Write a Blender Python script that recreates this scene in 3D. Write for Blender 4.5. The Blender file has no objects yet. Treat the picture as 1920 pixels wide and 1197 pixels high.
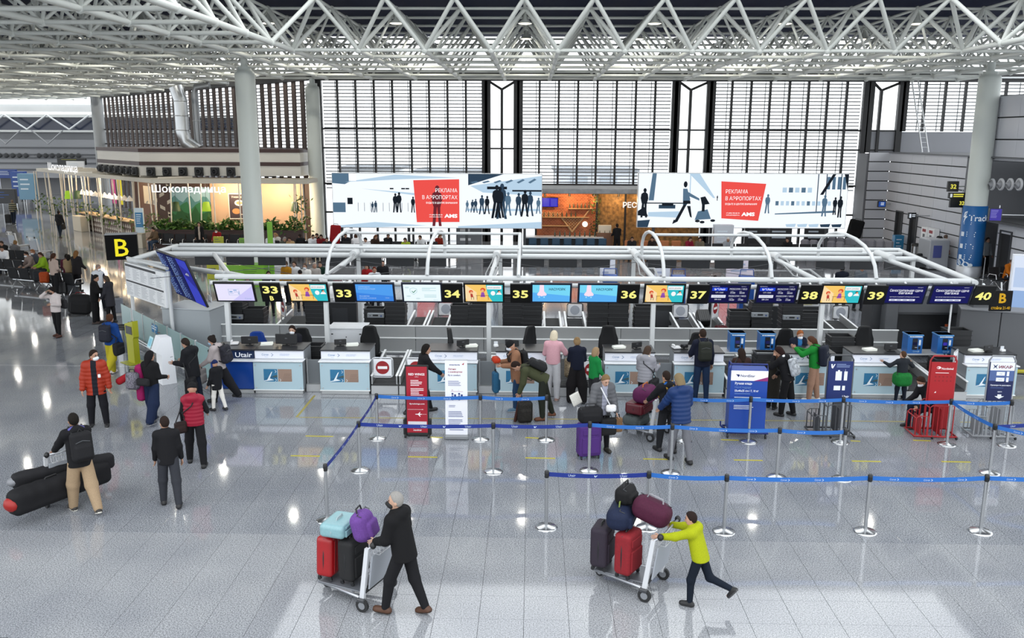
import bpy, math, random
import numpy as np
from mathutils import Matrix, Vector
random.seed(7)
SC = bpy.context.scene
COL = SC.collection
PI = math.pi
# ---------------------------------------------------------------- camera, sky, exposure
CAM_H, FPX = 6.31, 1628.0
PITCH, YAW, ROLL = math.radians(11.9), math.radians(1.31), 0.004
cam = bpy.data.cameras.new('camera'); cam.sensor_width = 36; cam.lens = 36*FPX/1920; cam.clip_end = 600
CAM = bpy.data.objects.new('camera', cam); COL.objects.link(CAM)
RM = Matrix.Rotation(YAW, 3, 'Z') @ Matrix.Rotation(PI/2-PITCH, 3, 'X') @ Matrix.Rotation(ROLL, 3, 'Z')
CAM.matrix_world = Matrix.Translation((0, 0, CAM_H)) @ RM.to_4x4()
SC.camera = CAM
W = bpy.data.worlds.new('overcast_sky'); SC.world = W; W.use_nodes = True
W.node_tree.nodes['Background'].inputs[0].default_value = (0.93, 0.97, 1.0, 1)
W.node_tree.nodes['Background'].inputs[1].default_value = 1.3
SC.view_settings.view_transform = 'Standard'; SC.view_settings.look = 'None'
SC.view_settings.gamma = 1; SC.view_settings.use_curve_mapping = False
SC.view_settings.exposure = 1.02
SC.cycles.max_bounces = 7; SC.cycles.diffuse_bounces = 3; SC.cycles.glossy_bounces = 3
SC.cycles.transmission_bounces = 4; SC.cycles.transparent_max_bounces = 6
# ---------------------------------------------------------------- surveying helpers
def ray(px, py):
    v = RM @ Vector(((px-960)/FPX, -(py-598.5)/FPX, -1.0)); return v
def G(px, py, z=0.0):                 # point of the level z under the sight line
    v = ray(px, py); t = (z-CAM_H)/v.z; return Vector((v.x*t, v.y*t, z))
def P(px, py, Y):                     # point of the sight line at depth Y
    v = ray(px, py); t = Y/v.y; return Vector((v.x*t, Y, CAM_H+v.z*t))
def XA(px, Y, z):                     # X of image column px at depth Y, height z
    lo, hi = -80.0, 80.0
    for _ in range(40):
        m = (lo+hi)/2; q = RM.transposed() @ (Vector((m, Y, z-CAM_H)))
        if 960-FPX*q.x/q.z < px: lo = m
        else: hi = m
    return lo
# ---------------------------------------------------------------- materials
MATS = {}
def lin(h):
    h = h.lstrip('#'); c = [int(h[i:i+2], 16)/255 for i in (0, 2, 4)]
    return tuple(x/12.92 if x <= .04045 else ((x+.055)/1.055)**2.4 for x in c)
def mat(h, rough=.5, metal=0, emit=0, alpha=1, spec=.5, noise=0, nscale=30, trans=0, bump=0):
    key = (h, rough, metal, emit, alpha, spec, noise, nscale, trans, bump)
    if key in MATS: return MATS[key]
    m = bpy.data.materials.new('paint_%s' % h.lstrip('#')); m.use_nodes = True
    nt = m.node_tree; b = nt.nodes['Principled BSDF']; c = lin(h)
    if not emit and metal < .3:                          # dyes and paints reflect less than they look on a bright picture
        mxc, mnc = max(c), min(c); f_ = .95-.45*((mxc-mnc)/mxc if mxc > .02 else 0); c = tuple(q*f_ for q in c)
    b.inputs['Base Color'].default_value = (*c, 1); b.inputs['Roughness'].default_value = rough
    b.inputs['Metallic'].default_value = metal; b.inputs['Specular IOR Level'].default_value = spec
    if emit:
        b.inputs['Base Color'].default_value = (*[q*.06 for q in c], 1)
        b.inputs['Emission Color'].default_value = (*c, 1); b.inputs['Emission Strength'].default_value = emit
    if alpha < 1: b.inputs['Alpha'].default_value = alpha
    if trans: b.inputs['Transmission Weight'].default_value = trans
    if noise or bump:
        tc = nt.nodes.new('ShaderNodeTexCoord'); n = nt.nodes.new('ShaderNodeTexNoise')
        n.inputs['Scale'].default_value = nscale; n.inputs['Detail'].default_value = 4
        nt.links.new(tc.outputs['Object'], n.inputs['Vector'])
        if noise:
            r = nt.nodes.new('ShaderNodeValToRGB')
            r.color_ramp.elements[0].position = .3; r.color_ramp.elements[1].position = .7
            r.color_ramp.elements[0].color = (*[x*(1-noise) for x in c], 1)
            r.color_ramp.elements[1].color = (*[min(1, x*(1+noise)) for x in c], 1)
            nt.links.new(n.outputs['Fac'], r.inputs['Fac']); nt.links.new(r.outputs['Color'], b.inputs['Base Color'])
        if bump:
            bp = nt.nodes.new('ShaderNodeBump'); bp.inputs['Strength'].default_value = bump
            bp.inputs['Distance'].default_value = .01
            nt.links.new(n.outputs['Fac'], bp.inputs['Height']); nt.links.new(bp.outputs['Normal'], b.inputs['Normal'])
    MATS[key] = m; return m
def glow(h, e=1.0): return mat(h, .6, 0, e*2**-SC.view_settings.exposure, spec=.1)
def cloth(h): return mat(h, .85, spec=.2, noise=.12, nscale=90)
def steel(h='#b9bcc0', r=.3): return mat(h, r, .9)
def granite(name, dark, light, rough, tile=0):
    m = bpy.data.materials.new(name); m.use_nodes = True; nt = m.node_tree; b = nt.nodes['Principled BSDF']
    tc = nt.nodes.new('ShaderNodeNewGeometry')
    def noise(s, d):
        n = nt.nodes.new('ShaderNodeTexNoise'); n.inputs['Scale'].default_value = s; n.inputs['Detail'].default_value = d
        nt.links.new(tc.outputs['Position'], n.inputs['Vector']); return n
    n1, n2 = noise(55, 3), noise(.55, 2)
    r = nt.nodes.new('ShaderNodeValToRGB'); e = r.color_ramp.elements
    e[0].position = .36; e[0].color = (*lin(dark), 1); e[1].position = .62; e[1].color = (*lin(light), 1)
    nt.links.new(n1.outputs['Fac'], r.inputs['Fac'])
    mx = nt.nodes.new('ShaderNodeMix'); mx.data_type = 'RGBA'; mx.blend_type = 'MULTIPLY'; mx.inputs[0].default_value = 1
    r2 = nt.nodes.new('ShaderNodeValToRGB'); r2.color_ramp.elements[0].color = (.8, .81, .84, 1); r2.color_ramp.elements[1].color = (1, 1, 1, 1)
    r2.color_ramp.elements[0].position = .35; r2.color_ramp.elements[1].position = .65
    nt.links.new(n2.outputs['Fac'], r2.inputs['Fac'])
    nt.links.new(r.outputs['Color'], mx.inputs[6]); nt.links.new(r2.outputs['Color'], mx.inputs[7])
    out = mx.outputs[2]
    if tile:                                       # joints of the paving that is too far off to build
        br = nt.nodes.new('ShaderNodeTexBrick'); br.offset = 0
        for k, v in (('Scale', 1), ('Mortar Size', .006), ('Brick Width', .6), ('Row Height', .6)): br.inputs[k].default_value = v
        br.inputs['Color1'].default_value = br.inputs['Color2'].default_value = (1, 1, 1, 1); br.inputs['Mortar'].default_value = (.45, .45, .47, 1)
        mp = nt.nodes.new('ShaderNodeMapping'); mp.inputs['Location'].default_value = (tile[0], tile[1], 0)
        nt.links.new(tc.outputs['Position'], mp.inputs['Vector']); nt.links.new(mp.outputs['Vector'], br.inputs['Vector'])
        m2 = nt.nodes.new('ShaderNodeMix'); m2.data_type = 'RGBA'; m2.blend_type = 'MULTIPLY'; m2.inputs[0].default_value = 1
        nt.links.new(out, m2.inputs[6]); nt.links.new(br.outputs['Color'], m2.inputs[7]); out = m2.outputs[2]
    nt.links.new(out, b.inputs['Base Color']); b.inputs['Roughness'].default_value = rough
    b.inputs['Specular IOR Level'].default_value = .55
    return m
# ---------------------------------------------------------------- mesh builder
class MB:
    def __init__(s): s.v = []; s.f = []; s.m = []; s.sm = []
    def add(s, vs, fs, m=0, smooth=False, mx=None):
        o = len(s.v)
        s.v += [tuple(mx @ Vector(p)) for p in vs] if mx is not None else [tuple(p) for p in vs]
        s.f += [tuple(o+i for i in f) for f in fs]; s.m += [m]*len(fs); s.sm += [smooth]*len(fs); return s
    def box(s, c, d, m=0, ch=0.0, rot=None, mx=None):
        x, y, z = d[0]/2, d[1]/2, d[2]/2
        if ch <= 0:
            vs = [(i*x, j*y, k*z) for i in (-1, 1) for j in (-1, 1) for k in (-1, 1)]
            fs = [(0, 1, 3, 2), (4, 6, 7, 5), (0, 4, 5, 1), (2, 3, 7, 6), (0, 2, 6, 4), (1, 5, 7, 3)]
        else:
            ch = min(ch, x*.95, y*.95, z*.95); vs = []; ix = {}
            for i in (-1, 1):
                for j in (-1, 1):
                    for k in (-1, 1):
                        for a, p in enumerate(((i*x, j*(y-ch), k*(z-ch)), (i*(x-ch), j*y, k*(z-ch)), (i*(x-ch), j*(y-ch), k*z))):
                            ix[(i, j, k, a)] = len(vs); vs.append(p)
            I = lambda i, j, k, a: ix[(i, j, k, a)]
            fs = []
            for q in (-1, 1):
                o = lambda L: tuple(L) if q > 0 else tuple(reversed(L))
                fs.append(o([I(q, -1, -1, 0), I(q, 1, -1, 0), I(q, 1, 1, 0), I(q, -1, 1, 0)]))
                fs.append(o([I(1, q, -1, 1), I(-1, q, -1, 1), I(-1, q, 1, 1), I(1, q, 1, 1)]))
                fs.append(o([I(-1, -1, q, 2), I(1, -1, q, 2), I(1, 1, q, 2), I(-1, 1, q, 2)]))
                for r in (-1, 1):
                    w = lambda L: tuple(L) if q*r > 0 else tuple(reversed(L))
                    fs.append(w([I(q, r, -1, 0), I(q, r, -1, 1), I(q, r, 1, 1), I(q, r, 1, 0)]))
                    fs.append(w([I(-1, q, r, 1), I(-1, q, r, 2), I(1, q, r, 2), I(1, q, r, 1)]))
                    fs.append(w([I(q, -1, r, 2), I(q, -1, r, 0), I(q, 1, r, 0), I(q, 1, r, 2)]))
                    for t in (-1, 1):
                        w2 = lambda L: tuple(L) if q*r*t > 0 else tuple(reversed(L))
                        fs.append(w2([I(q, r, t, 0), I(q, r, t, 1), I(q, r, t, 2)]))
        T = Matrix.Translation(c)
        if rot is not None: T = T @ (rot.to_4x4() if hasattr(rot, 'to_4x4') else Matrix.Rotation(rot, 4, 'Z'))
        return s.add(vs, fs, m, False, T if mx is None else mx @ T)
    def cyl(s, a, b, r, r2=None, n=12, m=0, caps=True, smooth=True):
        a, b = Vector(a), Vector(b); d = b-a
        if d.length < 1e-6: return s
        r2 = r if r2 is None else r2; q = d.to_track_quat('Z', 'Y')
        ring = [Vector((math.cos(2*PI*i/n), math.sin(2*PI*i/n), 0)) for i in range(n)]
        vs = [a+q @ (p*r) for p in ring]+[b+q @ (p*r2) for p in ring]
        s.add(vs, [(i, (i+1) % n, n+(i+1) % n, n+i) for i in range(n)], m, smooth)
        if caps:
            s.add(vs[:n], [tuple(range(n-1, -1, -1))], m); s.add(vs[n:], [tuple(range(n))], m)
        return s
    def tube(s, pts, r, n=8, m=0, closed=False, caps=True):
        pts = [Vector(p) for p in pts]; L = len(pts); rs = r if isinstance(r, (list, tuple)) else [r]*L
        vs = []; prev = None
        for i, p in enumerate(pts):
            t = (pts[(i+1) % L]-pts[i-1]) if closed or 0 < i < L-1 else (pts[1]-pts[0] if i == 0 else pts[-1]-pts[-2])
            t.normalize()
            if prev is None: u = t.orthogonal().normalized()
            else: u = (prev-t*prev.dot(t)).normalized()
            prev = u; w = t.cross(u)
            vs += [p+(u*math.cos(2*PI*k/n)+w*math.sin(2*PI*k/n))*rs[i] for k in range(n)]
        fs = [(i*n+k, i*n+(k+1) % n, ((i+1) % L)*n+(k+1) % n, ((i+1) % L)*n+k) for i in range(L if closed else L-1) for k in range(n)]
        s.add(vs, fs, m, True)
        if caps and not closed:
            s.add(vs[:n], [tuple(range(n-1, -1, -1))], m); s.add(vs[-n:], [tuple(range(n))], m)
        return s
    def prism(s, poly, h, m=0, mx=None, z0=0.0):            # polygon in local xy raised along z
        n = len(poly); vs = [(x, y, z0) for x, y in poly]+[(x, y, z0+h) for x, y in poly]
        return s.add(vs, [tuple(range(n-1, -1, -1)), tuple(range(n, 2*n))]+[(i, (i+1) % n, n+(i+1) % n, n+i) for i in range(n)], m, False, mx)
    def lathe(s, prof, n=16, o=(0, 0, 0), m=0, smooth=True, mx=None):
        vs = [(o[0]+r*math.cos(2*PI*i/n), o[1]+r*math.sin(2*PI*i/n), o[2]+z) for r, z in prof for i in range(n)]
        fs = [(j*n+i, j*n+(i+1) % n, (j+1)*n+(i+1) % n, (j+1)*n+i) for j in range(len(prof)-1) for i in range(n)]
        s.add(vs, fs, m, smooth, mx)
        k = len(prof)-1
        s.add(vs[:n], [tuple(range(n-1, -1, -1))], m, False, mx); s.add(vs[k*n:], [tuple(range(n))], m, False, mx); return s
    def ell(s, c, r, m=0, n=10, rings=6, mx=None):
        vs = []; fs = []
        for j in range(rings+1):
            th = PI*j/rings
            for i in range(n):
                a = 2*PI*i/n; vs.append((c[0]+r[0]*math.sin(th)*math.cos(a), c[1]+r[1]*math.sin(th)*math.sin(a), c[2]-r[2]*math.cos(th)))
        for j in range(rings):
            for i in range(n): fs.append((j*n+i, j*n+(i+1) % n, (j+1)*n+(i+1) % n, (j+1)*n+i))
        return s.add(vs, fs, m, True, mx)
    def mesh(s, name, mats):
        me = bpy.data.meshes.new(name); me.from_pydata(s.v, [], s.f)
        for q in (mats if isinstance(mats, (list, tuple)) else [mats]): me.materials.append(q)
        me.polygons.foreach_set('material_index', s.m); me.polygons.foreach_set('use_smooth', s.sm); me.update(); return me
    def obj(s, name, mats, parent=None, **tags): return link(name, s.mesh(name, mats), parent, **tags)
def link(name, data, parent=None, **tags):
    o = bpy.data.objects.new(name, data); COL.objects.link(o)
    if parent is not None: o.parent = parent
    for k, v in tags.items(): o[k] = v
    return o
NUMW = {33: 'thirty-three', 34: 'thirty-four', 35: 'thirty-five', 36: 'thirty-six', 37: 'thirty-seven', 38: 'thirty-eight', 39: 'thirty-nine', 40: 'forty'}
ORD = ['topmost', 'second', 'third', 'fourth', 'fifth', 'sixth', 'seventh', 'eighth', 'ninth', 'tenth', 'eleventh', 'twelfth', 'thirteenth', 'fourteenth', 'fifteenth', 'sixteenth', 'seventeenth', 'eighteenth', 'nineteenth', 'twentieth']+['twenty-'+q for q in ('first', 'second', 'third', 'fourth', 'fifth', 'sixth')]
def words(s):
    for k, v in NUMW.items(): s = s.replace(str(k), v)
    return s
def thing(name, label, cat, loc=(0, 0, 0), rz=0.0, group=None):
    o = link(name, None); o.empty_display_size = .2; o.location = loc; o.rotation_euler = (0, 0, rz)
    o['label'] = words(label); o['category'] = cat
    if group: o['group'] = group
    return o
def tag(o, label, cat, group=None):
    o['label'] = label; o['category'] = cat
    if group: o['group'] = group
    return o
def structure(o): o['kind'] = 'structure'; return o
def dup(root, loc, rz=None, label=None):
    r = root.copy(); COL.objects.link(r); r.location = loc
    if rz is not None: r.rotation_euler = (0, 0, rz)
    if label: r['label'] = words(label)
    for ch in list(root.children):
        c = ch.copy(); COL.objects.link(c); c.parent = r
        for g in list(ch.children):
            d = g.copy(); COL.objects.link(d); d.parent = c
    return r
TXT = {}
def text_mesh(body, bold=0.0):
    k = (body, bold)
    if k not in TXT:
        c = bpy.data.curves.new('txt', 'FONT'); c.body = body; c.align_x = 'LEFT'; c.extrude = 0; c.offset = bold; c.resolution_u = 2
        o = bpy.data.objects.new('txt', c); COL.objects.link(o); bpy.context.view_layer.update()
        me = bpy.data.meshes.new_from_object(o.evaluated_get(bpy.context.evaluated_depsgraph_get()))
        vs = [tuple(v.co) for v in me.vertices]; fs = [tuple(p.vertices) for p in me.polygons]
        bpy.data.objects.remove(o); bpy.data.curves.remove(c); bpy.data.meshes.remove(me)
        TXT[k] = (vs, fs)
    return TXT[k]
def text(mb, body, x, y, h, m=0, bold=0.0, width=None, align='l', z=0.003, mx=None):
    vs, fs = text_mesh(body, bold)                         # flat lettering; cap height h
    if not vs: return
    x0 = min(v[0] for v in vs); x1 = max(v[0] for v in vs); k = h/.72; kx = k if width is None else width/(x1-x0)
    off = x - (0 if align == 'l' else (x1-x0)*kx/2 if align == 'c' else (x1-x0)*kx)
    mb.add([(off+(v[0]-x0)*kx, y+v[1]*k, z) for v in vs], fs, m, False, mx)
def rect(mb, x0, y0, x1, y1, m=0, z=.002, mx=None): mb.add([(x0, y0, z), (x1, y0, z), (x1, y1, z), (x0, y1, z)], [(0, 1, 2, 3)], m, False, mx)
def poly(mb, pts, m=0, z=.002, mx=None): mb.add([(x, y, z) for x, y in pts], [tuple(range(len(pts)))], m, False, mx)
def disc(mb, x, y, rx, ry=None, m=0, z=.002, n=16, mx=None):
    ry = ry or rx; poly(mb, [(x+rx*math.cos(2*PI*i/n), y+ry*math.sin(2*PI*i/n)) for i in range(n)], m, z, mx)
UP = Matrix.Rotation(PI/2, 4, 'X')                      # local xy drawing -> upright board facing -Y
# ================================================================ THE HALL
WHITE = mat('#d9dcd6', .45); PIPE = mat('#cdd0d1', .4); DARKM = mat('#1a1b1d', .5); MULL = mat('#17171a', .5)
GLASS = mat('#dfe8ea', .05, alpha=.07); GREYW = mat('#c6c8cf', .55); JOINT = mat('#1c1d20', .7)
# ---- floor: paving slabs, the nearest ones one by one
TX, TY = G(987, 900).x, G(907, 1041.5).y
SLAB = granite('granite_slab', '#54575c', '#a4a7ac', .06); SLAB2 = granite('granite_slab_pale', '#6d6f73', '#aaacaf', .055)
FARF = granite('granite_far', '#54575c', '#a4a7ac', .06, tile=(-TX, -TY))
X0, X1, Y0, Y1 = TX-.6*26, TX+.6*26, TY-.6*9, TY+.6*18
m = MB()
for a, b, c, d in ((-110, -30, X0, 53.4), (-110, 53.4, -36, 120), (-36, 53.4, -13, 120), (X1, -30, 90, 53.4), (X0, -30, X1, Y0), (X0, Y1, X1, 53.4), (-13, 53.4, X1, 140), (X1, 53.4, 90, 140)):
    m.add([(a, b, 0), (c, b, 0), (c, d, 0), (a, d, 0)], [(0, 1, 2, 3)], 2 if b > 53 and a > -30 else 0)
m.add([(X0, Y0, -.02), (X1, Y0, -.02), (X1, Y1, -.02), (X0, Y1, -.02)], [(0, 1, 2, 3)], 1)
FLOOR = structure(m.obj('floor', [FARF, mat('#4a4c50', .8), mat('#e8e9ea', .9)]))
slabs = []
for i in range(52):
    for j in range(27):
        cx, cy = X0+.6*(i+.5), Y0+.6*(j+.5)
        hw = abs(cx)/max(.1, cy)
        if hw < .72 and cy > 6.2: slabs.append((math.hypot(cx, cy), cx, cy))
slabs.sort()
def slab_bm(mb, cx, cy, mi=0): mb.box((cx, cy, -.01), (.596, .596, .02), mi, ch=.0015)
sm = [MB().box((0, 0, -.01), (.596, .596, .02), 0, ch=.0015).mesh('paving_tile', q) for q in (SLAB, SLAB2)]
rest = MB()
for k, (d, cx, cy) in enumerate(slabs):
    if k < 300: o = link('paving_tile', sm[int(cy < 12.7)], FLOOR); o.location = (cx, cy, random.uniform(-.0006, 0))
    else: slab_bm(rest, cx, cy, int(cy < 12.7))
o = rest.obj('paving_tile_field', [SLAB, SLAB2], FLOOR); o['kind'] = 'stuff'
# ---- roof: dark blue deck, double-layer space frame of white tubes
m = MB(); n = 0
for yy in np.arange(13, 80, .6):
    xl = -62; xr = 26 if yy < 53.4 else -13-(yy-53.2)*.97
    if 19.5 < yy < 33: parts_ = ((xl, -9.6), (16.7, xr))       # unseen open gap, added to let daylight onto counters and right wall
    else: parts_ = ((xl, xr),)
    for xl, xr in parts_: m.add([(xl, yy, 12.2), (xr, yy, 12.2), (xr, yy+.3, 12.05), (xl, yy+.3, 12.05), (xr, yy+.6, 12.2), (xl, yy+.6, 12.2)], [(0, 1, 2, 3), (3, 2, 4, 5)])
CEIL = structure(m.obj('ceiling', mat('#10224e', .6)))
MX, MY, BX, BY, ZB, ZT = 2.61, 2.83, .94, 35.4, 9.6, 11.35
def inside(x, y):                                        # what the hall's glass walls enclose
    if y < 17 or x < -60 or x > 25 or y > 84: return False
    if y <= 53.2: return True
    return (x+13.0)*.72+(y-53.2)*.70 < 0 and x < -13
opening = lambda x, y: -9.4 < x < 16.5 and y < 35.3
lo, hi = {}, {}
for i in range(-24, 10):
    for j in range(-7, 18):
        x, y = BX+MX*i, BY+MY*j
        if inside(x, y) and not opening(x, y): lo[(i, j)] = Vector((x, y, ZB))
        x, y = x+MX/2, y+MY/2
        if inside(x, y) and not (-9.4 < x < 16.5 and y < 33): hi[(i, j)] = Vector((x, y, ZT))
mem = []
for (i, j), p in lo.items():
    if (i+1, j) in lo: mem.append((p, lo[(i+1, j)], .075))
    if (i, j+1) in lo: mem.append((p, lo[(i, j+1)], .10))
    for di, dj in ((0, 0), (-1, 0), (0, -1), (-1, -1)):
        if (i+di, j+dj) in hi: mem.append((p, hi[(i+di, j+dj)], .058 if j > 0 or i < -4 else .085))
for (i, j), p in hi.items():
    if (i+1, j) in hi: mem.append((p, hi[(i+1, j)], .06))
    if (i, j+1) in hi: mem.append((p, hi[(i, j+1)], .06))
def seen(p):
    q = RM.transposed() @ (p-Vector((0, 0, CAM_H)))
    return q.z < -1 and -60 < 960-FPX*q.x/q.z < 1980 and 598.5+FPX*q.y/q.z > -40
def apparent(a):
    c = (a[0]+a[1])/2; d = (c-Vector((0, 0, CAM_H))).length
    return (a[1]-a[0]).length*a[2]/d/d if seen(a[0]) or seen(a[1]) else 0
mem.sort(key=apparent, reverse=True)
unit = MB().cyl((0, 0, 0), (0, 0, 1), 1, n=10).mesh('strut', WHITE)
rest = MB()
for k, (a, b, r) in enumerate(mem):
    if k < 300:
        o = link('strut', unit, CEIL); d = b-a
        o.matrix_local = Matrix.Translation(a) @ d.to_track_quat('Z', 'Y').to_matrix().to_4x4() @ Matrix.Diagonal((r, r, d.length, 1))
    else: rest.cyl(a, b, r, n=6, caps=False)
o = rest.obj('strut_field', WHITE, CEIL); o['kind'] = 'stuff'
m = MB()
for p in list(lo.values()): m.ell(p, (.15, .15, .15), n=8, rings=4)
for p in list(hi.values()): m.ell(p, (.11, .11, .11), n=6, rings=4)
o = m.obj('node_ball_field', WHITE, CEIL); o['kind'] = 'stuff'
# hanging high-bay lamps, plus rows added behind to brighten the back
lamp0 = None; lampn = 0; lampj = -1
for j in range(0, 9):
    for k in range(-11, 4):
        x, y = BX+MX/2-MX+2*MX*k, BY+MY/2+2*MY*j
        if not inside(x, y): continue
        if j < 0: continue
        kind_ = 'lamp_and_fill_light' if j < 1 else 'lamp_and_fill_light_far'; L = bpy.data.lights.get(kind_)
        if L is None:
            L = bpy.data.lights.new(kind_, 'AREA'); L.shape = 'DISK'; L.size = .3; L.energy = 16 if j < 1 else 36; L.color = (1, .96, .86)
        o = link('lamp_and_fill_light', L); o.location = (x, y, 10.72)  # the rearmost rows are bare added lights, no lamp body, brightening the far left
        if abs(x/y) > .75 or y > 50 or y < 29: continue
        if lamp0 is None:
            lamp0 = thing('ceiling_lamp', '', 'lamp', (x, y, 10.8))
            MB().lathe([(.05, .34), (.08, .3), (.12, .12), (.3, 0), (.31, -.03)], 16).obj('lamp_shade', mat('#b9bcb8', .4, .3), lamp0)
            MB().cyl((0, 0, .34), (0, 0, .62), .015, n=6).obj('hanger', WHITE, lamp0)
            MB().lathe([(.27, -.03), (.2, -.055), (.01, -.06)], 16).obj('diffuser', glow('#fff6dd', 2.6), lamp0)
            r = lamp0
        else: r = dup(lamp0, (x, y, 10.8))
        r['group'] = 'high-bay lamps hung in the roof frame'; lampn = lampn+1 if j == lampj else 0; lampj = j; r['label'] = 'round lit high-bay lamp in the roof frame, %s from left in the %s row' % ('first' if lampn == 0 else ORD[lampn], 'nearer' if j == 0 else 'farther' if j == 1 else 'back')
# ---- columns
def column(x, y, r, top, label_wrap=None):
    m = MB().lathe([(r+.02, 0), (r+.02, .35), (r, .36), (r, top-.35), (r*.92, top-.2), (.3, top-.15), (.3, top), ], 28, (x, y, 0))
    m.lathe([(.16, top), (.16, ZB)], 10, (x, y, 0))
    o = structure(m.obj('column', mat('#c3c9c5', .5))); return o
cL = G(480, 519); column(-12.7, 39.3, .44, 9.25)
column(XA(1858, 40.4, 9.2), 40.4, .47, 9.2); RC = (XA(1858, 40.4, 9.2), 40.4)
column(XA(586, 52.4, 8.5), 52.4, .42, 9.3)
# ---- north glass wall
YB = 53.0; wn = 0
def zat(py, Y=YB): return P(998, py, Y).z
ZTOP = zat(152); ZBEAM = ZTOP
slat_of = {}
def window(px0, px1, bays, slats, zlo=0.0, vee=None):
    global wn
    wn += 1; a, b = P(px0, 152, YB).x, P(px1, 152, YB).x; w = structure(link('window_%d' % wn, None))
    f = MB(); thick = .16
    f.box((a-.02, YB, (zlo+ZTOP)/2), (.34, .3, ZTOP-zlo)); f.box((b+.02, YB, (zlo+ZTOP)/2), (.34, .3, ZTOP-zlo))
    f.obj('jamb', MULL, w)
    if vee is None:
        for k in range(1, bays):
            x = a+(b-a)*k/bays
            MB().box((x, YB+.02, (zlo+ZTOP)/2), (.12, .2, ZTOP-zlo)).obj('mullion', MULL, w)
            MB().box((x-.2, YB+.35, (3.0+ZTOP)/2 if zlo < 3 else (zlo+ZTOP)/2), (.04, .04, ZTOP-max(3, zlo))).obj('slat_carrier', mat('#55565a', .5), w)
    else:
        x = P(vee, 200, YB).x; zc = zat(168)
        MB().box((x, YB, (zlo+zc)/2), (.16, .2, zc-zlo)).obj('mullion', MULL, w)
        for q in (a+.1, b-.1):
            MB().cyl((x, YB, zc), (q, YB, ZTOP-.05), .08, n=6).obj('brace', MULL, w)
    for py in (243, 279, 346, 400, 452):
        z = zat(py)
        if z > zlo+.1: MB().box(((a+b)/2, YB+.02, z), (b-a, .14, .1)).obj('transom', MULL, w)
    MB().box(((a+b)/2, YB+.06, (zlo+ZTOP)/2), (b-a, .012, ZTOP-zlo)).obj('pane', GLASS, w)
    if slats:
        key = round(b-a, 2); sm = slat_of.setdefault(key, MB().box((0, 0, 0), (b-a-.3, .08, .06), 0, ch=.012).mesh('slat', mat('#3c3d42', .6)))
        z = ZTOP-.12
        while z > max(3.0, zlo+.1):
            o = link('slat', sm, w); o.location = ((a+b)/2, YB+.35, z); z -= .2
    return w
window(597, 908, 9, True); window(915, 968, 0, False, vee=941); window(976, 1266, 8, True)
window(1272, 1331, 0, False, vee=1294); window(1338, 1626, 8, True); window(1636, 1692, 0, False, zlo=zat(283), vee=1650)
window(1700, 1965, 7, True, zlo=zat(244))
m = MB(); xa, xb = P(588, 150, YB).x, P(1960, 150, YB).x
m.box(((xa+xb)/2, YB-.05, (ZTOP+ZB+.35)/2), (xb-xa, .5, ZB+.35-ZTOP)); structure(m.obj('trim_1', MULL))
m = MB(); m.cyl((xa, YB-.45, ZB+.12), (xb, YB-.45, ZB+.12), .05, n=8); structure(m.obj('trim_2', PIPE))
m = MB(); a, b = P(1636, 260, YB).x-.6, xb+2; m.box(((a+b)/2, YB+.05, (zat(283)+zat(244))/2-.02), (b-a, .1, zat(244)-zat(283))); structure(m.obj('trim_3', mat('#8f9197', .6)))
# ---- diagonal glass wall with broad brown fins
A = Vector((-13.4, 53.0, 0)); B = Vector((-38.5, 79.0, 0)); D = (B-A).normalized(); N = Vector((D.y, -D.x, 0)); LEN = (B-A).length
wn += 1; w = structure(link('window_%d' % wn, None)); ang = math.atan2(D.y, D.x)
fin = MB().box((0, .1, 4.8), (.46, .08, 9.6), 0, ch=.01).mesh('fin', mat('#4a3a34', .6))
for k in range(int(LEN/1.02)):
    o = link('fin', fin, w); o.location = A+D*(.5+1.02*k); o.rotation_euler = (0, 0, ang)
for z in (6.75, 5.5, 3.2): MB().box((0, 0, 0), (LEN, .1, .1), mx=Matrix.Translation((A+B)/2+Vector((0, 0, z))) @ Matrix.Rotation(ang, 4, 'Z')).obj('transom', MULL, w)
MB().box((0, 0, 0), (LEN, .012, 9.5), mx=Matrix.Translation((A+B)/2+N*.05+Vector((0, 0, 4.78))) @ Matrix.Rotation(ang, 4, 'Z')).obj('pane', GLASS, w)
sl = MB().box((0, 0, 0), (LEN, .1, .06), 0, ch=.012).mesh('slat', mat('#55565c', .6))
for k in range(30):
    o = link('slat', sl, w); o.location = (A+B)/2+N*.5+Vector((0, 0, 3.2+.21*k)); o.rotation_euler = (0, 0, ang)
m = MB(); m.box((0, 0, 0), (LEN+.6, .5, .5), mx=Matrix.Translation((A+B)/2+Vector((0, 0, 9.75))) @ Matrix.Rotation(ang, 4, 'Z')); structure(m.obj('trim_4', MULL))
m = MB(); m.cyl((B.x-.5, B.y, 0), (B.x-.5, B.y, 9.6), .5, n=16); structure(m.obj('column', mat('#a3a6a8', .5)))
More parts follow.
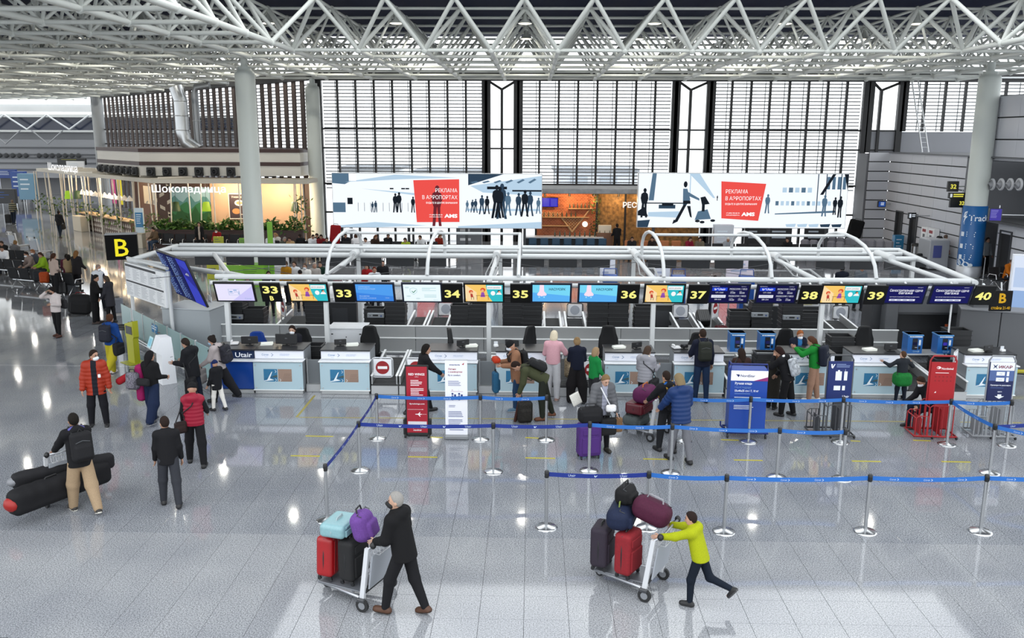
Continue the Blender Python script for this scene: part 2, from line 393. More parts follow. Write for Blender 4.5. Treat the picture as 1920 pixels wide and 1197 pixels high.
# ---- far hall end: grey wall, blue strip window with zigzag braces
YF = 90.0; z = lambda py: P(100, py, YF).z
m = MB(); m.box((-70, YF+.3, (z(330)+z(262))/2), (80, .5, z(262)-z(330)))
m.box((-70, YF+2.5, z(330)/2), (80, .3, z(330))); m.box((-70, YF+1.2, z(330)-.1), (80, 2.6, .2))
for py in (277, 290, 296, 306, 318): m.box((-70, YF, z(py)), (80, .12, .12), 1)
WF = structure(m.obj('wall_far', [mat('#85878b', .6), mat('#4c4e52', .6)]))
m = MB(); m.box((-70, YF+.6, (z(262)+z(245))/2), (80, .4, z(245)-z(262)), 0); structure(m.obj('trim_5', mat('#6d6f72', .6)))
wn += 1; w = structure(link('window_%d' % wn, None))
MB().box((-70, YF+.5, (z(245)+z(217))/2), (80, .1, z(217)-z(245))).obj('pane', mat('#0e1f3f', .2), w)
MB().box((-70, YF+.3, z(217)), (80, .3, .3)).box((-70, YF+.3, z(246)), (80, .3, .2)).obj('frame', mat('#c9cbc8', .5), w)
for k in range(14):
    x = -104+k*5.2*.42*2
    for s in (-1, 1): MB().cyl((x, YF-.6, z(243)), (x+s*2.18/1.0, YF-.6, z(216)), .09, n=6).obj('brace', PIPE, w)
    for s in (-1, 1): MB().cyl((x-2.18, YF-.9, z(270)), (x-2.18+s*1.6, YF-.8, z(245)), .07, n=6).obj('brace', mat('#8e9092', .5), w)
m = MB(); m.box((-72, YF-4, z(207)), (84, .5, .5)); m.box((-72, YF-2, z(200)), (84, .4, .3)); structure(m.obj('trim_6', PIPE))
vent = MB().lathe([(.26, 0), (.2, .08), (.08, .08)], 14, mx=UP).mesh('vent', mat('#26282b', .6))
for k in range(13):
    if k != 5:
        o = link('vent', vent, WF); o.location = (P(0, 292, YF).x+k*12.4*YF/FPX, YF-.06, z(292))
# ---- right wall of grey panels
def panel_wall(name, o, d, L, z0, z1, rh, cw, holes=(), mt=None):
    d = Vector(d).normalized(); ang = math.atan2(d.y, d.x); nrm = Vector((d.y, -d.x, 0))
    T = Matrix.Translation(o) @ Matrix.Rotation(ang, 4, 'Z'); bk = MB()
    W_ = bk.box((L/2, .08, (z0+z1)/2), (L, .1, z1-z0), mx=T).obj(name, JOINT); structure(W_)
    cache = {}; nz = max(1, round((z1-z0)/rh)); nx = max(1, round(L/cw)); hz, hx = (z1-z0)/nz, L/nx
    for r in range(nz):
        for c in range(nx):
            spans = [(c*hx, (c+1)*hx)]
            for (u0, u1, zt) in holes:
                if z0+(r+.5)*hz < zt:
                    ns = []
                    for s0, s1 in spans:
                        if u1 <= s0 or u0 >= s1: ns.append((s0, s1))
                        else:
                            if u0 > s0+.05: ns.append((s0, u0))
                            if u1 < s1-.05: ns.append((u1, s1))
                    spans = ns
            for s0, s1 in spans:
                key = round(s1-s0, 3)
                if key not in cache: cache[key] = MB().box((0, 0, 0), (s1-s0-.012, .05, hz-.055), 0, ch=.006).mesh('wall_panel', mt or GREYW)
                p = link('wall_panel', cache[key], W_); p.matrix_local = T @ Matrix.Translation(((s0+s1)/2, 0, z0+(r+.5)*hz))
    return T
XR = 20.6
def YR(px, py, X=XR):
    v = ray(px, py); return v.y*X/v.x
yA0, yA1 = 51.4, 42.3
dA = [(yA0-YR(1677, 450), yA0-YR(1690, 450)), (yA0-YR(1704, 450), yA0-YR(1718, 450))]
panel_wall('wall_right', (XR, yA0, 0), (0, -1, 0), yA0-yA1, 0, 5.5, .53, 1.5, [(u0, u1, 2.3) for u0, u1 in dA])
panel_wall('wall_right_return', (19.4, yA0, 0), (1, 0, 0), XR-19.4, 0, 5.5, .53, 1.2)
m = MB(); m.box((XR+3, yA1+4.5, 5.47), (6.2, 9.3, .06)); m.box((19.9, yA0+.8, 2.7), (1.2, 1.5, 5.4)); structure(m.obj('trim_7', mat('#6f7176', .6)))
XQ = 21.0; yB0 = 39.6
dB = (yB0-YR(1872, 480, XQ), yB0-YR(1895, 480, XQ))
panel_wall('wall_right_near', (XQ, yB0, 0), (0, -1, 0), 12, 0, 2.65, .53, 1.5, [(dB[0], dB[1], 2.3)])
panel_wall('wall_right_upper', (XQ-.25, yB0+2.0, 2.65), (0, -1, 0), 14, 2.65, 5.5, .95, 1.5)
for c in bpy.data.objects['wall_right_upper'].children: pass
m = MB(); m.box((XQ+2, yB0-5, 5.47), (5, 14, .06)); m.box((XQ+.6, yB0-5, 2.62), (2.0, 14, .05)); structure(m.obj('trim_8', mat('#55575b', .6)))
m = MB(); m.box((XQ+3.2, 41, 2.7), (.2, 4, 5.4)); m.box((XR+1.6, yA1, 2.7), (3.2, .2, 5.4)); m.box((XQ+1.6, yB0, 1.3), (3.2, .2, 2.6)); structure(m.obj('wall_niche', mat('#6e7075', .6)))
dn = 0
def door(x, ya, yb, h=2.25):
    global dn
    dn += 1; d = structure(link('door_%d' % dn, None)); d.location = (x, (ya+yb)/2, 0); w = abs(yb-ya)
    MB().box((.12, 0, h/2), (.05, w-.1, h), 0, ch=.01).obj('door_leaf', mat('#8b8e93', .45), d)
    MB().box((.0, w/2-.03, h/2), (.2, .07, h)).box((0, -w/2+.03, h/2), (.2, .07, h)).box((0, 0, h+.02), (.2, w, .06)).obj('door_frame', mat('#3a3b3e', .5), d)
    MB().tube([(.09, -w/2+.2, 1.0), (.03, -w/2+.2, 1.0), (.03, -w/2+.34, 1.0)], .015, 6).obj('door_handle', steel(), d)
    rect(mm := MB(), -.13, 1.55, .13, 1.68, 0, 0); mm.obj('door_sign', mat('#f0f0f0', .5), d).matrix_local = Matrix.Translation((.085, 0, 0)) @ Matrix.Rotation(-PI/2, 4, 'Z') @ UP
for u0, u1 in dA: door(XR+.02, yA0-u0, yA0-u1)
door(XQ+.02, yB0-dB[0], yB0-dB[1])
sm = MB(); rect(sm, -.13, 1.2, .13, 1.45, 0, 0); o = sm.obj('warning_sign', mat('#c89a2a', .5)); tag(o, 'small orange warning plate on the grey door nearest the blue column', 'sign')
o.matrix_world = Matrix.Translation((XQ+.095, yB0-(dB[0]+dB[1])/2, 0)) @ Matrix.Rotation(-PI/2, 4, 'Z') @ UP
# round air vents on the upper wall
names = ['farthest', 'second farthest', 'middle', 'second nearest', 'nearest']
for k, px in enumerate((1845, 1861, 1878, 1895, 1912)):
    y = YR(px, 346, XQ-.3)
    t = thing('wall_vent', 'round grey air nozzle on the upper grey wall, %s of the row of five' % names[k], 'vent', (XQ-.3, y, P(px, 346, y).z), -PI/2, 'air nozzles above the grey door')
    MB().lathe([(.27, 0), (.27, .05), (.2, .08), (.17, .02)], 20, mx=UP).obj('rim', mat('#b9bbbf', .4), t)
    MB().lathe([(.15, .0), (.15, .14), (.1, .2), (.09, .05), (.01, .05)], 16, mx=UP @ Matrix.Rotation(.4, 4, 'X')).obj('nozzle', mat('#8c8e93', .4), t)
# ladder standing on the roof of the grey block
t = thing('ladder', 'aluminium ladder leaning on the dark window frame above the grey wall', 'ladder', (P(1724, 284, 52.4).x, 51.6, 5.5))
top = P(1714, 150, 52.7); dx = top.x-t.location.x
for s in (-.18, .18): MB().cyl((s, 0, 0), (s+dx, 1.0, top.z-5.5), .04, n=6).obj('rail', steel('#c8cacc', .35), t)
for k in range(1, 15):
    q = k/15; MB().cyl((-.18+dx*q, q, (top.z-5.5)*q), (.18+dx*q, q, (top.z-5.5)*q), .02, n=6).obj('rung', steel('#c8cacc', .35), t)
# buildings outside the glass
def outside(px0, px1, ptop, Y, label, col, rows):
    a, b, zt = P(px0, ptop, Y).x, P(px1, ptop, Y).x, P(px0, ptop, Y).z
    t = thing('building', label, 'building', ((a+b)/2, Y, 0)); MB().box((0, 0, zt/2), (b-a, 8, zt)).box((0, 0, zt), (b-a+.4, 8.4, .25), 1).obj('building_wall', [mat(col, .8), mat('#8f9399', .8)], t)
    wm = MB().box((0, 0, 0), (1.5, .1, 1.3), 0, ch=.03).mesh('window', mat('#b9c2cc', .3))
    n = int((b-a)/2.6)
    for r in range(rows):
        for k in range(n):
            o = link('window', wm, t); o.location = (-(b-a)/2+2+k*2.55, -4.05, zt-1.2-r*2.2)
outside(655, 760, 312, 88, 'pale grey terminal annex outside behind the left lightbox', '#eef0f2', 2)
outside(790, 905, 318, 84, 'low whitish building outside left of the clear window strip', '#f0f2f4', 2)
outside(1040, 1185, 316, 80, 'grey building outside between the two lightboxes', '#d8dce2', 3)
# ================================================================ CHECK-IN ISLAND
STEEL = mat('#b9bbbc', .3, .6); STEELD = mat('#8b8d8f', .3, .85); BLACK = mat('#131416', .45); RUBBER = mat('#1d1e20', .7)
LOGO = mat('#3f77b8', .5); PALE = mat('#b9d3de', .15)
YC = 20.62
def counter(x0, x1, label, blank=False):
    w = x1-x0; c = thing('check_in_counter', label, 'counter', ((x0+x1)/2, YC, 0), 0, 'check-in counters')
    MB().box((0, .46, .05), (w-.04, .86, .1), 0, ch=.008).obj('plinth', STEEL, c)
    MB().box((0, .6, .58), (w-.02, .66, .96), 0, ch=.012).box((0, .26, .45), (w-.02, .4, .72), 0, ch=.012).obj('body', mat('#8f9499', .45), c)
    MB().box((0, .03, .46), (w, .03, .70), 0, ch=.006).obj('glass_panel', PALE, c)
    bolts = MB()
    for s in (-1, 1):
        for z in (.16, .74): bolts.cyl((s*(w/2-.06), .016, z), (s*(w/2-.06), .0, z), .018, n=8)
    bolts.obj('bolt_heads', STEEL, c)
    MB().box((0, .02, .105), (w+.02, .07, .025), 0, ch=.006).obj('lower_rail', mat('#e8eaea', .4), c)
    m = MB(); k = .33
    rect(m, -.36, .32, -.02, .64, 0); rect(m, .0, .32, .34, .64, 1)
    poly(m, [(-.36, .40), (-.22, .42), (-.12, .47), (-.02, .46), (-.02, .42), (-.2, .41), (-.36, .39)], 2, .003); poly(m, [(-.36, .34), (-.28, .36), (-.17, .56), (-.14, .58), (-.21, .40), (-.1, .36), (-.36, .325)], 3, .0035)
    poly(m, [(-.14, .44), (-.08, .48), (-.02, .49), (-.02, .44)], 4, .004)
    for r in range(6):
        for q in range(7-r//2): poly(m, [(.10+q*.034+r*.01, .34+r*.035), (.118+q*.034+r*.01, .352+r*.035), (.13+q*.034+r*.01, .34+r*.035), (.118+q*.034+r*.01, .328+r*.035)], 5, .003)
    for x, y in ((-.08, .58), (-.08, .36), (.03, .36)):
        poly(m, [(x, y+.035), (x+.012, y+.035), (x+.042, y), (x+.012, y-.035), (x, y-.035), (x+.03, y)], 3, .005)
    o = m.obj('printed_pictures', [mat('#3a93c6', .4), mat('#a98d7c', .5), mat('#2f6f96', .5), mat('#e9f3f8', .5), mat('#4c5d58', .5), mat('#8c7468', .5)], c); o.matrix_local = Matrix.Translation((0, .014, 0)) @ UP
    MB().box((0, .10, .845), (w+.05, .28, .03), 0, ch=.008).obj('ledge', mat('#e2e5e8', .35), c)
    MB().box((0, .2, .97), (w-.01, .06, .21), 0, ch=.006).obj('header_panel', mat('#e9ecf6', .4), c)
    m = MB()
    text(m, 'Сочи', -.43, .945, .05, 0); poly(m, [(-.2, 1.005), (-.185, 1.005), (-.14, .965), (-.185, .925), (-.2, .925), (-.155, .965)], 1, .003)
    text(m, 'Airport', -.36, .905, .018, 2); text(m, 'добро пожаловать', .02, .975, .02, 2); text(m, 'в аэропорт Сочи', .02, .945, .02, 2)
    o = m.obj('lettering', [mat('#6aa0d8', .5), LOGO, mat('#9cb9e4', .5)], c); o.matrix_local = Matrix.Translation((0, .168, 0)) @ UP
    MB().box((0, .52, 1.095), (w+.02, .8, .035), 0, ch=.008).obj('worktop', mat('#2a2b2e', .3), c)
    return c
CX = [(-6.88, -5.65), (-5.23, -3.99), (-2.58, -1.32), (-.88, .37), (1.81, 3.07), (3.52, 4.77), (6.25, 7.5), (7.93, 9.17), (10.69, 11.91)]
first = None
for (a, b), nm in zip(CX, ('adjoining the deep blue airline desk', 'between the masked clerk and the gate plates', 'behind the white roll-up stand', 'behind the people in tan and olive coats', 'where the woman in a quilted grey coat waits', 'where the man in navy stands', 'where the girl in green stands', 'where the boy leans', 'at the right end of the row')):
    lab = 'pale blue glass check-in counter '+nm
    if first is None: first = counter(a, b, lab)
    else: dup(first, ((a+b)/2, YC+.012*(a+6), 0), None, lab)
# Utair desk
c = thing('airline_desk', 'deep blue check-in desk with white lettering at the left end of the row', 'counter', (-7.42, YC, 0))
MB().box((0, .46, .05), (1.04, .86, .1), 0, ch=.008).obj('plinth', STEEL, c)
MB().box((0, .46, .48), (1.06, .84, .74), 0, ch=.01).box((0, .6, .95), (1.04, .6, .24), 0, ch=.01).obj('body', mat('#1450b4', .3), c)
MB().box((0, .1, .845), (1.08, .28, .03), 0, ch=.008).obj('ledge', mat('#e2e5e8', .35), c)
MB().box((0, .2, .97), (1.06, .06, .22), 0, ch=.006).obj('header_panel', mat('#12305e', .35), c)
m = MB(); text(m, 'Utair', .06, .90, .125, 0, bold=.01, width=.42); poly(m, [(-.3, 1.03), (-.25, 1.03), (-.25, .96), (-.2, .93), (-.12, 1.04), (-.07, 1.04), (-.16, .9), (-.24, .88), (-.3, .93)], 0, .003)
o = m.obj('lettering', mat('#f2f5fa', .5), c); o.matrix_local = Matrix.Translation((0, .168, 0)) @ UP
MB().box((0, .52, 1.095), (1.06, .8, .035), 0, ch=.008).obj('worktop', mat('#2a2b2e', .3), c)
# grey filler gates inside the pairs
pairs = [(-5.65, -5.23), (-1.32, -.88), (3.07, 3.52), (7.5, 7.93)]
for k, (a, b) in enumerate(pairs):
    t = thing('swing_gate', 'low grey swing gate between counters %s' % ('33 B and 33', '34 and 35', '36 and 37', '38 and 39')[k], 'gate', ((a+b)/2, YC+.35, 0), 0, 'gates between paired counters')
    MB().box((0, 0, .5), (b-a-.04, .03, .62), 0, ch=.006).obj('gate_leaf', mat('#74797d', .35), t)
    MB().box((0, .02, .1), (b-a-.02, .3, .2), 0, ch=.01).obj('gate_plinth', STEEL, t)
    MB().cyl((-(b-a)/2+.03, -.02, .15), (-(b-a)/2+.03, -.02, .85), .018, n=8).obj('hinge_post', STEEL, t)
# baggage belts between the pairs, each with its guard rails
def belt(x, w, y0, y1, z0, z1, label, group, guard=True):
    t = thing('baggage_belt', label, 'conveyor', (x, y0, 0), 0, group); L = y1-y0; sl = math.atan2(z1-z0, L)
    T = Matrix.Translation((0, L/2, (z0+z1)/2)) @ Matrix.Rotation(sl, 4, 'X')
    MB().box((0, L/2, (z0-.04)/2), (w, L, z0-.04), 0, ch=.01).obj('casing', STEEL, t)
    b = MB(); b.box((0, 0, -.02), (w-.1, L, .05), 0, ch=.015, mx=T)
    for k in range(int(L/.12)): b.box((0, -L/2+.06+.12*k, .008), (w-.14, .02, .012), 0, ch=.003, mx=T)
    b.obj('rubber_belt', mat('#2c2d2f', .55), t)
    if guard:
        for s in (-1, 1):
            g = MB(); g.box((s*(w/2-.03), 0, .1), (.035, L, .22), 0, ch=.006, mx=T); g.box((s*(w/2-.03), 0, .22), (.06, L, .025), 1, ch=.006, mx=T)
            g.obj('side_guard', [STEEL, mat('#eceeee', .4)], t)
    return t
gaps = [(-3.99, -2.58, '33 and 34'), (.37, 1.81, '35 and 36'), (4.77, 6.25, '37 and 38'), (9.17, 10.69, '39 and 40')]
for a, b, nm in gaps:
    for s in (0, 1):
        w = (b-a)/2-.03
        belt(a+.02+w/2+s*(w+.02), w, YC+.05, 22.75, .27, .42, '%s of the two short black baggage belts between counters %s' % (('left', 'right')[s], nm), 'weighing belts between the counters')
# long collector belt and steel screens behind the counters
t = thing('collector_belt', 'long black collector belt running behind the row of check-in counters', 'conveyor', (1.5, 23.4, 0))
MB().box((0, 0, .04), (19.5, 1.3, .08), 0, ch=.01).obj('casing', STEELD, t); b = MB(); b.box((0, 0, .1), (19.5, 1.1, .04), 0, ch=.01)
b.obj('rubber_belt', mat('#333436', .6), t)
t = thing('steel_screen', 'long brushed steel splash wall with white rails behind the collector belt', 'barrier', (0, 24.5, 0))
for k in range(10):
    MB().box((-9.3+1.98*k+.99, 0, .49), (1.965, .03, .82), 0, ch=.004).obj('sheet', mat(('#b9bbbc', '#b1b3b4', '#c2c4c4')[k % 3], .36, .55), t)
for z in (.92, .56, .14): MB().box((.6, -.03, z), (19.8, .07, .035), 0, ch=.01).obj('rail', mat('#eef0f0', .35), t)
t = thing('steel_shelf', 'steel counter shelf carrying two blue tag printers left of counter 38', 'shelf', (5.55, 22.2, 0))
def shelf(t, w):
    MB().box((0, 0, .84), (w, .55, .04), 0, ch=.008).obj('shelf_top', STEEL, t)
    for s in (-1, 1): MB().box((s*(w/2-.06), .1, .41), (.05, .3, .82), 0, ch=.008).obj('shelf_leg', STEEL, t)
shelf(t, 1.75)
t = thing('steel_shelf', 'steel counter shelf carrying two blue tag printers left of counter 40', 'shelf', (9.75, 22.2, 0)); shelf(t, 1.75)
def printer(x, label, scr):
    t = thing('tag_printer', label, 'kiosk', (x, 22.15, .86), 0, 'blue self-service tag printers'); B = mat('#2278cf', .35)
    MB().prism([(-.19, 0), (.19, 0), (.19, .5), (-.19, .5)], .34, 0, Matrix.Translation((0, .17, 0)) @ UP).box((0, 0, .48), (.4, .4, .04), 1, ch=.01).obj('housing', [B, mat('#5aa4e6', .4)], t)
    m = MB(); rect(m, -.15, .43, .17, .465, 0, .006); rect(m, -.07, .1, .06, .4, 1, .006); rect(m, -.055, .22, .045, .3, 4, .008); rect(m, .09, .22, .14, .36, 2, .006); rect(m, .09, .11, .14, .19, 1, .006)
    text(m, 'Сочи', -.04, .035, .04, 3, z=.006); poly(m, [(.08, .08), (.095, .08), (.125, .055), (.095, .03), (.08, .03), (.11, .055)], 3, .006)
    text(m, 'BAG TAG', -.12, .438, .018, 1, z=.008)
    o = m.obj('front_panel', [mat('#e9f1fa', .4), mat('#10131d', .3), mat('#d9e2ec', .4), mat('#bcdcf6', .5), glow(scr, .5)], t); o.matrix_local = Matrix.Translation((0, -.171, 0)) @ UP
    MB().box((.03, -.12, .16), (.07, .12, .01), 0, ch=.003).obj('paper_tray', mat('#e8e8ee', .4), t)
for px, lab, sc in ((1381, 'left blue tag printer on the shelf beside counter 37', '#3b3f8a'), (1437, 'right blue tag printer on the shelf left of the seated clerk', '#232a6a'), (1712, 'left blue tag printer on the shelf beside the boy', '#1b1e48'), (1768, 'right blue tag printer with a violet screen left of counter 40', '#4a3fd0')):
    printer(XA(px, 22.1, 1.1), lab, sc)
# no-entry gates
def gate_sign(x, y, z0, w, h, rz, label, blank=False):
    t = thing('gate_sign', label, 'sign', (x, y, z0), rz, 'gates closing the baggage belts')
    r = .07; pts = []
    for cx, cz, a0 in ((w/2-r, h-r, 0), (-w/2+r, h-r, 90), (-w/2+r, r, 180), (w/2-r, r, 270)):
        pts += [(cx+r*math.cos(math.radians(a0+k*30)), 0, cz+r*math.sin(math.radians(a0+k*30))) for k in range(4)]
    MB().tube(pts, .018, 6, closed=True).obj('tube_frame', mat('#c3c6c9', .3, .7) if not blank else mat('#3b3d40', .4), t)
    MB().box((0, 0, h/2), (w-.06, .012, h-.06), 0, ch=.004).obj('plate', mat('#eef0f4', .4), t)
    m = MB(); disc(m, 0, h/2, min(w, h)*.34, m=0, n=24); 
    if not blank: rect(m, -min(w, h)*.24, h/2-.035, min(w, h)*.24, h/2+.035, 1, .004)
    o = m.obj('symbol', [mat('#c31f2a', .5) if not blank else mat('#b4b9c4', .5), mat('#f4f4f4', .5)], t); o.matrix_local = Matrix.Translation((0, -.009, 0)) @ UP
    MB().cyl((-w/2, 0, -.25), (-w/2, 0, h*.9), .02, n=8).obj('gate_post', STEEL, t)
gate_sign(-3.7, 20.85, .40, .52, .5, 0, 'no-entry gate plate at the right edge of counter 33')
gate_sign(-2.86, 20.85, .40, .5, .5, 0, 'no-entry gate plate half hidden left of counter 34')
gate_sign(1.5, 20.85, .40, .5, .5, 0, 'no-entry gate plate left of counter 36 beside the person in green')
gate_sign(10.36, 20.8, .65, .5, .58, math.radians(55), 'no-entry gate plate turned sideways left of counter 40')
gate_sign(P(395, 580, 25.2).x, 25.2, 1.02, .5, .6, math.radians(-60), 'no-entry gate plate behind the left end post, turned sideways')
gate_sign(P(531, 580, 25.2).x, 25.2, 1.02, .5, .6, math.radians(-60), 'no-entry gate plate behind sign 33 B, turned sideways')
gate_sign(P(1341, 575, 25.6).x, 25.6, 1.0, .5, .6, math.radians(55), 'no-entry gate plate behind sign 37, turned sideways')
for px, nm in ((836, 'below sign 34'), (1078, 'below the nose screens'), (1276, 'below the cartoon screen next to sign 37'), (1577, 'below the cartoon screen next to sign 39')):
    gate_sign(P(px, 580, 27.4).x, 27.4, .62, .5, .45, 0, 'white gate plate with grey disc '+nm, True)
# belts of the far side of the island
for px0, px1, nm in ((520, 585, 'right of sign 33 B'), (765, 795, 'left, below the white screen'), (800, 840, 'right, below the white screen'), (1020, 1053, 'left, below the nose screens'), (1060, 1100, 'right, below the nose screens'), (1270, 1312, 'below sign 37, left'), (1316, 1362, 'below sign 37, right, with a black suitcase on it'), (1560, 1612, 'below the rightmost cartoon screen')):
    a, b = P(px0, 600, 25.6).x, P(px1, 600, 25.6).x
    belt((a+b)/2, max(.55, b-a), 24.75, 27.2, .45, .62, 'far-side baggage belt, '+nm, 'far-side baggage belts')
for k, (px, nm) in enumerate(((440, '33 B'), (640, '33'), (885, '34'), (985, '35'), (1140, '36'), (1240, '37'), (1430, '38'), (1500, '38, right half'))):
    t = thing('service_desk', 'dark desk with papers on the far side of the island behind sign '+nm, 'desk', (P(px, 560, 27.9).x, 27.9, 0))
    MB().box((0, 0, .5), (1.1, .6, .96), 0, ch=.015).obj('body', mat('#2b2d30', .5), t); MB().box((0, 0, 1.0), (1.2, .7, .04), 0, ch=.008).obj('worktop', mat('#77797c', .4), t)
    MB().box((.2, -.1, 1.06), (.28, .2, .1), 0, ch=.01).box((-.15, 0, 1.04), (.2, .28, .06), 1, ch=.008).obj('papers', [mat('#d8d3a4', .6), mat('#dfe3ea', .5)], t)
    MB().box((0, -.305, .55), (.5, .02, .5), 0, ch=.004).obj('desk_door', mat('#3a3c40', .5), t)
# stacks of black trays
def tray(label):
    t = thing('tray', label, 'tray', (0, 0, 0), 0, 'stacked black baggage trays')
    m = MB(); m.box((0, 0, .01), (.56, .42, .02), 0, ch=.006)
    for s in (-1, 1):
        m.box((s*.29, 0, .07), (.025, .46, .13), 0, ch=.008); m.box((0, s*.22, .07), (.58, .025, .13), 0, ch=.008)
    m.obj('tub', mat('#191a1d', .5), t); r = MB()
    for s in (-1, 1): r.box((s*.295, 0, .137), (.05, .5, .018), 0, ch=.006); r.box((0, s*.228, .137), (.62, .04, .018), 0, ch=.006)
    r.obj('rim', mat('#25272a', .45), t); return t
T0 = None
stacks = [(442, 25.6, 565, 'at left under the lilac screen'), (480, 25.6, 578, 'at right under the lilac screen'), (595, 25.6, 556, 'under the left cartoon screen'), (704, 25.6, 578, 'at left under the blue screen'), (743, 25.6, 566, 'at right under the blue screen'),
          (865, 25.6, 572, 'just right of sign 34'), (898, 25.6, 570, 'under the cartoon screen beside 34'), (962, 25.6, 556, 'straight under sign 35'), (997, 25.6, 566, 'right of the one under 35'), (1120, 25.6, 563, 'at left below sign 36'), (1158, 25.6, 563, 'at right below sign 36'), (1207, 25.6, 574, 'left of the middle post'),
          (1384, 25.6, 583, 'right of sign 37'), (1424, 25.6, 566, 'under the first departures screen'), (1481, 25.6, 566, 'under the second departures screen'), (1518, 25.6, 586, 'below sign 38'), (1574, 22.3, 630, 'behind counter 39'), (1437, 21.75, 662, 'left of the seated clerk'), (584, 21.9, 647, 'between the first two counters'), (1650, 25.6, 590, 'far behind counter 39'), (1790, 22.9, 618, 'beside the right tag printer'), (1770, 21.7, 672, 'below the right tag printers')]
for px, Y, ptop, nm in stacks:
    zt = P(px, ptop, Y).z; n = max(2, int(zt/.125)); x = XA(px, Y, .9); lowest = .12 if Y > 22 else 0
    base = zt-n*.125
    for k in range(n):
        if k < n-5 and k > 0 and Y > 25: 
            if base+k*.125 < .35: continue
        lab = 'black tray, %s in the stack %s' % (ORD[min(19, n-1-k)]+('' if k == n-1 else ' from top'), nm)
        loc = (x+random.uniform(-.012, .012), Y+random.uniform(-.012, .012), max(.0, base+k*.125))
        if T0 is None: T0 = tray(lab); T0.location = loc
        else: dup(T0, loc, random.uniform(-.02, .02), lab)
for px, Y, py in ((441, 25.35, 592), (1424, 25.35, 588), (1483, 25.35, 593), (705, 25.35, 589)):
    q = P(px, py, Y); t = thing('belt_printer', 'grey label printer standing between the trays at %s' % {441: 'the left end', 1424: 'the first departures screen', 1483: 'the second departures screen', 705: 'the blue screen'}[px], 'printer', (q.x, Y-.05, q.z-.1), 0)
    MB().box((0, 0, .07), (.5, .1, .14), 0, ch=.012).obj('housing', mat('#8d9297', .4, .3), t); m = MB()
    rect(m, -.08, .05, .08, .1, 0); disc(m, .17, .06, .025, m=1); disc(m, -.16, .07, .015, m=0); o = m.obj('control_face', [mat('#1a1c20', .4), mat('#3a5fae', .4)], t); o.matrix_local = Matrix.Translation((0, -.052, 0)) @ UP
# grey-white service cabinet
t = thing('service_cabinet', 'light grey metal cabinet standing behind counter 33', 'cabinet', (P(655, 640, 23.1).x, 23.1, 0))
MB().box((0, 0, .6), (.98, .7, 1.2), 0, ch=.015).obj('body', mat('#c3c6ca', .4), t); MB().box((0, 0, 1.215), (1.02, .74, .03), 0, ch=.008).obj('cabinet_top', mat('#d6d8db', .35), t)
MB().box((0, -.355, .58), (.9, .015, 1.1), 0, ch=.004).obj('cabinet_door', mat('#cbced2', .4), t)
MB().box((-.38, -.365, 1.06), (.05, .015, .03)).box((.38, -.365, 1.06), (.05, .015, .03)).cyl((0, -.362, .98), (0, -.375, .98), .015, n=8).obj('lock', BLACK, t)
# office chairs
def chair(px, Y, ptop, rz, label, col='#17181a', h=1.3):
    zt = P(px, ptop, Y).z; s = zt/1.3; t = thing('office_chair', label, 'chair', (XA(px, Y, zt-.2), Y, 0), rz)
    C_ = mat(col, .6, spec=.3)
    MB().box((0, .02, .5*s), (.5, .48, .1), 0, ch=.04).obj('seat', C_, t)
    b = MB(); n = 7
    rows = [(.52, .22, .0), (.58, .25, .02), (.8, .26, .06), (1.0, .25, .07), (1.12, .2, .05), (1.26, .17, .03), (1.3, .12, .02)]
    vs = []
    for z, w, d in rows: vs += [(-w, -.25-d*.6, z*s), (-w*.5, -.29-d, z*s), (w*.5, -.29-d, z*s), (w, -.25-d*.6, z*s), (w, -.18-d*.6, z*s), (w*.5, -.2-d, z*s), (-w*.5, -.2-d, z*s), (-w, -.18-d*.6, z*s)]
    fs = [(r*8+k, r*8+(k+1) % 8, (r+1)*8+(k+1) % 8, (r+1)*8+k) for r in range(len(rows)-1) for k in range(8)]+[tuple(range(7, -1, -1)), tuple(range(len(vs)-8, len(vs)))]
    b.add(vs, fs, 0, True); b.obj('backrest', C_, t)
    for q in (-1, 1): MB().tube([(q*.24, -.15, .5*s), (q*.3, -.12, .68*s), (q*.3, .15, .7*s)], .022, 6).obj('armrest', BLACK, t)
    MB().cyl((0, 0, .1), (0, 0, .46*s), .03, n=8).obj('gas_column', steel(), t)
    l = MB()
    for k in range(5):
        a = 2*PI*k/5; l.cyl((0, 0, .12), (.28*math.cos(a), .28*math.sin(a), .07), .025, .018, n=6); l.ell((.28*math.cos(a), .28*math.sin(a), .035), (.035, .035, .035), n=8, rings=5)
    l.obj('star_base', BLACK, t)
chair(477, 22.2, 626, PI, 'office chair with a rounded royal blue back behind the deep blue airline desk', '#2152b8')
chair(562, 22.35, 619, PI, 'black leather office chair behind the masked clerk'); chair(690, 22.0, 615, PI, 'black mesh office chair with headrest behind counter 33', '#121315')
chair(824, 22.0, 617, 1.7, 'black office chair turned sideways behind counter 34'); chair(1008, 22.0, 615, -2.2, 'black office chair turned sideways behind counter 35'); chair(1139, 22.0, 615, PI-.2, 'tall black office chair at the left edge of counter 36')
chair(1312, 22.1, 628, PI, 'black office chair behind the man in navy'); chair(1478, 22.25, 621, PI, 'black office chair behind the red-haired clerk'); chair(1627, 22.35, 616, PI, 'black office chair behind counter 39')
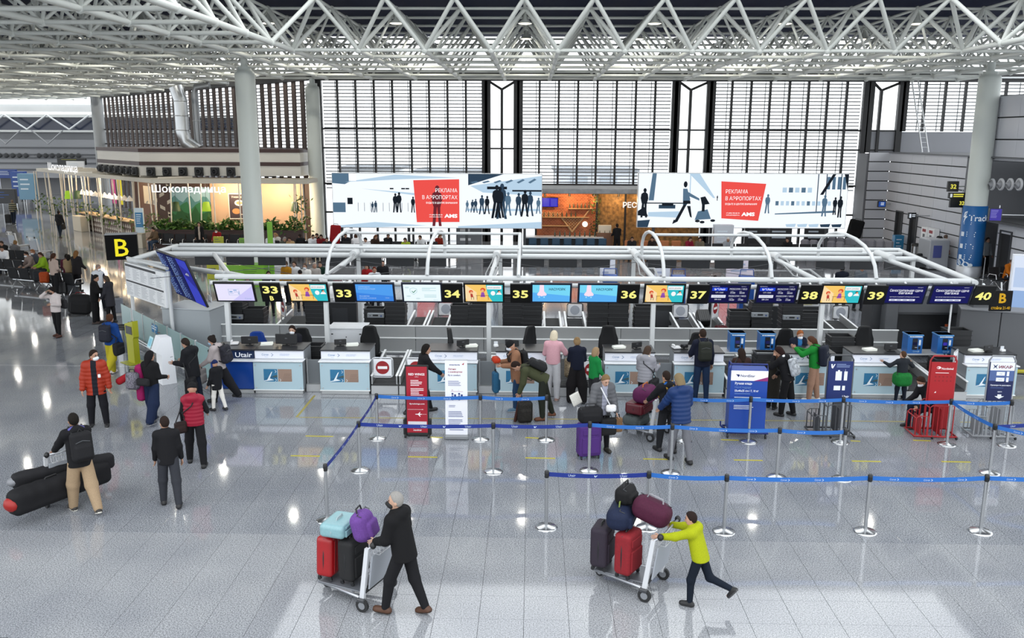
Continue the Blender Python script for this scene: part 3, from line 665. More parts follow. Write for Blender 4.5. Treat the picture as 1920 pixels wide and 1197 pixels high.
# monitors on the counters
def monitor(px, py, w, rz, label):
    Y = 21.2; x = XA(px, Y, 1.2); t = thing('monitor', label, 'monitor', (x, Y, 1.115), rz); h = .46*w
    MB().box((0, 0, .03+h/2), (w, .035, h), 0, ch=.012).obj('display_back', mat('#16171a', .45), t)
    MB().box((0, .02, .04), (.05, .03, .1), 0, ch=.006).obj('stand', BLACK, t); MB().box((0, .02, .006), (.2, .15, .012), 0, ch=.005).obj('foot', BLACK, t)
    MB().box((0, -.02, .05+h/2), (.06, .006, .03), 0, ch=.002).obj('badge', mat('#4b4d51', .4), t)
for px, w, rz, lab in ((468, .42, .1, 'black monitor on the deep blue airline desk'), (537, .56, -.05, 'wide black monitor in front of the masked clerk'), (638, .3, .25, 'small black monitor on counter 33'), (868, .34, .5, 'black monitor on the right end of counter 34'), (960, .36, -.3, 'black monitor on counter 35'), (1194, .3, .45, 'tilted black monitor on counter 36'), (1283, .2, .1, 'narrow black monitor on counter 37'), (1670, .34, .1, 'black monitor on counter 39'), (1853, .3, .4, 'black monitor on counter 40')): monitor(px, 640, w, rz, lab)
def small(px, kind, label):
    Y = 21.25; t = thing(kind, label, kind.replace('_', ' '), (XA(px, Y, 1.12), Y, 1.113), .2)
    if kind == 'paper_stack':
        for k in range(4): MB().box((.004*k, .003*k, .006+.012*k), (.3, .21, .011), 0, ch=.002, rot=.04*k).obj('paper', mat('#eceee6', .7), t)
    elif kind == 'telephone':
        MB().box((0, 0, .03), (.2, .2, .05), 0, ch=.015).obj('base', mat('#d9dadc', .4), t); MB().tube([(-.07, -.09, .08), (-.07, 0, .095), (-.07, .09, .08)], .022, 8).obj('handset', mat('#e6e7e9', .4), t)
    else: MB().box((0, 0, .03), (.12, .09, .06), 0, ch=.012).obj('base', mat('#e4e6e8', .4), t); MB().box((0, .03, .09), (.1, .02, .08), 0, ch=.006).obj('holder', mat('#cfd3d8', .4), t)
small(440, 'telephone', 'white desk telephone on the deep blue airline desk'); small(500, 'paper_stack', 'cream papers on the desk between the two black monitors'); small(660, 'paper_stack', 'cream papers on counter 33'); small(883, 'paper_stack', 'white papers at the right end of counter 34'); small(930, 'card_stand', 'small white stand on counter 35'); small(1160, 'paper_stack', 'papers on the left half of counter 36'); small(1268, 'telephone', 'white desk telephone on the left end of counter 37'); small(1630, 'paper_stack', 'papers on counter 39'); small(1880, 'card_stand', 'small white stand on counter 40'); small(1830, 'paper_stack', 'papers on counter 40')
# dark cabinets at the right end
t = thing('scanner_cabinet', 'tall dark grey cabinet of a baggage drop with an open hatch at the right end', 'cabinet', (11.3, 24.6, 0)); CD = mat('#55575b', .45)
MB().box((1.15, 0, .95), (.5, 1.5, 1.9), 0, ch=.015).box((-.05, .4, 1.65), (2.0, .7, .5), 0, ch=.015).box((-1.0, .4, .95), (.35, .9, 1.9), 0, ch=.015).obj('body', CD, t)
MB().box((0, .1, 1.38), (1.6, .1, .08), 0, ch=.01).obj('hatch_lip', mat('#303236', .4), t); MB().box((.1, .6, .7), (1.9, .1, 1.4)).obj('back_panel', mat('#2b2c30', .5), t)
MB().cyl((.55, -.1, 1.0), (.55, -.1, 1.1), .05, n=10).obj('beacon', mat('#c2521e', .4), t)
t = thing('grey_cabinet', 'broad dark grey cabinet wall right behind counter 40', 'cabinet', (13.2, 23.6, 0), -.35)
for k in range(3): MB().box((-.85+1.0*k, 0, .85), (.985, .7, 1.66), 0, ch=.012).obj('cabinet_door', mat('#5b5d61', .45), t)
MB().box((.15, 0, 1.7), (3.0, .74, .05), 0, ch=.01).obj('cabinet_top', mat('#77797d', .4), t)
t = thing('scanner_gate', 'dark grey scanner frame with an amber lamp behind the left tag printers of counter 40', 'cabinet', (P(1690, 600, 25).x, 25.3, 0))
MB().box((-.55, 0, .9), (.7, .8, 1.8), 0, ch=.015).obj('body', mat('#34363a', .45), t); MB().box((.35, 0, .85), (.12, .12, 1.7), 0, ch=.01).obj('post', mat('#4d4f53', .4), t)
MB().cyl((.35, -.07, 1.25), (.35, -.07, 1.37), .06, n=10).obj('beacon', mat('#e08a1e', .4), t); MB().box((.5, .2, 1.5), (1.1, .06, .08), 0, ch=.01).obj('crossbar', mat('#9a9c9f', .35, .6), t)
t = thing('flow_rail', 'yellow guard rail on the floor behind counter 40', 'rail', (12.6, 22.2, 0)); MB().cyl((-.6, 0, .35), (1.6, 0, .35), .05, n=10).obj('tube', mat('#d8cc2a', .4), t)
for q in (-.4, 1.4): MB().cyl((q, 0, 0), (q, 0, .35), .04, n=8).obj('post', mat('#d8cc2a', .4), t)
# glass partition and cabinet at the left end
A_, B_ = Vector((-8.05, 21.05, 0)), Vector((-13.1, 26.9, 0)); dv = (B_-A_); n = 7
t = thing('glass_partition', 'slanting row of pale green glass panels on a steel rail at the left end', 'partition', A_, math.atan2(dv.y, dv.x)); Lp = dv.length/n
for k in range(n):
    MB().box((Lp*(k+.5), 0, .58), (Lp-.05, .02, .9), 0, ch=.004).obj('glass_panel', mat('#9fbfc0', .12, alpha=.86), t)
    MB().box((Lp*k, 0, .53), (.04, .05, 1.06), 0, ch=.008).obj('post', STEEL, t)
for z in (.12, .2): MB().cyl((0, .07, z), (dv.length, .07, z), .03, n=8).obj('kick_rail', STEEL, t)
m = MB(); rect(m, -.28, .66, .28, .92, 0); rect(m, -.24, .83, .2, .86, 1, .004); rect(m, -.24, .76, .14, .79, 1, .004); disc(m, -.2, .89, .03, m=2, z=.004)
o = m.obj('notice', [mat('#3f9fe0', .5), mat('#eaf4fb', .5), mat('#e8b53a', .5)], t); o.matrix_local = Matrix.Translation((Lp*4.0, .014, 0)) @ Matrix.Rotation(PI, 4, 'Z') @ UP
q = G(318, 655); t = thing('partition_cabinet', 'plain light grey cabinet behind the slanting glass partition', 'cabinet', (-9.75, 24.6, 0), math.radians(-10))
MB().box((0, 0, .72), (1.5, 1.2, 1.44), 0, ch=.015).obj('body', mat('#9da3a7', .45), t); MB().box((0, 0, 1.455), (1.54, 1.24, .03), 0, ch=.008).obj('cabinet_top', mat('#b9bec2', .4), t)
# ---------------------------------------------------------------- pipe canopy
t = thing('pipe_canopy', 'white tubular canopy frame over the check-in island carrying the screens', 'frame', (0, 22.5, 0)); O = Vector((0, 22.5, 0))
def pipe(a, b, r=.075, name='pipe'): MB().cyl(Vector(a)-O, Vector(b)-O, r, n=10).obj(name, PIPE, t)
ZP = 2.6
pipe((-8.4, 22.6, 2.63), (11.4, 22.6, 2.66), .07); pipe((-8.5, 22.5, 2.48), (11.9, 22.4, 2.49), .06)
pipe((-12, 29.2, ZP+.03), (12.3, 29.2, ZP+.03), .075); pipe((-12, 28.55, ZP-.02), (12.1, 28.55, ZP-.02), .07); pipe((-11.9, 27.2, ZP), (12.1, 27.2, ZP), .085)
pipe((-12.1, 29.2, ZP), (-12.1, 25.7, ZP), .08); pipe((-12.2, 25.8, ZP), (-8.4, 23.3, 2.6), .07); pipe((-8.4, 23.4, 2.6), (-7.6, 22.6, 2.63), .07); pipe((12.3, 29.2, ZP), (11.5, 22.5, 2.63), .08)
pipe((-10.1, 27.2, ZP), (-8.3, 23.3, 2.6), .07)
for x in (-5.55, -1.1, 3.25, 7.55, 11.0): pipe((x, 22.5, ZP), (x, 29.2, ZP), .07); pipe((x, 26.6, ZP+.1), (x, 27.8, ZP+.1), .12, 'clamp')
for x in (-8.1, -5.45, -1.13, 3.2, 7.6): MB().box((x, 0, 1.3), (.12, .12, 2.6), 0, ch=.012).obj('post', PIPE, t)
MB().cyl((10.95, 0, 0), (10.95, 0, 2.6), .025, n=8).obj('post', PIPE, t)
for x in (-9.9, -5.5, -1.0, 3.2, 7.5, 11.9): MB().box((x, 4.7, 1.3), (.12, .12, 2.6), 0, ch=.012).obj('post', PIPE, t)
AR = (-5.4, -2.75, 3.45, 6.25, 8.95)
for x in AR:
    pts = [(x, .0, 2.72)]+[(x, 2.45-2.35*math.cos(a), 2.75+.85*math.sin(a)**.8) for a in np.linspace(.25, PI-.25, 9)]+[(x, 4.7, 2.66)]
    MB().tube(pts, .05, 8).obj('hoop', PIPE, t)
MB().tube([(-.35, 0, 2.72), (-.35, 2.3, 3.58), (-.35, 2.45, 3.55), (-.35, 4.7, 2.66)], .05, 8).obj('hoop', PIPE, t)
for a, b in ((-5.4, -.35), (3.45, 8.95)):
    for y, z in ((2.45, 3.56), (1.15, 3.3)): MB().cyl((a, y, z), (b, y, z), .04, n=8).obj('chord', PIPE, t)
wires = MB(); bays = [-10.2, -5.55, -1.1, 3.25, 7.55, 11.6]
for a, b in zip(bays, bays[1:]):
    for p, q in (((a, 4.6, 2.45), (b, .2, 2.55)), ((a, .2, 2.55), (b, 4.6, 2.45))): wires.cyl(p, q, .008, n=4, caps=False)
wires.obj('brace_wires', mat('#4a4c50', .5), t)
for x in (-5.55, -1.1, 3.25, 7.55):
    MB().tube([(x+.1, .3, 2.66), (x+.15, 1.5, 2.72), (x+.05, 2.6, 2.55), (x+.1, 3.6, 2.7), (x-.05, 4.6, 2.72)], .03, 6).tube([(x-.12, .2, 2.6), (x-.2, 1.8, 2.5), (x-.1, 3.2, 2.62), (x-.1, 4.5, 2.6)], .022, 6).obj('cable_bundle', mat('#9a9c9e', .6), t)
    MB().box((x, .25, 2.62), (.35, .12, .06), 0, ch=.01).box((x+.2, .4, 2.66), (.08, .2, .05), 0, ch=.01).obj('bracket', mat('#2a2b2e', .5), t)
# backs of the far side's screens, hung from the rear pipes
px = 352; k = 0
while px < 1660:
    if k % 5 != 3:
        x = G(px+22, 490, 2.2).x
        r = thing('far_screen', 'back of a dark screen hung under the rear canopy pipe, %s from the left' % (ORD[k] if k else 'first'), 'screen', (x, 29.2, 1.95), 0, 'screens facing the far side')
        MB().box((0, 0, .27), (.95, .06, .52), 0, ch=.012).obj('screen_back', mat('#26282c', .5), r); MB().cyl((0, .0, .5), (0, 0, .66), .03, n=6).obj('hanger', PIPE, r)
    px += 62; k += 1
# ---------------------------------------------------------------- hanging screens and numbers
TILT = math.radians(24)
def hung(px, w, h, label, name, cat, group, frame, draw, mats, py=530):
    Y = 22.12; q = P(px, py, Y); t = thing(name, label, cat, (q.x, Y, q.z), 0, group)
    R = Matrix.Rotation(TILT, 4, 'X'); bez = .05 if name == 'screen' else .0
    MB().box((0, 0, 0), (w, .05, h), 0, ch=.008, mx=R @ Matrix.Translation((0, .03, -h/2))).obj('casing', mat(frame, .4), t)
    MB().cyl((0, .04, -.05), (0, .2, .02), .03, n=6).cyl((0, .15, -.3), (0, .3, -.1), .02, n=6).obj('bracket', PIPE, t)
    m = MB(); draw(m, w-2*bez, h-2*bez)
    o = m.obj('display' if name == 'screen' else 'digits', mats, t); o.matrix_local = R @ Matrix.Translation((-w/2+bez, .002, -h+bez)) @ UP
W_ = '#f4f7ff'
def d_lilac(m, w, h):
    rect(m, 0, 0, w, h, 0); poly(m, [(w*.4, 0), (w, 0), (w, h*.9)], 1, .0025)
    for a, b, c, d in ((.33, .33, .62, .34), (.33, .7, .64, .71), (.33, .33, .34, .7), (.61, .33, .625, .6), (.36, .42, .46, .44), (.36, .5, .44, .58), (.47, .52, .58, .54), (.47, .6, .56, .66), (.585, .38, .60, .52)): rect(m, a*w, b*h, c*w, d*h, 2, .004)
    text(m, 'Сочи', w*.74, h*.08, .05, 2, z=.004)
def d_cartoon(m, w, h):
    rect(m, 0, 0, w, h, 0); poly(m, [(w*.05, 0), (w*.3, 0), (w*.3, h*.55), (0, h), (0, h*.2)], 7, .0025); poly(m, [(w*.55, h*1), (w, h), (w, 0), (w*.72, 0), (w*.62, h*.3), (w*.58, h*.6)], 1, .003)
    rect(m, w*.58, h*.74, w*.97, h*.95, 2, .004); text(m, 'ШКОЛА ДИЗАЙНА', w*.6, h*.8, .035, 3, width=w*.33, z=.006, bold=.01)
    disc(m, w*.15, h*.58, .055, m=4, z=.005); disc(m, w*.16, h*.54, .035, m=6, z=.006); poly(m, [(w*.13, h*.46), (w*.19, h*.46), (w*.21, h*.25), (w*.14, h*.25)], 5, .006)
    for x in (.15, .21): rect(m, w*x, h*.1, w*x+.012, h*.27, 3, .005)
    disc(m, w*.47, h*.7, .065, m=4, z=.005); disc(m, w*.46, h*.66, .04, m=6, z=.006); poly(m, [(w*.43, h*.56), (w*.5, h*.56), (w*.53, h*.27), (w*.4, h*.27)], 8, .006)
    for x in (.44, .48): rect(m, w*x, h*.1, w*x+.012, h*.28, 6, .005)
    rect(m, w*.28, h*.35, w*.64, h*.37, 9, .0065); rect(m, w*.3, h*.1, w*.31, h*.36, 9, .006); rect(m, w*.61, h*.1, w*.62, h*.36, 9, .006)
    disc(m, w*.74, h*.5, .06, .07, m=2, z=.005); disc(m, w*.9, h*.62, .035, m=3, z=.006); disc(m, w*.91, h*.59, .028, m=6, z=.007); poly(m, [(w*.82, h*.42), (w*.98, h*.42), (w*.95, h*.54), (w*.86, h*.54)], 2, .006)
def d_blue(m, w, h):
    rect(m, 0, 0, w, h, 0); poly(m, [(0, 0), (w, 0), (w, h*.3), (0, h*.5)], 1, .0025)
    for s, y in (('ЗАПРЕЩЕНО', .82), ('В РУЧНОЙ КЛАДИ', .7), ('PROHIBITED', .26), ('IN HAND LUGGAGE', .14)): text(m, s, w*.08, h*y, .035, 2, z=.004)
    text(m, 'Сочи', w*.78, h*.17, .03, 2, z=.004)
def d_check(m, w, h):
    rect(m, 0, 0, w, h, 0); sh = [(.18, .75), (.27, .8), (.36, .75), (.36, .55), (.27, .4), (.18, .55)]
    pts = [(a*w, b*h) for a, b in sh]
    for p, q in zip(pts, pts[1:]+pts[:1]):
        dx, dy = q[0]-p[0], q[1]-p[1]; L = math.hypot(dx, dy); nx, ny = -dy/L*.005, dx/L*.005; poly(m, [(p[0]-nx, p[1]-ny), (q[0]-nx, q[1]-ny), (q[0]+nx, q[1]+ny), (p[0]+nx, p[1]+ny)], 2, .004)
    poly(m, [(w*.22, h*.6), (w*.235, h*.63), (w*.265, h*.55), (w*.33, h*.68), (w*.345, h*.66), (w*.268, h*.49)], 1, .005)
    for y in (.78, .72, .63, .38, .3, .24): rect(m, w*(.5 if y > .5 else .55), h*y, w*(.88 if y != .72 else .72), h*y+.012, 2, .004)
    for x, y in ((.1, .82), (.13, .3), (.38, .16)): disc(m, w*x, h*y, .06, .025, m=3, z=.0035)
    text(m, 'Сочи', w*.8, h*.05, .035, 2, z=.004)
def d_nose(m, w, h):
    rect(m, 0, 0, w, h, 0); poly(m, [(0, 0), (w, 0), (w, h*.35), (0, h*.55)], 1, .0025)
    poly(m, [(w*.19, h), (w*.3, h), (w*.31, h*.62), (w*.38, h*.45), (w*.36, h*.36), (w*.27, h*.34), (w*.25, h*.31), (w*.22, h*.34), (w*.14, h*.36), (w*.12, h*.45), (w*.18, h*.62)], 2, .004)
    for x in (.18, .31): disc(m, w*x, h*.27, .022, m=4, z=.004)
    text(m, 'НАСМОРК', w*.44, h*.68, .075, 3, width=w*.44, bold=.012, z=.005)
def d_flight(m, w, h):
    rect(m, 0, 0, w, h, 0); rect(m, w*.04, h*.68, w*.44, h*.88, 1, .003); text(m, 'Utair', w*.2, h*.73, .065, 2, bold=.02, z=.005); poly(m, [(w*.1, h*.84), (w*.12, h*.84), (w*.125, h*.76), (w*.17, h*.84), (w*.19, h*.84), (w*.13, h*.72), (w*.1, h*.74)], 2, .005)
    for y, d, no, t1, t2 in ((.75, 'MOSCOW / VKO', 'UT-1260', '19:40', '20:50'), (.33, 'MOSCOW / VKO', 'ВЯ-334', '16:20', '17:00')):
        text(m, d, w*.5, h*y, .055, 2, width=w*.46, z=.005); text(m, no, w*.14, h*(y-.2), .04, 2, z=.005)
        for k, s in enumerate((t1, t2)): text(m, s, w*(.53+.24*k), h*(y-.22), .045, 2, bold=.01, z=.005); text(m, ('STARTS', 'ENDS')[k], w*(.53+.24*k), h*(y-.11), .018, 2, z=.005)
    rect(m, w*.04, h*.27, w*.42, h*.44, 2, .003); text(m, 'ТУРКМЕНИСТАН', w*.07, h*.32, .04, 3, width=w*.32, z=.005)
    text(m, 'REGISTRATION', w*.03, h*.93, .02, 2, z=.005); text(m, '16:05 20.11', w*.8, h*.93, .02, 2, z=.005)
def d_self(m, w, h):
    rect(m, 0, 0, w, h, 0); text(m, 'Самостоятельная сдача', w*.5, h*.68, .075, 1, width=w*.86, align='c', bold=.015, z=.005); text(m, 'багажа', w*.5, h*.53, .075, 1, align='c', bold=.015, z=.005)
    text(m, 'сдача багажа заканчивается за 40 минут до вылета рейса', w*.5, h*.34, .025, 1, width=w*.78, align='c', z=.005); rect(m, w*.12, h*.12, w*.8, h*.23, 1, .004)
    for k in range(4): rect(m, w*(.16+.16*k), h*.15, w*(.27+.16*k), h*.2, 2, .006)
    text(m, '16:05 20.11', w*.78, h*.9, .022, 1, z=.005)
E_ = 1.0
CART = [glow('#f3c66a', E_), glow('#35bcc6', E_), glow('#f3f4f4', E_), glow('#2b2333', .6), glow('#d9532b', E_), glow('#b8443a', .9), glow('#f2b48c', .9), glow('#f6d9a8', E_), glow('#9a55b8', .9), glow('#5a3a33', .6)]
LIL = [glow('#e4e0f8', E_), glow('#c9c4f4', E_), glow('#8fb2dd', .9)]; BLU = [glow('#4f9bea', E_), glow('#3d83de', E_), glow('#bcd9fa', .9)]
CHK = [glow('#e8f6fb', E_), glow('#3d8c6e', .9), glow('#a9d3d8', .9), glow('#d5eaee', .9)]; NOS = [glow('#76d3f1', E_), glow('#5aaef0', E_), glow('#f6dcec', E_), glow('#1e3a52', .5), glow('#9fdcf8', E_)]
FLI = [glow('#16164e', .8), glow('#2248d8', .9), glow('#eef1ff', .9), glow('#8a93b8', .7)]; SLF = [glow('#1b1c62', .8), glow('#f0f2ff', .9), glow('#8f9bd0', .8)]
sc = [(436, d_lilac, LIL, 'lilac screen with a floor plan drawing, leftmost of the row'), (575, d_cartoon, CART, 'yellow and teal cartoon advert screen between signs 33 B and 33'), (700, d_blue, BLU, 'plain blue notice screen right of sign 33'), (790, d_check, CHK, 'pale screen with a shield and green tick left of sign 34'), (907, d_cartoon, CART, 'yellow and teal cartoon advert screen between signs 34 and 35'),
      (1034, d_nose, NOS, 'light blue screen with a nose, beside sign 35'), (1123, d_nose, NOS, 'light blue screen with a nose, beside sign 36'), (1248, d_cartoon, CART, 'yellow and teal cartoon advert screen between signs 36 and 37'), (1370, d_flight, FLI, 'dark blue departures screen beside sign 37'), (1460, d_flight, FLI, 'dark blue departures screen beside sign 38'), (1582, d_cartoon, CART, 'yellow and teal cartoon advert screen between signs 38 and 39'),
      (1703, d_self, SLF, 'dark blue self baggage drop screen beside sign 39'), (1790, d_self, SLF, 'dark blue self baggage drop screen beside sign 40')]
for k, (px, dr, ms, lab) in enumerate(sc):
    hung(px, 1.07, .62, lab, 'screen', 'screen', 'hanging check-in screens', '#0d0e10' if dr in (d_cartoon, d_lilac) else '#182038', dr, ms, 530+k*.35)
YEL = [glow('#f6f08a', 1.0)]
def digits(s, sub=None):
    def f(m, w, h):
        if sub: text(m, s, w/2, h*.48, .22, 0, align='c', bold=.03, z=.004, width=w*.74); text(m, sub, w/2, h*.1, .14, 0, align='c', bold=.03, z=.004)
        else: text(m, s, w/2, h*.3, .23, 0, align='c', bold=.03, z=.004, width=w*.74)
    return f
for px, s, sub in ((504, '33', 'B'), (642, '33', None), (847, '34', None), (976, '35', None), (1181, '36', None), (1312, '37', None), (1523, '38', None), (1648, '39', None), (1851, '40', None)):
    hung(px, .54, .60, 'black sign with glowing yellow number %s over the counters' % (s+(' '+sub if sub else ' alone' if s == '33' else '')), 'number_sign', 'sign', 'lit counter numbers', '#0b0b0c', digits(s, sub), YEL, 531+(px-400)*.004)
def d_b(m, w, h): text(m, 'B', w*.55, h*.42, .25, 0, align='c', bold=.03, z=.004); text(m, 'стойки 21-40', w*.5, h*.1, .075, 0, align='c', width=w*.86, bold=.015, z=.004)
q = P(1880, 545, 22.4); t = thing('zone_sign', 'black sign with an amber B and counter range, behind sign 40', 'sign', (q.x, 22.4, q.z))
MB().box((0, .03, -.28), (.56, .05, .54), 0, ch=.008).obj('casing', mat('#0b0b0c', .6, spec=.2), t); MB().cyl((0, .05, -.02), (0, .1, .2), .02, n=6).obj('bracket', PIPE, t)
m = MB(); d_b(m, .56, .54); o = m.obj('digits', glow('#d8a92a', .9), t); o.matrix_local = Matrix.Translation((-.28, .002, -.55)) @ UP
# departures board at the left corner
TL = P(291, 469, 24.5); TR = P(346, 489, 22.4); TR.z = TL.z; dv = TR-TL; ang = math.atan2(dv.y, dv.x)
t = thing('departures_board', 'tall dark blue departures board of three joined screens, tilted, at the left corner', 'screen', TL, ang); R = Matrix.Rotation(math.radians(21), 4, 'X'); L = dv.length; H = 1.42
for k in range(3):
    MB().box((L*(k+.5)/3, .03, -H/2), (L/3-.015, .06, H), 0, ch=.008, mx=R).obj('casing', mat('#0c0e16', .35), t)
    m = MB(); a, b = L*k/3+.03, L*(k+1)/3-.03; rect(m, a, -H+.03, b, -.03, 0 if k < 2 else 3)
    if k < 2:
        for r in range(20):
            y = -.12-r*.064; rect(m, a+.02, y, a+.05, y+.035, 1, .004)
            for q0, q1 in ((.1, .3), (.34, .5), (.56, .68)): rect(m, a+q0*(b-a), y+.003, a+(q1-.1*random.random())*(b-a), y+.03, 2, .004)
    else: poly(m, [(a, -H+.03), (b, -H+.03), (b, -H+.5), (a+.1, -H+.9)], 4, .004); poly(m, [(a, -.03), (b, -.03), (b, -.4), (a, -.2)], 4, .004)
    o = m.obj('display', [glow('#151f5c', .8), glow('#b9d3f4', .8), glow('#8fb0e8', .9), glow('#2a2c9c', .8), glow('#3b46c8', .8)], t); o.matrix_local = R @ Matrix.Translation((0, -.004, 0)) @ UP
for q in (.3, L-.3): MB().cyl((q, .1, -.4), (q, .35, -.55), .03, n=6).obj('bracket', PIPE, t)
# timetable board
q = Vector((-12.45, 26.0, 0)); dv = Vector((-10.35, 23.9, 0))-q; t = thing('timetable_board', 'white printed timetable board on two posts behind the glass partition', 'board', q, math.atan2(dv.y, dv.x)); L = dv.length
MB().box((L/2, .08, 2.0), (L, .14, 1.02), 0, ch=.01).obj('panel', mat('#e8eaec', .4), t)
for x in (.1, L+.05): MB().cyl((x, .12, 0), (x, .12, 2.55), .055, n=10).obj('post', PIPE, t)
MB().cyl((0, .12, 2.62), (L, .12, 2.62), .05, n=8).obj('top_tube', PIPE, t)
m = MB(); rect(m, .05, 2.4, L*.8, 2.47, 0); rect(m, .05, 1.93, L-.1, 1.98, 0)
for c in range(5):
    for r in range(26):
        y = 2.36-r*.032
        if abs(y-1.96) > .05: rect(m, .06+c*L/5.1, y, .06+c*L/5.1+random.uniform(.25, .5), y+.012, 1)
for c in range(1, 5): rect(m, .03+c*L/5.1, 1.52, .035+c*L/5.1, 2.38, 1)
o = m.obj('print', [mat('#3a3c40', .6), mat('#b4b8bd', .6)], t); o.matrix_local = Matrix.Translation((0, .006, 0)) @ UP
# B cube
q = P(228, 464, 26.2); t = thing('zone_cube', 'black hanging cube with a big yellow B over the left corner', 'sign', (q.x, 26.2, q.z), math.radians(22)); s = .9
MB().box((0, .25, 0), (s, .5, s*.86), 0, ch=.012).obj('cube', mat('#0a0a0b', .7, spec=.1), t); MB().box((0, .25, s*.435), (s+.02, .52, .02), 0, ch=.004).obj('lid', mat('#8c8e91', .5), t)
MB().cyl((.35, .25, -.38), (.35, .25, -.6), .06, n=8).obj('mount', PIPE, t)
m = MB(); text(m, 'B', 0, -.27, .55, 0, align='c', bold=.008, z=.004, width=.38); o = m.obj('letter', glow('#f4e62c', .95), t); o.matrix_local = Matrix.Translation((0, -.002, 0)) @ UP

q = P(1322, 600, 26.2); suitcase_spot = (q.x, 26.2)
# ================================================================ QUEUE BARRIERS, STANDS, FLOOR TAPE
CHROME = mat('#b4b6b8', .22, .95); BLUEB = mat('#2f86ec', .5); NAVYB = mat('#1c3ca8', .5); INK = mat('#cfe0f6', .5)
ST = {}
def stanchion(key, px, py, label):
    g = G(px, py); t = thing('stanchion', label, 'barrier post', g, 0, 'steel belt stanchions of the queue'); ST[key] = (t, g)
    if key == 1:
        b = MB().lathe([(.185, 0), (.185, .012), (.16, .03), (.05, .055), (.036, .06)], 28); b.obj('base', CHROME, t)
        MB().lathe([(.03, .05), (.03, .9)], 16).obj('pole', CHROME, t)
        MB().lathe([(.034, .88), (.038, .89), (.038, .985), (.03, 1.0)], 16).box((0, -.036, .935), (.05, .02, .07), 0, ch=.005).box((0, .036, .935), (.05, .02, .07), 0, ch=.005).obj('belt_head', BLACK, t)
    else:
        for ch in ST[1][0].children:
            if ch.name.split('.')[0] in ('base', 'pole', 'belt_head'): c = ch.copy(); COL.objects.link(c); c.parent = t
row = {1: (614, 976, 'nearest steel stanchion at the lower end of the slanting dark blue belt'), 2: (675, 883, 'steel stanchion at the left corner where two dark blue belts meet'), 3: (708, 823, 'steel stanchion at the left end of the far bright blue belt'), 4: (901, 825, 'steel stanchion right of the white roll-up stand'), 5: (1024, 826, 'steel stanchion at the right end of the left bright belt, beside the orange-black backpack'),
       6: (925, 886, 'steel stanchion in the middle row, nearest left of the purple suitcase'), 7: (1104, 884, 'steel stanchion in front of the purple suitcase'), 8: (1257, 888, 'steel stanchion in front of the person in grey trousers'), 9: (1403, 829, 'steel stanchion in front of the blue hand luggage stand'), 10: (1456, 896, 'steel stanchion in the middle row, right of the blue luggage stand'),
       11: (1024, 990, 'steel stanchion at the left end of the nearest belt row'), 12: (1213, 991, 'steel stanchion behind the loaded trolley of the boy in yellow'), 13: (1357, 998, 'steel stanchion right of the boy in yellow'), 14: (1622, 998, 'steel stanchion in the nearest row, in front of the dark blue size checker'), 15: (1838, 998, 'rightmost steel stanchion of the nearest row'),
       16: (1575, 830, 'steel stanchion right in front of the dark blue size checker'), 17: (1578, 899, 'steel stanchion at the right end of the middle belt row'), 18: (1775, 834, 'steel stanchion in front of the red size checker'), 19: (1887, 836, 'steel stanchion in front of the grey size checker'), 20: (1855, 888, 'steel stanchion right where a dark blue belt leaves the picture'), 21: (1281, 828, 'steel stanchion hidden behind the person in the blue quilted coat')}
for k, v in row.items(): stanchion(k, *v)
def ribbon(a, b, navy, marks=True):
    ta, ga = ST[a]; gb = ST[b][1] if not isinstance(b, tuple) else Vector(b); d = gb-ga; L = d.length; ang = math.atan2(d.y, d.x)
    n = 10; m = MB(); zc = lambda u: .935-.03*4*u*(1-u)
    for i in range(n):
        u0, u1 = i/n, (i+1)/n; x0, x1 = .03+u0*(L-.06), .03+u1*(L-.06)
        for y in (-.001, .001): m.add([(x0, y, zc(u0)-.037), (x1, y, zc(u1)-.037), (x1, y, zc(u1)+.037), (x0, y, zc(u0)+.037)], [(0, 1, 2, 3)])
    x = .35; k = 0
    flip = abs(ang) > PI/2
    while x < L-.4:
        T = Matrix.Translation((x, -.003, zc(x/L)-.018)) @ UP
        if flip: T = Matrix.Translation((x, .003, zc(x/L)-.018)) @ Matrix.Rotation(PI, 4, 'Z') @ UP
        if navy:
            if k % 2 == 0: text(m, 'Utair', 0, 0, .042, 1, mx=T, z=.001)
            else: poly(m, [(0, .03), (.015, .03), (.02, .01), (.04, .03), (.055, .03), (.025, -.002), (.004, .004)], 1, .001, mx=T)
        else:
            text(m, 'Сочи', -.03, 0, .03, 1, mx=T, z=.001); poly(m, [(.085, .03), (.097, .03), (.12, .012), (.097, -.005), (.085, -.005), (.108, .012)], 1, .001, mx=T)
        x += .42 if navy else .55; k += 1
    o = m.obj('retractable_belt', [NAVYB if navy else BLUEB, INK], ta); o.rotation_euler = (0, 0, ang)
for a, b, nv in ((3, 4, 0), (4, 5, 0), (21, 9, 0), (9, 16, 0), (16, 18, 0), (18, 19, 0), (2, 6, 1), (6, 7, 1), (7, 8, 0), (8, 10, 0), (10, 17, 0), (11, 12, 1), (12, 13, 0), (13, 14, 0), (14, 15, 0), (3, 2, 1), (2, 1, 1), (18, 20, 0)): ribbon(a, b, nv)
g15, g20 = ST[15][1], ST[20][1]
ribbon(15, (g15.x+2.6, g15.y+.05, 0), 0); ribbon(20, (g20.x+2.2, g20.y+.6, 0), 1); ribbon(20, (g20.x+1.9, g20.y-1.6, 0), 0)
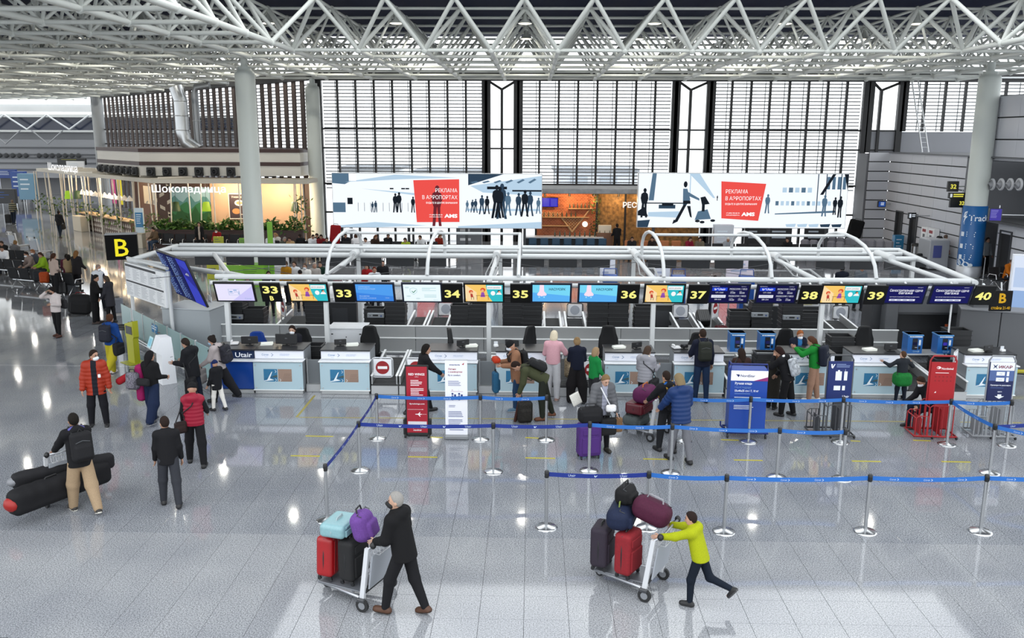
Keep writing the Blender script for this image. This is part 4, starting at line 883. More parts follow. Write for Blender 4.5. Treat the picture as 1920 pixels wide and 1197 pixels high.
# yellow tape stuck on the floor
YT = mat('#e3d62c', .5); YF_ = mat('#b9ab52', .6)
def mark(a, b, w, m_=None, z=.0012):
    p, q = G(*a), G(*b); d = q-p; o = MB().box((d.length/2, 0, .0006), (d.length, w, .0012), 0, ch=.0003).obj('floor_marking', m_ or YT, FLOOR); o.location = p; o.rotation_euler = (0, 0, math.atan2(d.y, d.x))
for x0, x1, y in ((573, 625, 818), (545, 600, 855), (803, 830, 820), (765, 820, 857), (985, 1010, 821), (985, 1041, 859), (1206, 1258, 861), (1376, 1430, 863), (1352, 1385, 825), (1597, 1652, 865), (1765, 1820, 866), (1595, 1613, 827), (1712, 1745, 826)): mark((x0, y), (x1, y+1), .06)
mark((560, 783), (1712, 791), .05, YF_); mark((556, 783), (590, 742), .06, YF_); mark((1800, 792), (1915, 793), .05, YF_)
# ---- free-standing boards
def lines(m, x, y, w, n, gap, h, mi, z=.003, seed=0):
    r = random.Random(seed)
    for k in range(n): rect(m, x, y-k*gap, x+w*(.6+.4*r.random()), y-k*gap+h, mi, z)
g = G(782, 822); t = thing('banner_stand', 'tall red rolling banner with white lettering and an aeroplane', 'banner', (g.x, g.y+.12, 0), 0)
MB().box((0, 0, .83), (.5, .04, 1.5), 0, ch=.01).obj('frame', BLACK, t)
m = MB(); rect(m, -.22, .3, .22, 1.55, 0, 0); rect(m, -.22, .09, .22, .3, 0, 0); rect(m, -.2, .24, .2, .34, 2, .002)
text(m, 'RED WINGS', 0, 1.36, .05, 1, align='c', width=.34, bold=.02, z=.004); text(m, 'airlines', 0, 1.32, .02, 1, align='c', z=.004)
lines(m, -.13, 1.24, .26, 4, .035, .014, 1, seed=1); lines(m, -.13, 1.06, .28, 5, .035, .014, 1, seed=2); text(m, 'flyredwings.com', 0, .72, .03, 1, align='c', width=.32, bold=.02, z=.004)
rect(m, -.2, .605, .1, .61, 1, .003); poly(m, [(.1, .6), (.14, .607), (.1, .615)], 1, .003); rect(m, .04, .5, .2, .504, 1, .003)
poly(m, [(-.04, .508), (.02, .512), (.055, .55), (.07, .55), (.05, .512), (.09, .51), (.1, .502), (.09, .494), (.05, .492), (.07, .45), (.055, .45), (.02, .492), (-.04, .496)], 1, .004)
text(m, 'Приятного', 0, .19, .035, 1, align='c', bold=.02, z=.004); text(m, 'полёта!', 0, .13, .035, 1, align='c', bold=.02, z=.004)
o = m.obj('printed_panel', [mat('#d0203a', .4), mat('#f6eef0', .5), mat('#d3cfd4', .4)], t); o.matrix_local = Matrix.Translation((0, -.022, 0)) @ UP
for s in (-1, 1):
    MB().box((s*.27, .0, .22), (.06, .12, .36), 0, ch=.02).obj('side_guard', BLACK, t); MB().cyl((s*.25-.02, .02, .06), (s*.25+.02, .02, .06), .055, n=12).cyl((s*.25-.02, -.1, .04), (s*.25+.02, -.1, .04), .04, n=12).obj('wheel', RUBBER, t)
MB().box((0, .12, .04), (.46, .3, .05), 0, ch=.01).obj('foot', BLACK, t)
g = G(856, 825); t = thing('banner_stand', 'white roll-up banner with blue and red print right of the red one', 'banner', (g.x, g.y+.05, 0), 0)
MB().box((0, 0, .05), (.52, .16, .1), 0, ch=.025).obj('base', mat('#8e9194', .35, .6), t); MB().box((0, 0, .91), (.47, .012, 1.64), 0, ch=.003).obj('sheet', mat('#e6e7ef', .5), t); MB().cyl((-.24, 0, 1.74), (.24, 0, 1.74), .015, n=8).obj('top_rail', STEEL, t)
m = MB(); text(m, 'smartavia', -.03, 1.62, .03, 1, align='c', width=.22, bold=.02); poly(m, [(.12, 1.64), (.17, 1.68), (.16, 1.63)], 2, .003)
text(m, 'Летим', -.17, 1.52, .04, 2, bold=.01); text(m, 'с комфортом', -.17, 1.46, .04, 2, bold=.01, width=.3); text(m, 'Fly in comfort', -.17, 1.39, .035, 1, bold=.015, width=.26)
lines(m, -.17, 1.27, .32, 4, .03, .012, 3, seed=3)
for k in range(2):
    x = -.08+.14*k; disc(m, x, 1.0, .022, m=1); rect(m, x-.02, .86, x+.02, .97, 3); rect(m, x+.035, .93, x+.075, .99, 1)
rect(m, -.12, 1.05, .14, 1.055, 2); text(m, '30', -.1, 1.07, .025, 2); text(m, '1', .05, 1.07, .025, 2)
lines(m, -.16, .74, .2, 2, .03, .012, 3, seed=4); lines(m, -.17, .60, .32, 4, .035, .016, 3, seed=5); lines(m, -.17, .42, .32, 4, .035, .016, 3, seed=6); lines(m, -.15, .24, .3, 2, .04, .014, 1, seed=8)
o = m.obj('print', [mat('#e6e7ef', .5), mat('#37478f', .5), mat('#d2545c', .5), mat('#7d84ad', .5)], t); o.matrix_local = Matrix.Translation((0, -.007, 0)) @ UP
g = G(1400, 826); t = thing('luggage_stand', 'broad blue hand luggage gauge with a white header on caster wheels', 'luggage gauge', (g.x, g.y+.15, 0), -.04); BL = mat('#1b56c8', .4)
MB().prism([(-.37, .16), (.40, .16), (.40, 1.5), (-.37, 1.5)], .38, 0, Matrix.Translation((0, .38, 0)) @ UP).obj('box', BL, t)
MB().box((.015, -.004, 1.38), (.77, .012, .22), 0, ch=.003).obj('header_panel', mat('#f3f2f8', .4), t)
m = MB(); poly(m, [(.1, 1.27), (.4, 1.27), (.4, 1.36)], 1, .002); text(m, 'NordStar', -.17, 1.355, .055, 0, bold=.008, width=.3); poly(m, [(-.27, 1.41), (-.2, 1.41), (-.19, 1.38), (-.22, 1.35), (-.24, 1.38)], 0, .003)
text(m, 'Ручная кладь', -.28, 1.19, .05, 2, bold=.02, width=.36); text(m, 'Hand luggage', -.28, 1.11, .045, 3, width=.34); text(m, '55x40x25 см / 7, 10 кг', -.28, 1.03, .045, 2, bold=.015, width=.5); lines(m, -.28, .98, .5, 1, .03, .014, 3, seed=1); lines(m, -.28, .9, .56, 1, .03, .014, 2, seed=2); lines(m, -.28, .72, .5, 3, .035, .012, 2, seed=3)
o = m.obj('print', [mat('#1c2c7a', .5), mat('#b0308a', .5), mat('#eef2fb', .5), mat('#7fa4e6', .5)], t); o.matrix_local = Matrix.Translation((0, -.012, 0)) @ UP
MB().tube([(-.37, .05, 1.48), (-.36, .05, 1.62), (.39, .05, 1.62), (.40, .05, 1.48)], .018, 8).tube([(-.37, .3, 1.48), (-.36, .3, 1.62), (-.36, .05, 1.62)], .018, 8).obj('top_frame', mat('#16348f', .4), t)
MB().tube([(-.42, -.06, .13), (.46, -.06, .13), (.46, .42, .13), (-.42, .42, .13)], .02, 8, closed=True).tube([(-.42, .2, .13), (-.5, .2, .2), (-.5, .2, .3)], .018, 8).obj('base_frame', mat('#16348f', .4), t)
for x in (-.38, .42):
    for y in (-.03, .38): MB().cyl((x-.015, y, .045), (x+.015, y, .045), .045, n=12).box((x, y, .09), (.03, .04, .05), 0, ch=.006).obj('caster', RUBBER, t)
def gauge(px, py, frame, panel, label, draw, mats, rz=0):
    g = G(px, py); t = thing('size_checker', label, 'luggage gauge', (g.x, g.y, 0), rz); F = mat(frame, .4); w = .54
    MB().tube([(-w/2, .3, .04), (-w/2, .3, 1.66), (-w/2+.06, .3, 1.76), (w/2-.06, .3, 1.76), (w/2, .3, 1.66), (w/2, .3, .04)], .02, 8).obj('upright_frame', F, t)
    MB().box((0, .28, 1.2), (w-.02, .03, .86), 0, ch=.006).obj('panel', mat(panel, .4), t); m = MB(); draw(m)
    o = m.obj('print', mats, t); o.matrix_local = Matrix.Translation((0, .263, .77)) @ UP
    c = MB()
    for (x0, x1, h) in ((-.56, -.3, .5), (-.3, .22, .74)):
        for y in (.0, .5):
            c.tube([(x0, y, .06), (x0, y, h-.05), (x0+.05, y, h), (x1-.02, y, h), (x1-.02, y, .06)], .014, 6)
            k = x0+.09
            while k < x1-.05: c.cyl((k, y, .06), (k, y, h), .010, n=6); k += .095
        c.cyl((x0, 0, h-.05), (x0, .5, h-.05), .014, n=6); MB().box(((x0+x1)/2, .25, h*.5), (.012, .44, h*.75), 0, ch=.003).obj('divider', mat(frame, .5), t)
    c.obj('cage', F, t); MB().box((.1, .42, .4), (.3, .012, .6), 0, ch=.003).obj('divider', mat(frame, .5), t)
    MB().tube([(-.58, -.02, .06), (.3, -.02, .06), (.3, .54, .06), (-.58, .54, .06)], .022, 8, closed=True).cyl((-.4, -.02, .06), (-.4, .54, .06), .018, n=6).cyl((0, -.02, .06), (0, .54, .06), .018, n=6).obj('base_frame', F, t)
    for x in (-.2, .3): MB().cyl((x-.015, -.02, .035), (x+.015, -.02, .035), .035, n=10).obj('caster', RUBBER, t)
def p_utair(m):
    rect(m, -.25, 0, .25, .86, 0, 0); poly(m, [(-.21, .8), (-.18, .8), (-.175, .74), (-.14, .8), (-.12, .8), (-.17, .7), (-.2, .72)], 1, .003); lines(m, -.09, .79, .3, 3, .03, .014, 2, seed=1)
    rect(m, -.1, .44, .03, .64, 1, .003); rect(m, -.055, .64, -.015, .67, 1, .003); rect(m, .08, .44, .15, .64, 1, .003); rect(m, .1, .64, .105, .69, 1, .003); rect(m, -.12, .22, .02, .32, 1, .003); rect(m, .06, .22, .12, .32, 1, .003); text(m, 'Utair', .08, .06, .05, 1, bold=.02)
gauge(1574, 822, '#46484c', '#16307e', 'dark blue luggage size checker with white suitcase symbols', p_utair, [mat('#17327f', .4), mat('#e9edf6', .5), mat('#8fa2d2', .5)])
def p_red(m):
    rect(m, -.25, 0, .25, .86, 0, 0); disc(m, -.1, .74, .045, .03, 1, .003); disc(m, -.12, .74, .02, .014, 0, .004); text(m, 'Nordwind', -.04, .7, .045, 1, bold=.02, width=.24); lines(m, -.16, .62, .28, 1, .03, .012, 1, seed=2)
    for r in range(2):
        for k in range(5): disc(m, -.15+.08*k, .54-.09*r, .018, m=2, z=.003, n=8)
    poly(m, [(-.15, .18), (-.11, .22), (-.11, .18)], 1, .003)
gauge(1765, 824, '#c9202a', '#d0202a', 'red luggage size checker with a red wire cage', p_red, [mat('#d4222b', .4), mat('#f8e9e9', .5), mat('#b01a24', .5)], -.05)
def p_ikar(m):
    rect(m, -.25, 0, .25, .86, 0, 0); rect(m, -.25, .45, .25, .86, 3, .001); rect(m, -.25, .68, .25, .86, 1, .002); text(m, 'ИКАР', -.08, .73, .06, 4, bold=.03, width=.28, z=.005); poly(m, [(-.2, .82), (-.15, .78), (-.1, .82), (-.13, .76), (-.1, .71), (-.15, .75), (-.2, .71), (-.17, .76)], 5, .004)
    for y in (.57, .44): rect(m, -.11, y, .06, y+.08, 1, .004); rect(m, .1, y-.01, .15, y+.09, 1, .004); text(m, ('5 кг', '10 кг')[y < .5], -.02, y+.025, .025, 5, align='c', z=.006)
    text(m, 'Проверьте размеры', 0, .34, .03, 1, align='c', width=.42, bold=.015, z=.004); lines(m, -.2, .29, .38, 1, .03, .01, 3, seed=3); text(m, 'здесь', 0, .2, .025, 1, align='c', bold=.015, z=.004)
    poly(m, [(-.04, .15), (.04, .15), (.04, .11), (.1, .11), (0, .05), (-.1, .11), (-.04, .11)], 1, .004)
gauge(1875, 824, '#8c8f93', '#1b2b66', 'navy and white luggage size checker with a grey wire cage', p_ikar, [mat('#1b2a66', .4), mat('#e9ecf4', .5), mat('#8fa2d2', .5), mat('#5f78b4', .4), mat('#a02848', .5), mat('#23336e', .5)], -.05)
# ---- self-service terminals and bin
g = G(247, 681); t = thing('check_in_terminal', 'bright yellow self check-in terminal by the glass partition', 'kiosk', (g.x, g.y, 0), math.radians(-40)); YK = mat('#dfe02a', .35)
MB().prism([(-.2, .02), (.2, .02), (.2, .95), (.24, 1.02), (.24, 1.62), (-.24, 1.45), (-.24, 1.0), (-.2, .95)], .16, 0, Matrix.Translation((0, .16, 0)) @ UP).obj('body', YK, t)
MB().box((0, .06, .012), (.62, .5, .024), 0, ch=.006).obj('foot_plate', YK, t); MB().box((0, -.005, 1.25), (.36, .012, .3), 0, ch=.004, rot=None).obj('touch_screen', mat('#20242c', .2), t)
for k in (-.12, .08): MB().box((k, .08, 1.545+k*.35), (.1, .05, .02), 0, ch=.004).obj('slot', BLACK, t)
t.scale = (1, 1, .76)
g = G(303, 711); t = thing('check_in_terminal', 'white self check-in terminal with a pale blue screen by the glass partition', 'kiosk', (g.x, g.y, 0), math.radians(-50)); WK = mat('#eceef2', .35)
MB().prism([(-.17, 0), (.2, 0), (.17, 1.0), (.14, 1.55), (-.12, 1.58), (-.27, 1.1), (-.14, 1.0)], .42, 0, Matrix.Translation((.21, 0, 0)) @ Matrix.Rotation(PI/2, 4, 'Z') @ UP).obj('body', WK, t)
for ch in list(t.children): ch.matrix_local = Matrix.Translation((0, 0, 0))
m = MB(); rect(m, -.15, 0, .15, .36, 0, 0); rect(m, -.11, .06, .11, .3, 1, .003); o = m.obj('touch_screen', [glow('#c3ebf7', .75), glow('#92d3ea', .75)], t)
o.matrix_local = Matrix.Translation((0, -.262, 1.13)) @ Matrix.Rotation(math.radians(-16.5), 4, 'X') @ UP
MB().box((0, .02, 1.585), (.12, .06, .015), 0, ch=.004).obj('slot', mat('#5a4a48', .5), t); MB().box((.215, .05, 1.0), (.01, .16, .12), 0, ch=.003).obj('card_reader', mat('#3c6fc0', .4), t)
t.scale = (1, 1, .79)
g = G(229, 662); t = thing('litter_bin', 'chrome litter bin with a black lid behind the yellow terminal', 'bin', (g.x, g.y+.1, 0))
MB().lathe([(.2, 0), (.2, .72)], 20).obj('body', CHROME, t); MB().lathe([(.215, .7), (.215, .78), (.12, .82), (.11, .74)], 20).obj('lid', BLACK, t)
# ================================================================ PEOPLE
V3 = lambda *a: np.array(a, float)
def unit_(v): return v/max(1e-9, np.linalg.norm(v))
class Field:                                            # smooth-union distance field, polygonised by surface nets
    def __init__(s, lo, hi, h):
        s.h = h; s.lo = np.array(lo, float); s.n = np.maximum(3, np.ceil((np.array(hi)-s.lo)/h).astype(int)+1)
        s.f = np.full(tuple(s.n), .3, np.float32); s.ax = [s.lo[i]+h*np.arange(s.n[i]) for i in range(3)]
    def sub(s, lo, hi):
        a = np.clip(np.floor((np.array(lo)-s.lo)/s.h).astype(int), 0, s.n-1); b = np.clip(np.ceil((np.array(hi)-s.lo)/s.h).astype(int)+1, 1, s.n)
        b = np.maximum(a+1, b); sl = tuple(slice(x, y) for x, y in zip(a, b))
        return sl, np.meshgrid(*[s.ax[i][sl[i]] for i in range(3)], indexing='ij')
    def put(s, sl, d, k, cut=False):
        f = s.f[sl]
        if cut: s.f[sl] = np.maximum(f, -d); return
        if k > 0:
            q = np.maximum(k-np.abs(f-d), 0)/k; s.f[sl] = np.minimum(f, d)-q*q*k*.25
        else: s.f[sl] = np.minimum(f, d)
    def cone(s, a, b, ra, rb, k=.03, flat=None, rid=None):        # flat=(axis vec, factor): squash across axis
        a, b = np.array(a, float), np.array(b, float); R = max(ra, rb)+k+.03
        if flat: R = R*1.05
        sl, (X, Y, Z) = s.sub(np.minimum(a, b)-R, np.maximum(a, b)+R)
        d = b-a; L2 = max(1e-9, d.dot(d)); px, py, pz = X-a[0], Y-a[1], Z-a[2]
        t = np.clip((px*d[0]+py*d[1]+pz*d[2])/L2, 0, 1); qx, qy, qz = px-t*d[0], py-t*d[1], pz-t*d[2]
        q2 = qx*qx+qy*qy+qz*qz
        if flat:
            n, fc = flat; c = qx*n[0]+qy*n[1]+qz*n[2]; q2 = q2+c*c*(1/fc**2-1)
        dist = np.sqrt(q2)-(ra+(rb-ra)*t)
        if flat: dist = dist*(.5+.5*fc)
        if rid: dist = dist+rid[0]*np.cos(2*PI*t*rid[1])
        s.put(sl, dist, k)
    def ell(s, c, M, r, k=.03, cut=False):               # M rows: axes
        R = max(r)+k+.03; sl, (X, Y, Z) = s.sub(np.array(c)-R, np.array(c)+R); p = np.stack([X-c[0], Y-c[1], Z-c[2]], -1) @ np.array(M).T
        r = np.array(r); k0 = np.sqrt(((p/r)**2).sum(-1)); k1 = np.sqrt(((p/r**2)**2).sum(-1)); s.put(sl, k0*(k0-1)/np.maximum(k1, 1e-6), k, cut)
    def rbox(s, c, M, hs, rad, k=.0):
        R = np.linalg.norm(hs)+.05; sl, (X, Y, Z) = s.sub(np.array(c)-R, np.array(c)+R); p = np.stack([X-c[0], Y-c[1], Z-c[2]], -1) @ np.array(M).T
        q = np.abs(p)-(np.array(hs)-rad); s.put(sl, np.sqrt((np.maximum(q, 0)**2).sum(-1))+np.minimum(q.max(-1), 0)-rad, k)
    def clip(s, p, n):                                   # keep the side n points away from
        X, Y, Z = np.meshgrid(*s.ax, indexing='ij'); s.f = np.maximum(s.f, (X-p[0])*n[0]+(Y-p[1])*n[1]+(Z-p[2])*n[2])
    def net(s):
        f = s.f; f[0], f[-1], f[:, 0], f[:, -1], f[:, :, 0], f[:, :, -1] = (.1,)*6
        neg = f < 0; n = s.n; c = np.zeros(tuple(n-1)); 
        acc = np.zeros(tuple(n-1)+(3,)); cnt = np.zeros(tuple(n-1))
        corner = lambda o: tuple(slice(o[i], o[i]+n[i]-1) for i in range(3))
        for ax in range(3):
            o1, o2 = [i for i in range(3) if i != ax]
            for u in (0, 1):
                for v in (0, 1):
                    a = [0, 0, 0]; a[o1] = u; a[o2] = v; b = list(a); b[ax] = 1
                    fa, fb = f[corner(a)], f[corner(b)]; x = (fa < 0) != (fb < 0); t = np.where(x, fa/np.where(x, fa-fb, 1), 0)
                    acc[..., ax] += np.where(x, t, 0); acc[..., o1] += u*x; acc[..., o2] += v*x; cnt += x
        act = cnt > 0; idx = np.full(tuple(n-1), -1, int); idx[act] = np.arange(act.sum())
        ijk = np.argwhere(act); V = s.lo+s.h*(ijk+acc[act]/cnt[act][:, None]); F = []
        for ax in range(3):
            o1, o2 = (ax+1) % 3, (ax+2) % 3
            A = neg[tuple(slice(0, n[i]-1) for i in range(3))]; sh = [slice(0, n[i]-1) for i in range(3)]; sh[ax] = slice(1, n[ax]); Bn = neg[tuple(sh)]
            e = A != Bn; e = e.copy(); z = [slice(None)]*3; z[o1] = 0; e[tuple(z)] = False; z = [slice(None)]*3; z[o2] = 0; e[tuple(z)] = False
            p = np.argwhere(e)
            if not len(p): continue
            d1 = np.zeros(3, int); d1[o1] = 1; d2 = np.zeros(3, int); d2[o2] = 1; g = lambda q: idx[q[:, 0], q[:, 1], q[:, 2]]
            quad = np.stack([g(p), g(p-d1), g(p-d1-d2), g(p-d2)], 1); fl = A[p[:, 0], p[:, 1], p[:, 2]]; quad[~fl] = quad[~fl][:, ::-1]; F.append(quad[:, ::-1])
        return V, (np.concatenate(F) if F else np.zeros((0, 4), int))
def field_obj(name, F, mats, parent=None, extra=None, mi=None):
    V, Q = F.net(); V = V.tolist(); Q = Q.tolist(); M = [0]*len(Q) if mi is None else mi(np.array(V)[np.array(Q)].mean(1)).tolist() if len(Q) else []
    if extra is not None:
        o = len(V); V += extra.v; Q += [tuple(i+o for i in f) for f in extra.f]; M += extra.m
    me = bpy.data.meshes.new(name); me.from_pydata(V, [], Q)
    for q in mats: me.materials.append(q)
    me.polygons.foreach_set('material_index', M); me.polygons.foreach_set('use_smooth', [True]*len(Q)); me.update()
    return link(name, me, parent)
SKIN = '#c99a80'
def ik(a, b, l1, l2, hint):
    d = b-a; L = np.linalg.norm(d); L = min(max(L, abs(l1-l2)+.01), l1+l2-.003); u = unit_(d)
    x = (l1*l1-l2*l2+L*L)/(2*L); h = math.sqrt(max(0, l1*l1-x*x)); w = hint-u*hint.dot(u); return a+u*x+unit_(w)*h, a+u*L
def person(label, at, h, face, vox=.02, top='#222222', kind='jacket', hem=.50, bottom='#1c1d22', legw=1.0, shoe='#1a1a1c', sole=None, hair='#2a201b', style='short', skin=SKIN, mask=None,
           lean=0, legs=((4, 2), (-4, 2)), arms=((8, 8, 15, 0), (8, 8, 15, 0)), look=(0, 0), sit=None, hood=None, vest=None, puff=0, wide=1.0, inner=None, bare=0, group=None, spread=.03, twist=0, glasses=False, shorts=False, stripe=None, cat='person'):
    s = h/1.75; up = V3(0, 0, 1); la = math.radians(lean); u = V3(0, math.sin(la), math.cos(la)); fw = V3(0, math.cos(la), -math.sin(la)); rt = V3(1, 0, 0)
    rot = lambda d: V3(d[0], d[1], d[2])
    pel = V3(0, 0, 0); LG = []
    for k, sx in enumerate((-1, 1)):
        hp, kf = [math.radians(q) for q in legs[k][:2]]; hip = pel+V3(sx*.09*s, 0, -.03*s); ss = sx*spread*1.2
        td = unit_(V3(ss, math.sin(hp), -math.cos(hp))); kn = hip+td*.43*s; sd = unit_(V3(ss*.6, math.sin(hp-kf), -math.cos(hp-kf))); an = kn+sd*.42*s
        fp = legs[k][2] if len(legs[k]) > 2 else (0 if kf < 35 else -min(60, kf*.6)); fa = math.radians(fp); fd = V3(sx*.12, math.cos(fa), math.sin(fa)); fd = unit_(fd); LG.append((hip, kn, an, fd))
    low = min(min(an[2], (an+fd*.17*s)[2]+.03*s)-.08*s for hip, kn, an, fd in LG)
    base = V3(0, 0, -low) if sit is None else V3(0, 0, sit+.1*s)
    pel = pel+base; LG = [(a+base, b+base, c+base, d) for a, b, c, d in LG]
    tw = math.radians(twist); rs = V3(math.cos(tw), math.sin(tw)*math.cos(la), -math.sin(tw)*math.sin(la)); fs = unit_(np.cross(u, rs))
    chest = pel+u*.36*s; neck = pel+u*.50*s; shd = [pel+u*.465*s+rs*sx*.158*s*wide for sx in (-1, 1)]; AR_ = []
    for k, sx in enumerate((-1, 1)):
        A = arms[k]; sh = shd[k]
        if A[0] == 't':
            el, wr = ik(sh, V3(*A[1:4]), .285*s, .26*s, V3(sx*.6, -.5, -.8)); 
        else:
            ap, ab, eb, iw = [math.radians(q) for q in A]; ap -= la*0
            ud = unit_(rs*sx*math.sin(ab)+(fs*math.sin(ap)-up*math.cos(ap))*math.cos(ab)); el = sh+ud*.285*s
            ld = unit_(fs*math.sin(ap+eb)-up*math.cos(ap+eb)+rs*sx*(math.sin(ab)*.5-math.sin(iw))); wr = el+ld*.26*s
        AR_.append((sh, el, wr))
    hy, hpch = math.radians(look[0]), math.radians(look[1]); hu = unit_(u*.6+up*.6); hf0 = unit_(fs-hu*fs.dot(hu)); hr0 = np.cross(hf0, hu)
    hf = hf0*math.cos(hy)-hr0*math.sin(hy); hr = np.cross(hf, hu); hf, hu = hf*math.cos(hpch)+hu*math.sin(hpch), hu*math.cos(hpch)-hf*math.sin(hpch)
    hc = neck+hu*.155*s+hf*.025*s; HM = np.array([hr, hf, hu]); H = lambda x, y, z: hc+(hr*x+hf*y+hu*z)*s
    pts = [pel, neck, hc+hu*.2*s, hc-hu*.1*s, hc+hf*.2*s, hc-hf*.2*s]+[p for l in LG for p in (l[0], l[1], l[2], l[2]+l[3]*.2*s, l[2]-l[3]*.1*s)]+[p for a in AR_ for p in a]
    lo = np.min(pts, 0)-.26*s; hi = np.max(pts, 0)+.26*s; lo[2] = max(lo[2], -.03)
    rows = np.array([rs, fs, u]); new = lambda v=vox, a=lo, b=hi: Field(a, b, v)
    # --- body
    B = new(); B.cone(pel, chest, .135*s, .15*s*wide, .05, (fs, .68)); B.cone(shd[0], shd[1], .062*s, .062*s, .05); B.cone(pel+u*.45*s, hc-hu*.06*s, .058*s, .05*s, .02)
    B.ell(hc+hu*.02*s, HM, (.076*s, .096*s, .108*s), .02); B.ell(H(0, .022, -.055), HM, (.056*s, .07*s, .065*s), .03)
    B.cone(H(0, .092, .012), H(0, .112, -.028), .010*s, .016*s, .015); 
    for sx in (-1, 1): B.ell(H(sx*.078, -.005, -.008), HM, (.012*s, .022*s, .032*s), .008)
    for hip, kn, an, fd in LG:
        B.cone(hip, kn, .082*s, .055*s, .03); B.cone(kn, an, .054*s, .036*s, .03); B.cone(an+V3(0, 0, -.035*s), an+fd*.13*s+V3(0, 0, -.045*s), .035*s, .028*s, .02)
    fingers = MB()
    for k, (sh, el, wr) in enumerate(AR_):
        sx = (-1, 1)[k]; B.cone(sh, el, .052*s, .04*s, .03); B.cone(el, wr, .04*s, .028*s, .03); fd = unit_(wr-el); side = unit_(np.cross(fd, rs*sx+V3(.001, .3, .002))); nrm = unit_(np.cross(side, fd))
        pc = wr+fd*.055*s; B.ell(pc, np.array([side, nrm, fd]), (.040*s, .020*s, .055*s), .02)
        for q, ln in enumerate((.072, .08, .075, .058)):
            st = wr+fd*.085*s+side*(.03-.02*q)*s; cu = -nrm*.4*sx; p1 = st+unit_(fd+cu*.6)*ln*.5*s; p2 = p1+unit_(fd+cu*2.2)*ln*.5*s; fingers.tube([st-fd*.02*s, p1, p2], [.0095*s, .0085*s, .006*s], 6)
        st = wr+fd*.03*s+side*.034*s; p1 = st+unit_(fd+side*.8)*.035*s; fingers.tube([st, p1, p1+unit_(fd+side*.1)*.03*s], [.012*s, .0105*s, .007*s], 6)
    for f in range(len(fingers.m)): fingers.m[f] = 0
    for sx in (-1, 1):
        o = len(fingers.m); e = H(sx*.031, .086, .018); fingers.ell(e, (.012*s, .012*s, .009*s), 1, n=8, rings=5); e = H(sx*.032, .09, .04); fingers.tube([H(sx*.015, .094, .038), H(sx*.045, .082, .042)], .004*s, 4, 2)
    if not mask: fingers.tube([H(-.022, .087, -.062), H(0, .094, -.06), H(.022, .087, -.062)], .005*s, 5, 3)
    body = field_obj('person', B, [mat(skin, .6), mat('#1c1512', .3), mat(hair, .8), mat('#9a4b44', .6)], None, fingers)
    a = at if isinstance(at, Vector) else G(*at); body.location = (a.x, a.y, a.z if sit is None else 0); body.rotation_euler = (0, 0, math.radians(face)); tag(body, label, cat, group)
    # --- trousers or skirt
    T = new(); tk = .016*s
    T.cone(LG[0][0], LG[1][0], .08*s, .08*s, .04); T.cone(pel+u*.02*s, pel+u*.1*s, .135*s, .13*s, .04, (fs, .72))
    for hip, kn, an, fd in LG:
        kk = kn if not shorts else hip+(kn-hip)*.95
        T.cone(hip, kk, .082*s+tk*legw*.7, (.058*s+tk)*max(1, legw*.95), .03)
        if not shorts: T.cone(kn, an+(an-kn)*-.02, (.056*s+tk)*max(1, legw*.95), .044*s*legw+.006, .03)
    field_obj('trousers', T, [cloth(bottom)], body)
    # --- shoes
    for hip, kn, an, fd in LG:
        fu = unit_(up-fd*up.dot(fd)) if abs(fd[2]) < .95 else unit_(an-kn)*-1; c = an-fu*.045*s
        S = Field(an-.34*s, an+.34*s, min(vox, .016)); S.cone(c-fd*.045*s, c+fd*.15*s, .043*s, .040*s, .03, None); S.cone(c-fd*.02*s, an+(kn-an)*.05, .045*s, .046*s, .04); S.cone(c+fd*.04*s, c+fd*.12*s, .046*s, .044*s, .03); S.clip(c-fu*.033*s, -fu)
        cc = c-fu*.012*s; field_obj('shoe', S, [mat(shoe, .6), mat(sole or '#0e0e10', .6)], body, None, lambda P_, cc=cc, fu=fu: (((P_-cc) @ fu) < 0).astype(int))
    # --- top garment
    if kind != 'none':
        t_ = {'jacket': .026, 'puffer': .036, 'coat': .03, 'sweater': .016, 'tshirt': .012}[kind]*s; J = new(); rid = (.0045*s, 3.5) if kind == 'puffer' else None
        hz = hem*h if sit is None else pel[2]-.04; drop = max(.02, (pel[2]-hz)); bp = pel-u*(drop+.12*s)
        if sit is not None: bp = pel-u*.05*s
        r2 = (.066, 6.0) if False else ((.0055*s, 8.0) if kind == 'puffer' else None)
        J.cone(bp, pel+u*.40*s, (.166*s+t_)*wide*(1.06 if kind == 'coat' else 1), (.158*s)*wide+t_*.8, .05, (fs, .70+.9*t_/s), r2)
        v_ = .72 if vest else 1.0; mid_ = (shd[0]+shd[1])/2; J.cone(mid_+(shd[0]-mid_)*v_+u*-.01, mid_+(shd[1]-mid_)*v_+u*-.01, .064*s+t_*.8, .064*s+t_*.8, .05); J.cone(pel+u*.45*s, pel+u*.515*s, .082*s+t_*.3, .07*s+t_*.3, .04)
        if kind != 'tshirt' and not vest:
            for sh, el, wr in AR_:
                w_ = el+(wr-el)*(.93 if not bare else .2); J.cone(sh, el, .056*s+t_, .047*s+t_*.9, .035, None, rid); J.cone(el, w_, .047*s+t_*.85, .038*s+t_*.6, .03, None, rid)
        else:
            for sh, el, wr in AR_: J.cone(mid_+(sh-mid_)*v_, sh+(el-sh)*(.04 if vest else .6), .056*s+t_*.8, .055*s+t_*(.5 if vest else 1), .035)
        if hood: J.ell(pel+u*.50*s-fs*.09*s, rows, (.125*s, .075*s, .085*s), .04)
        if sit is None: J.clip(V3(0, 0, hz)+V3(0, 0, 0), V3(0, 0, -1) if lean < 30 else -u) if lean < 30 else J.clip(pel-u*.1*s, -u)
        mi = None; ms = [cloth(top) if kind not in ('puffer',) else mat(top, .55, spec=.3)]
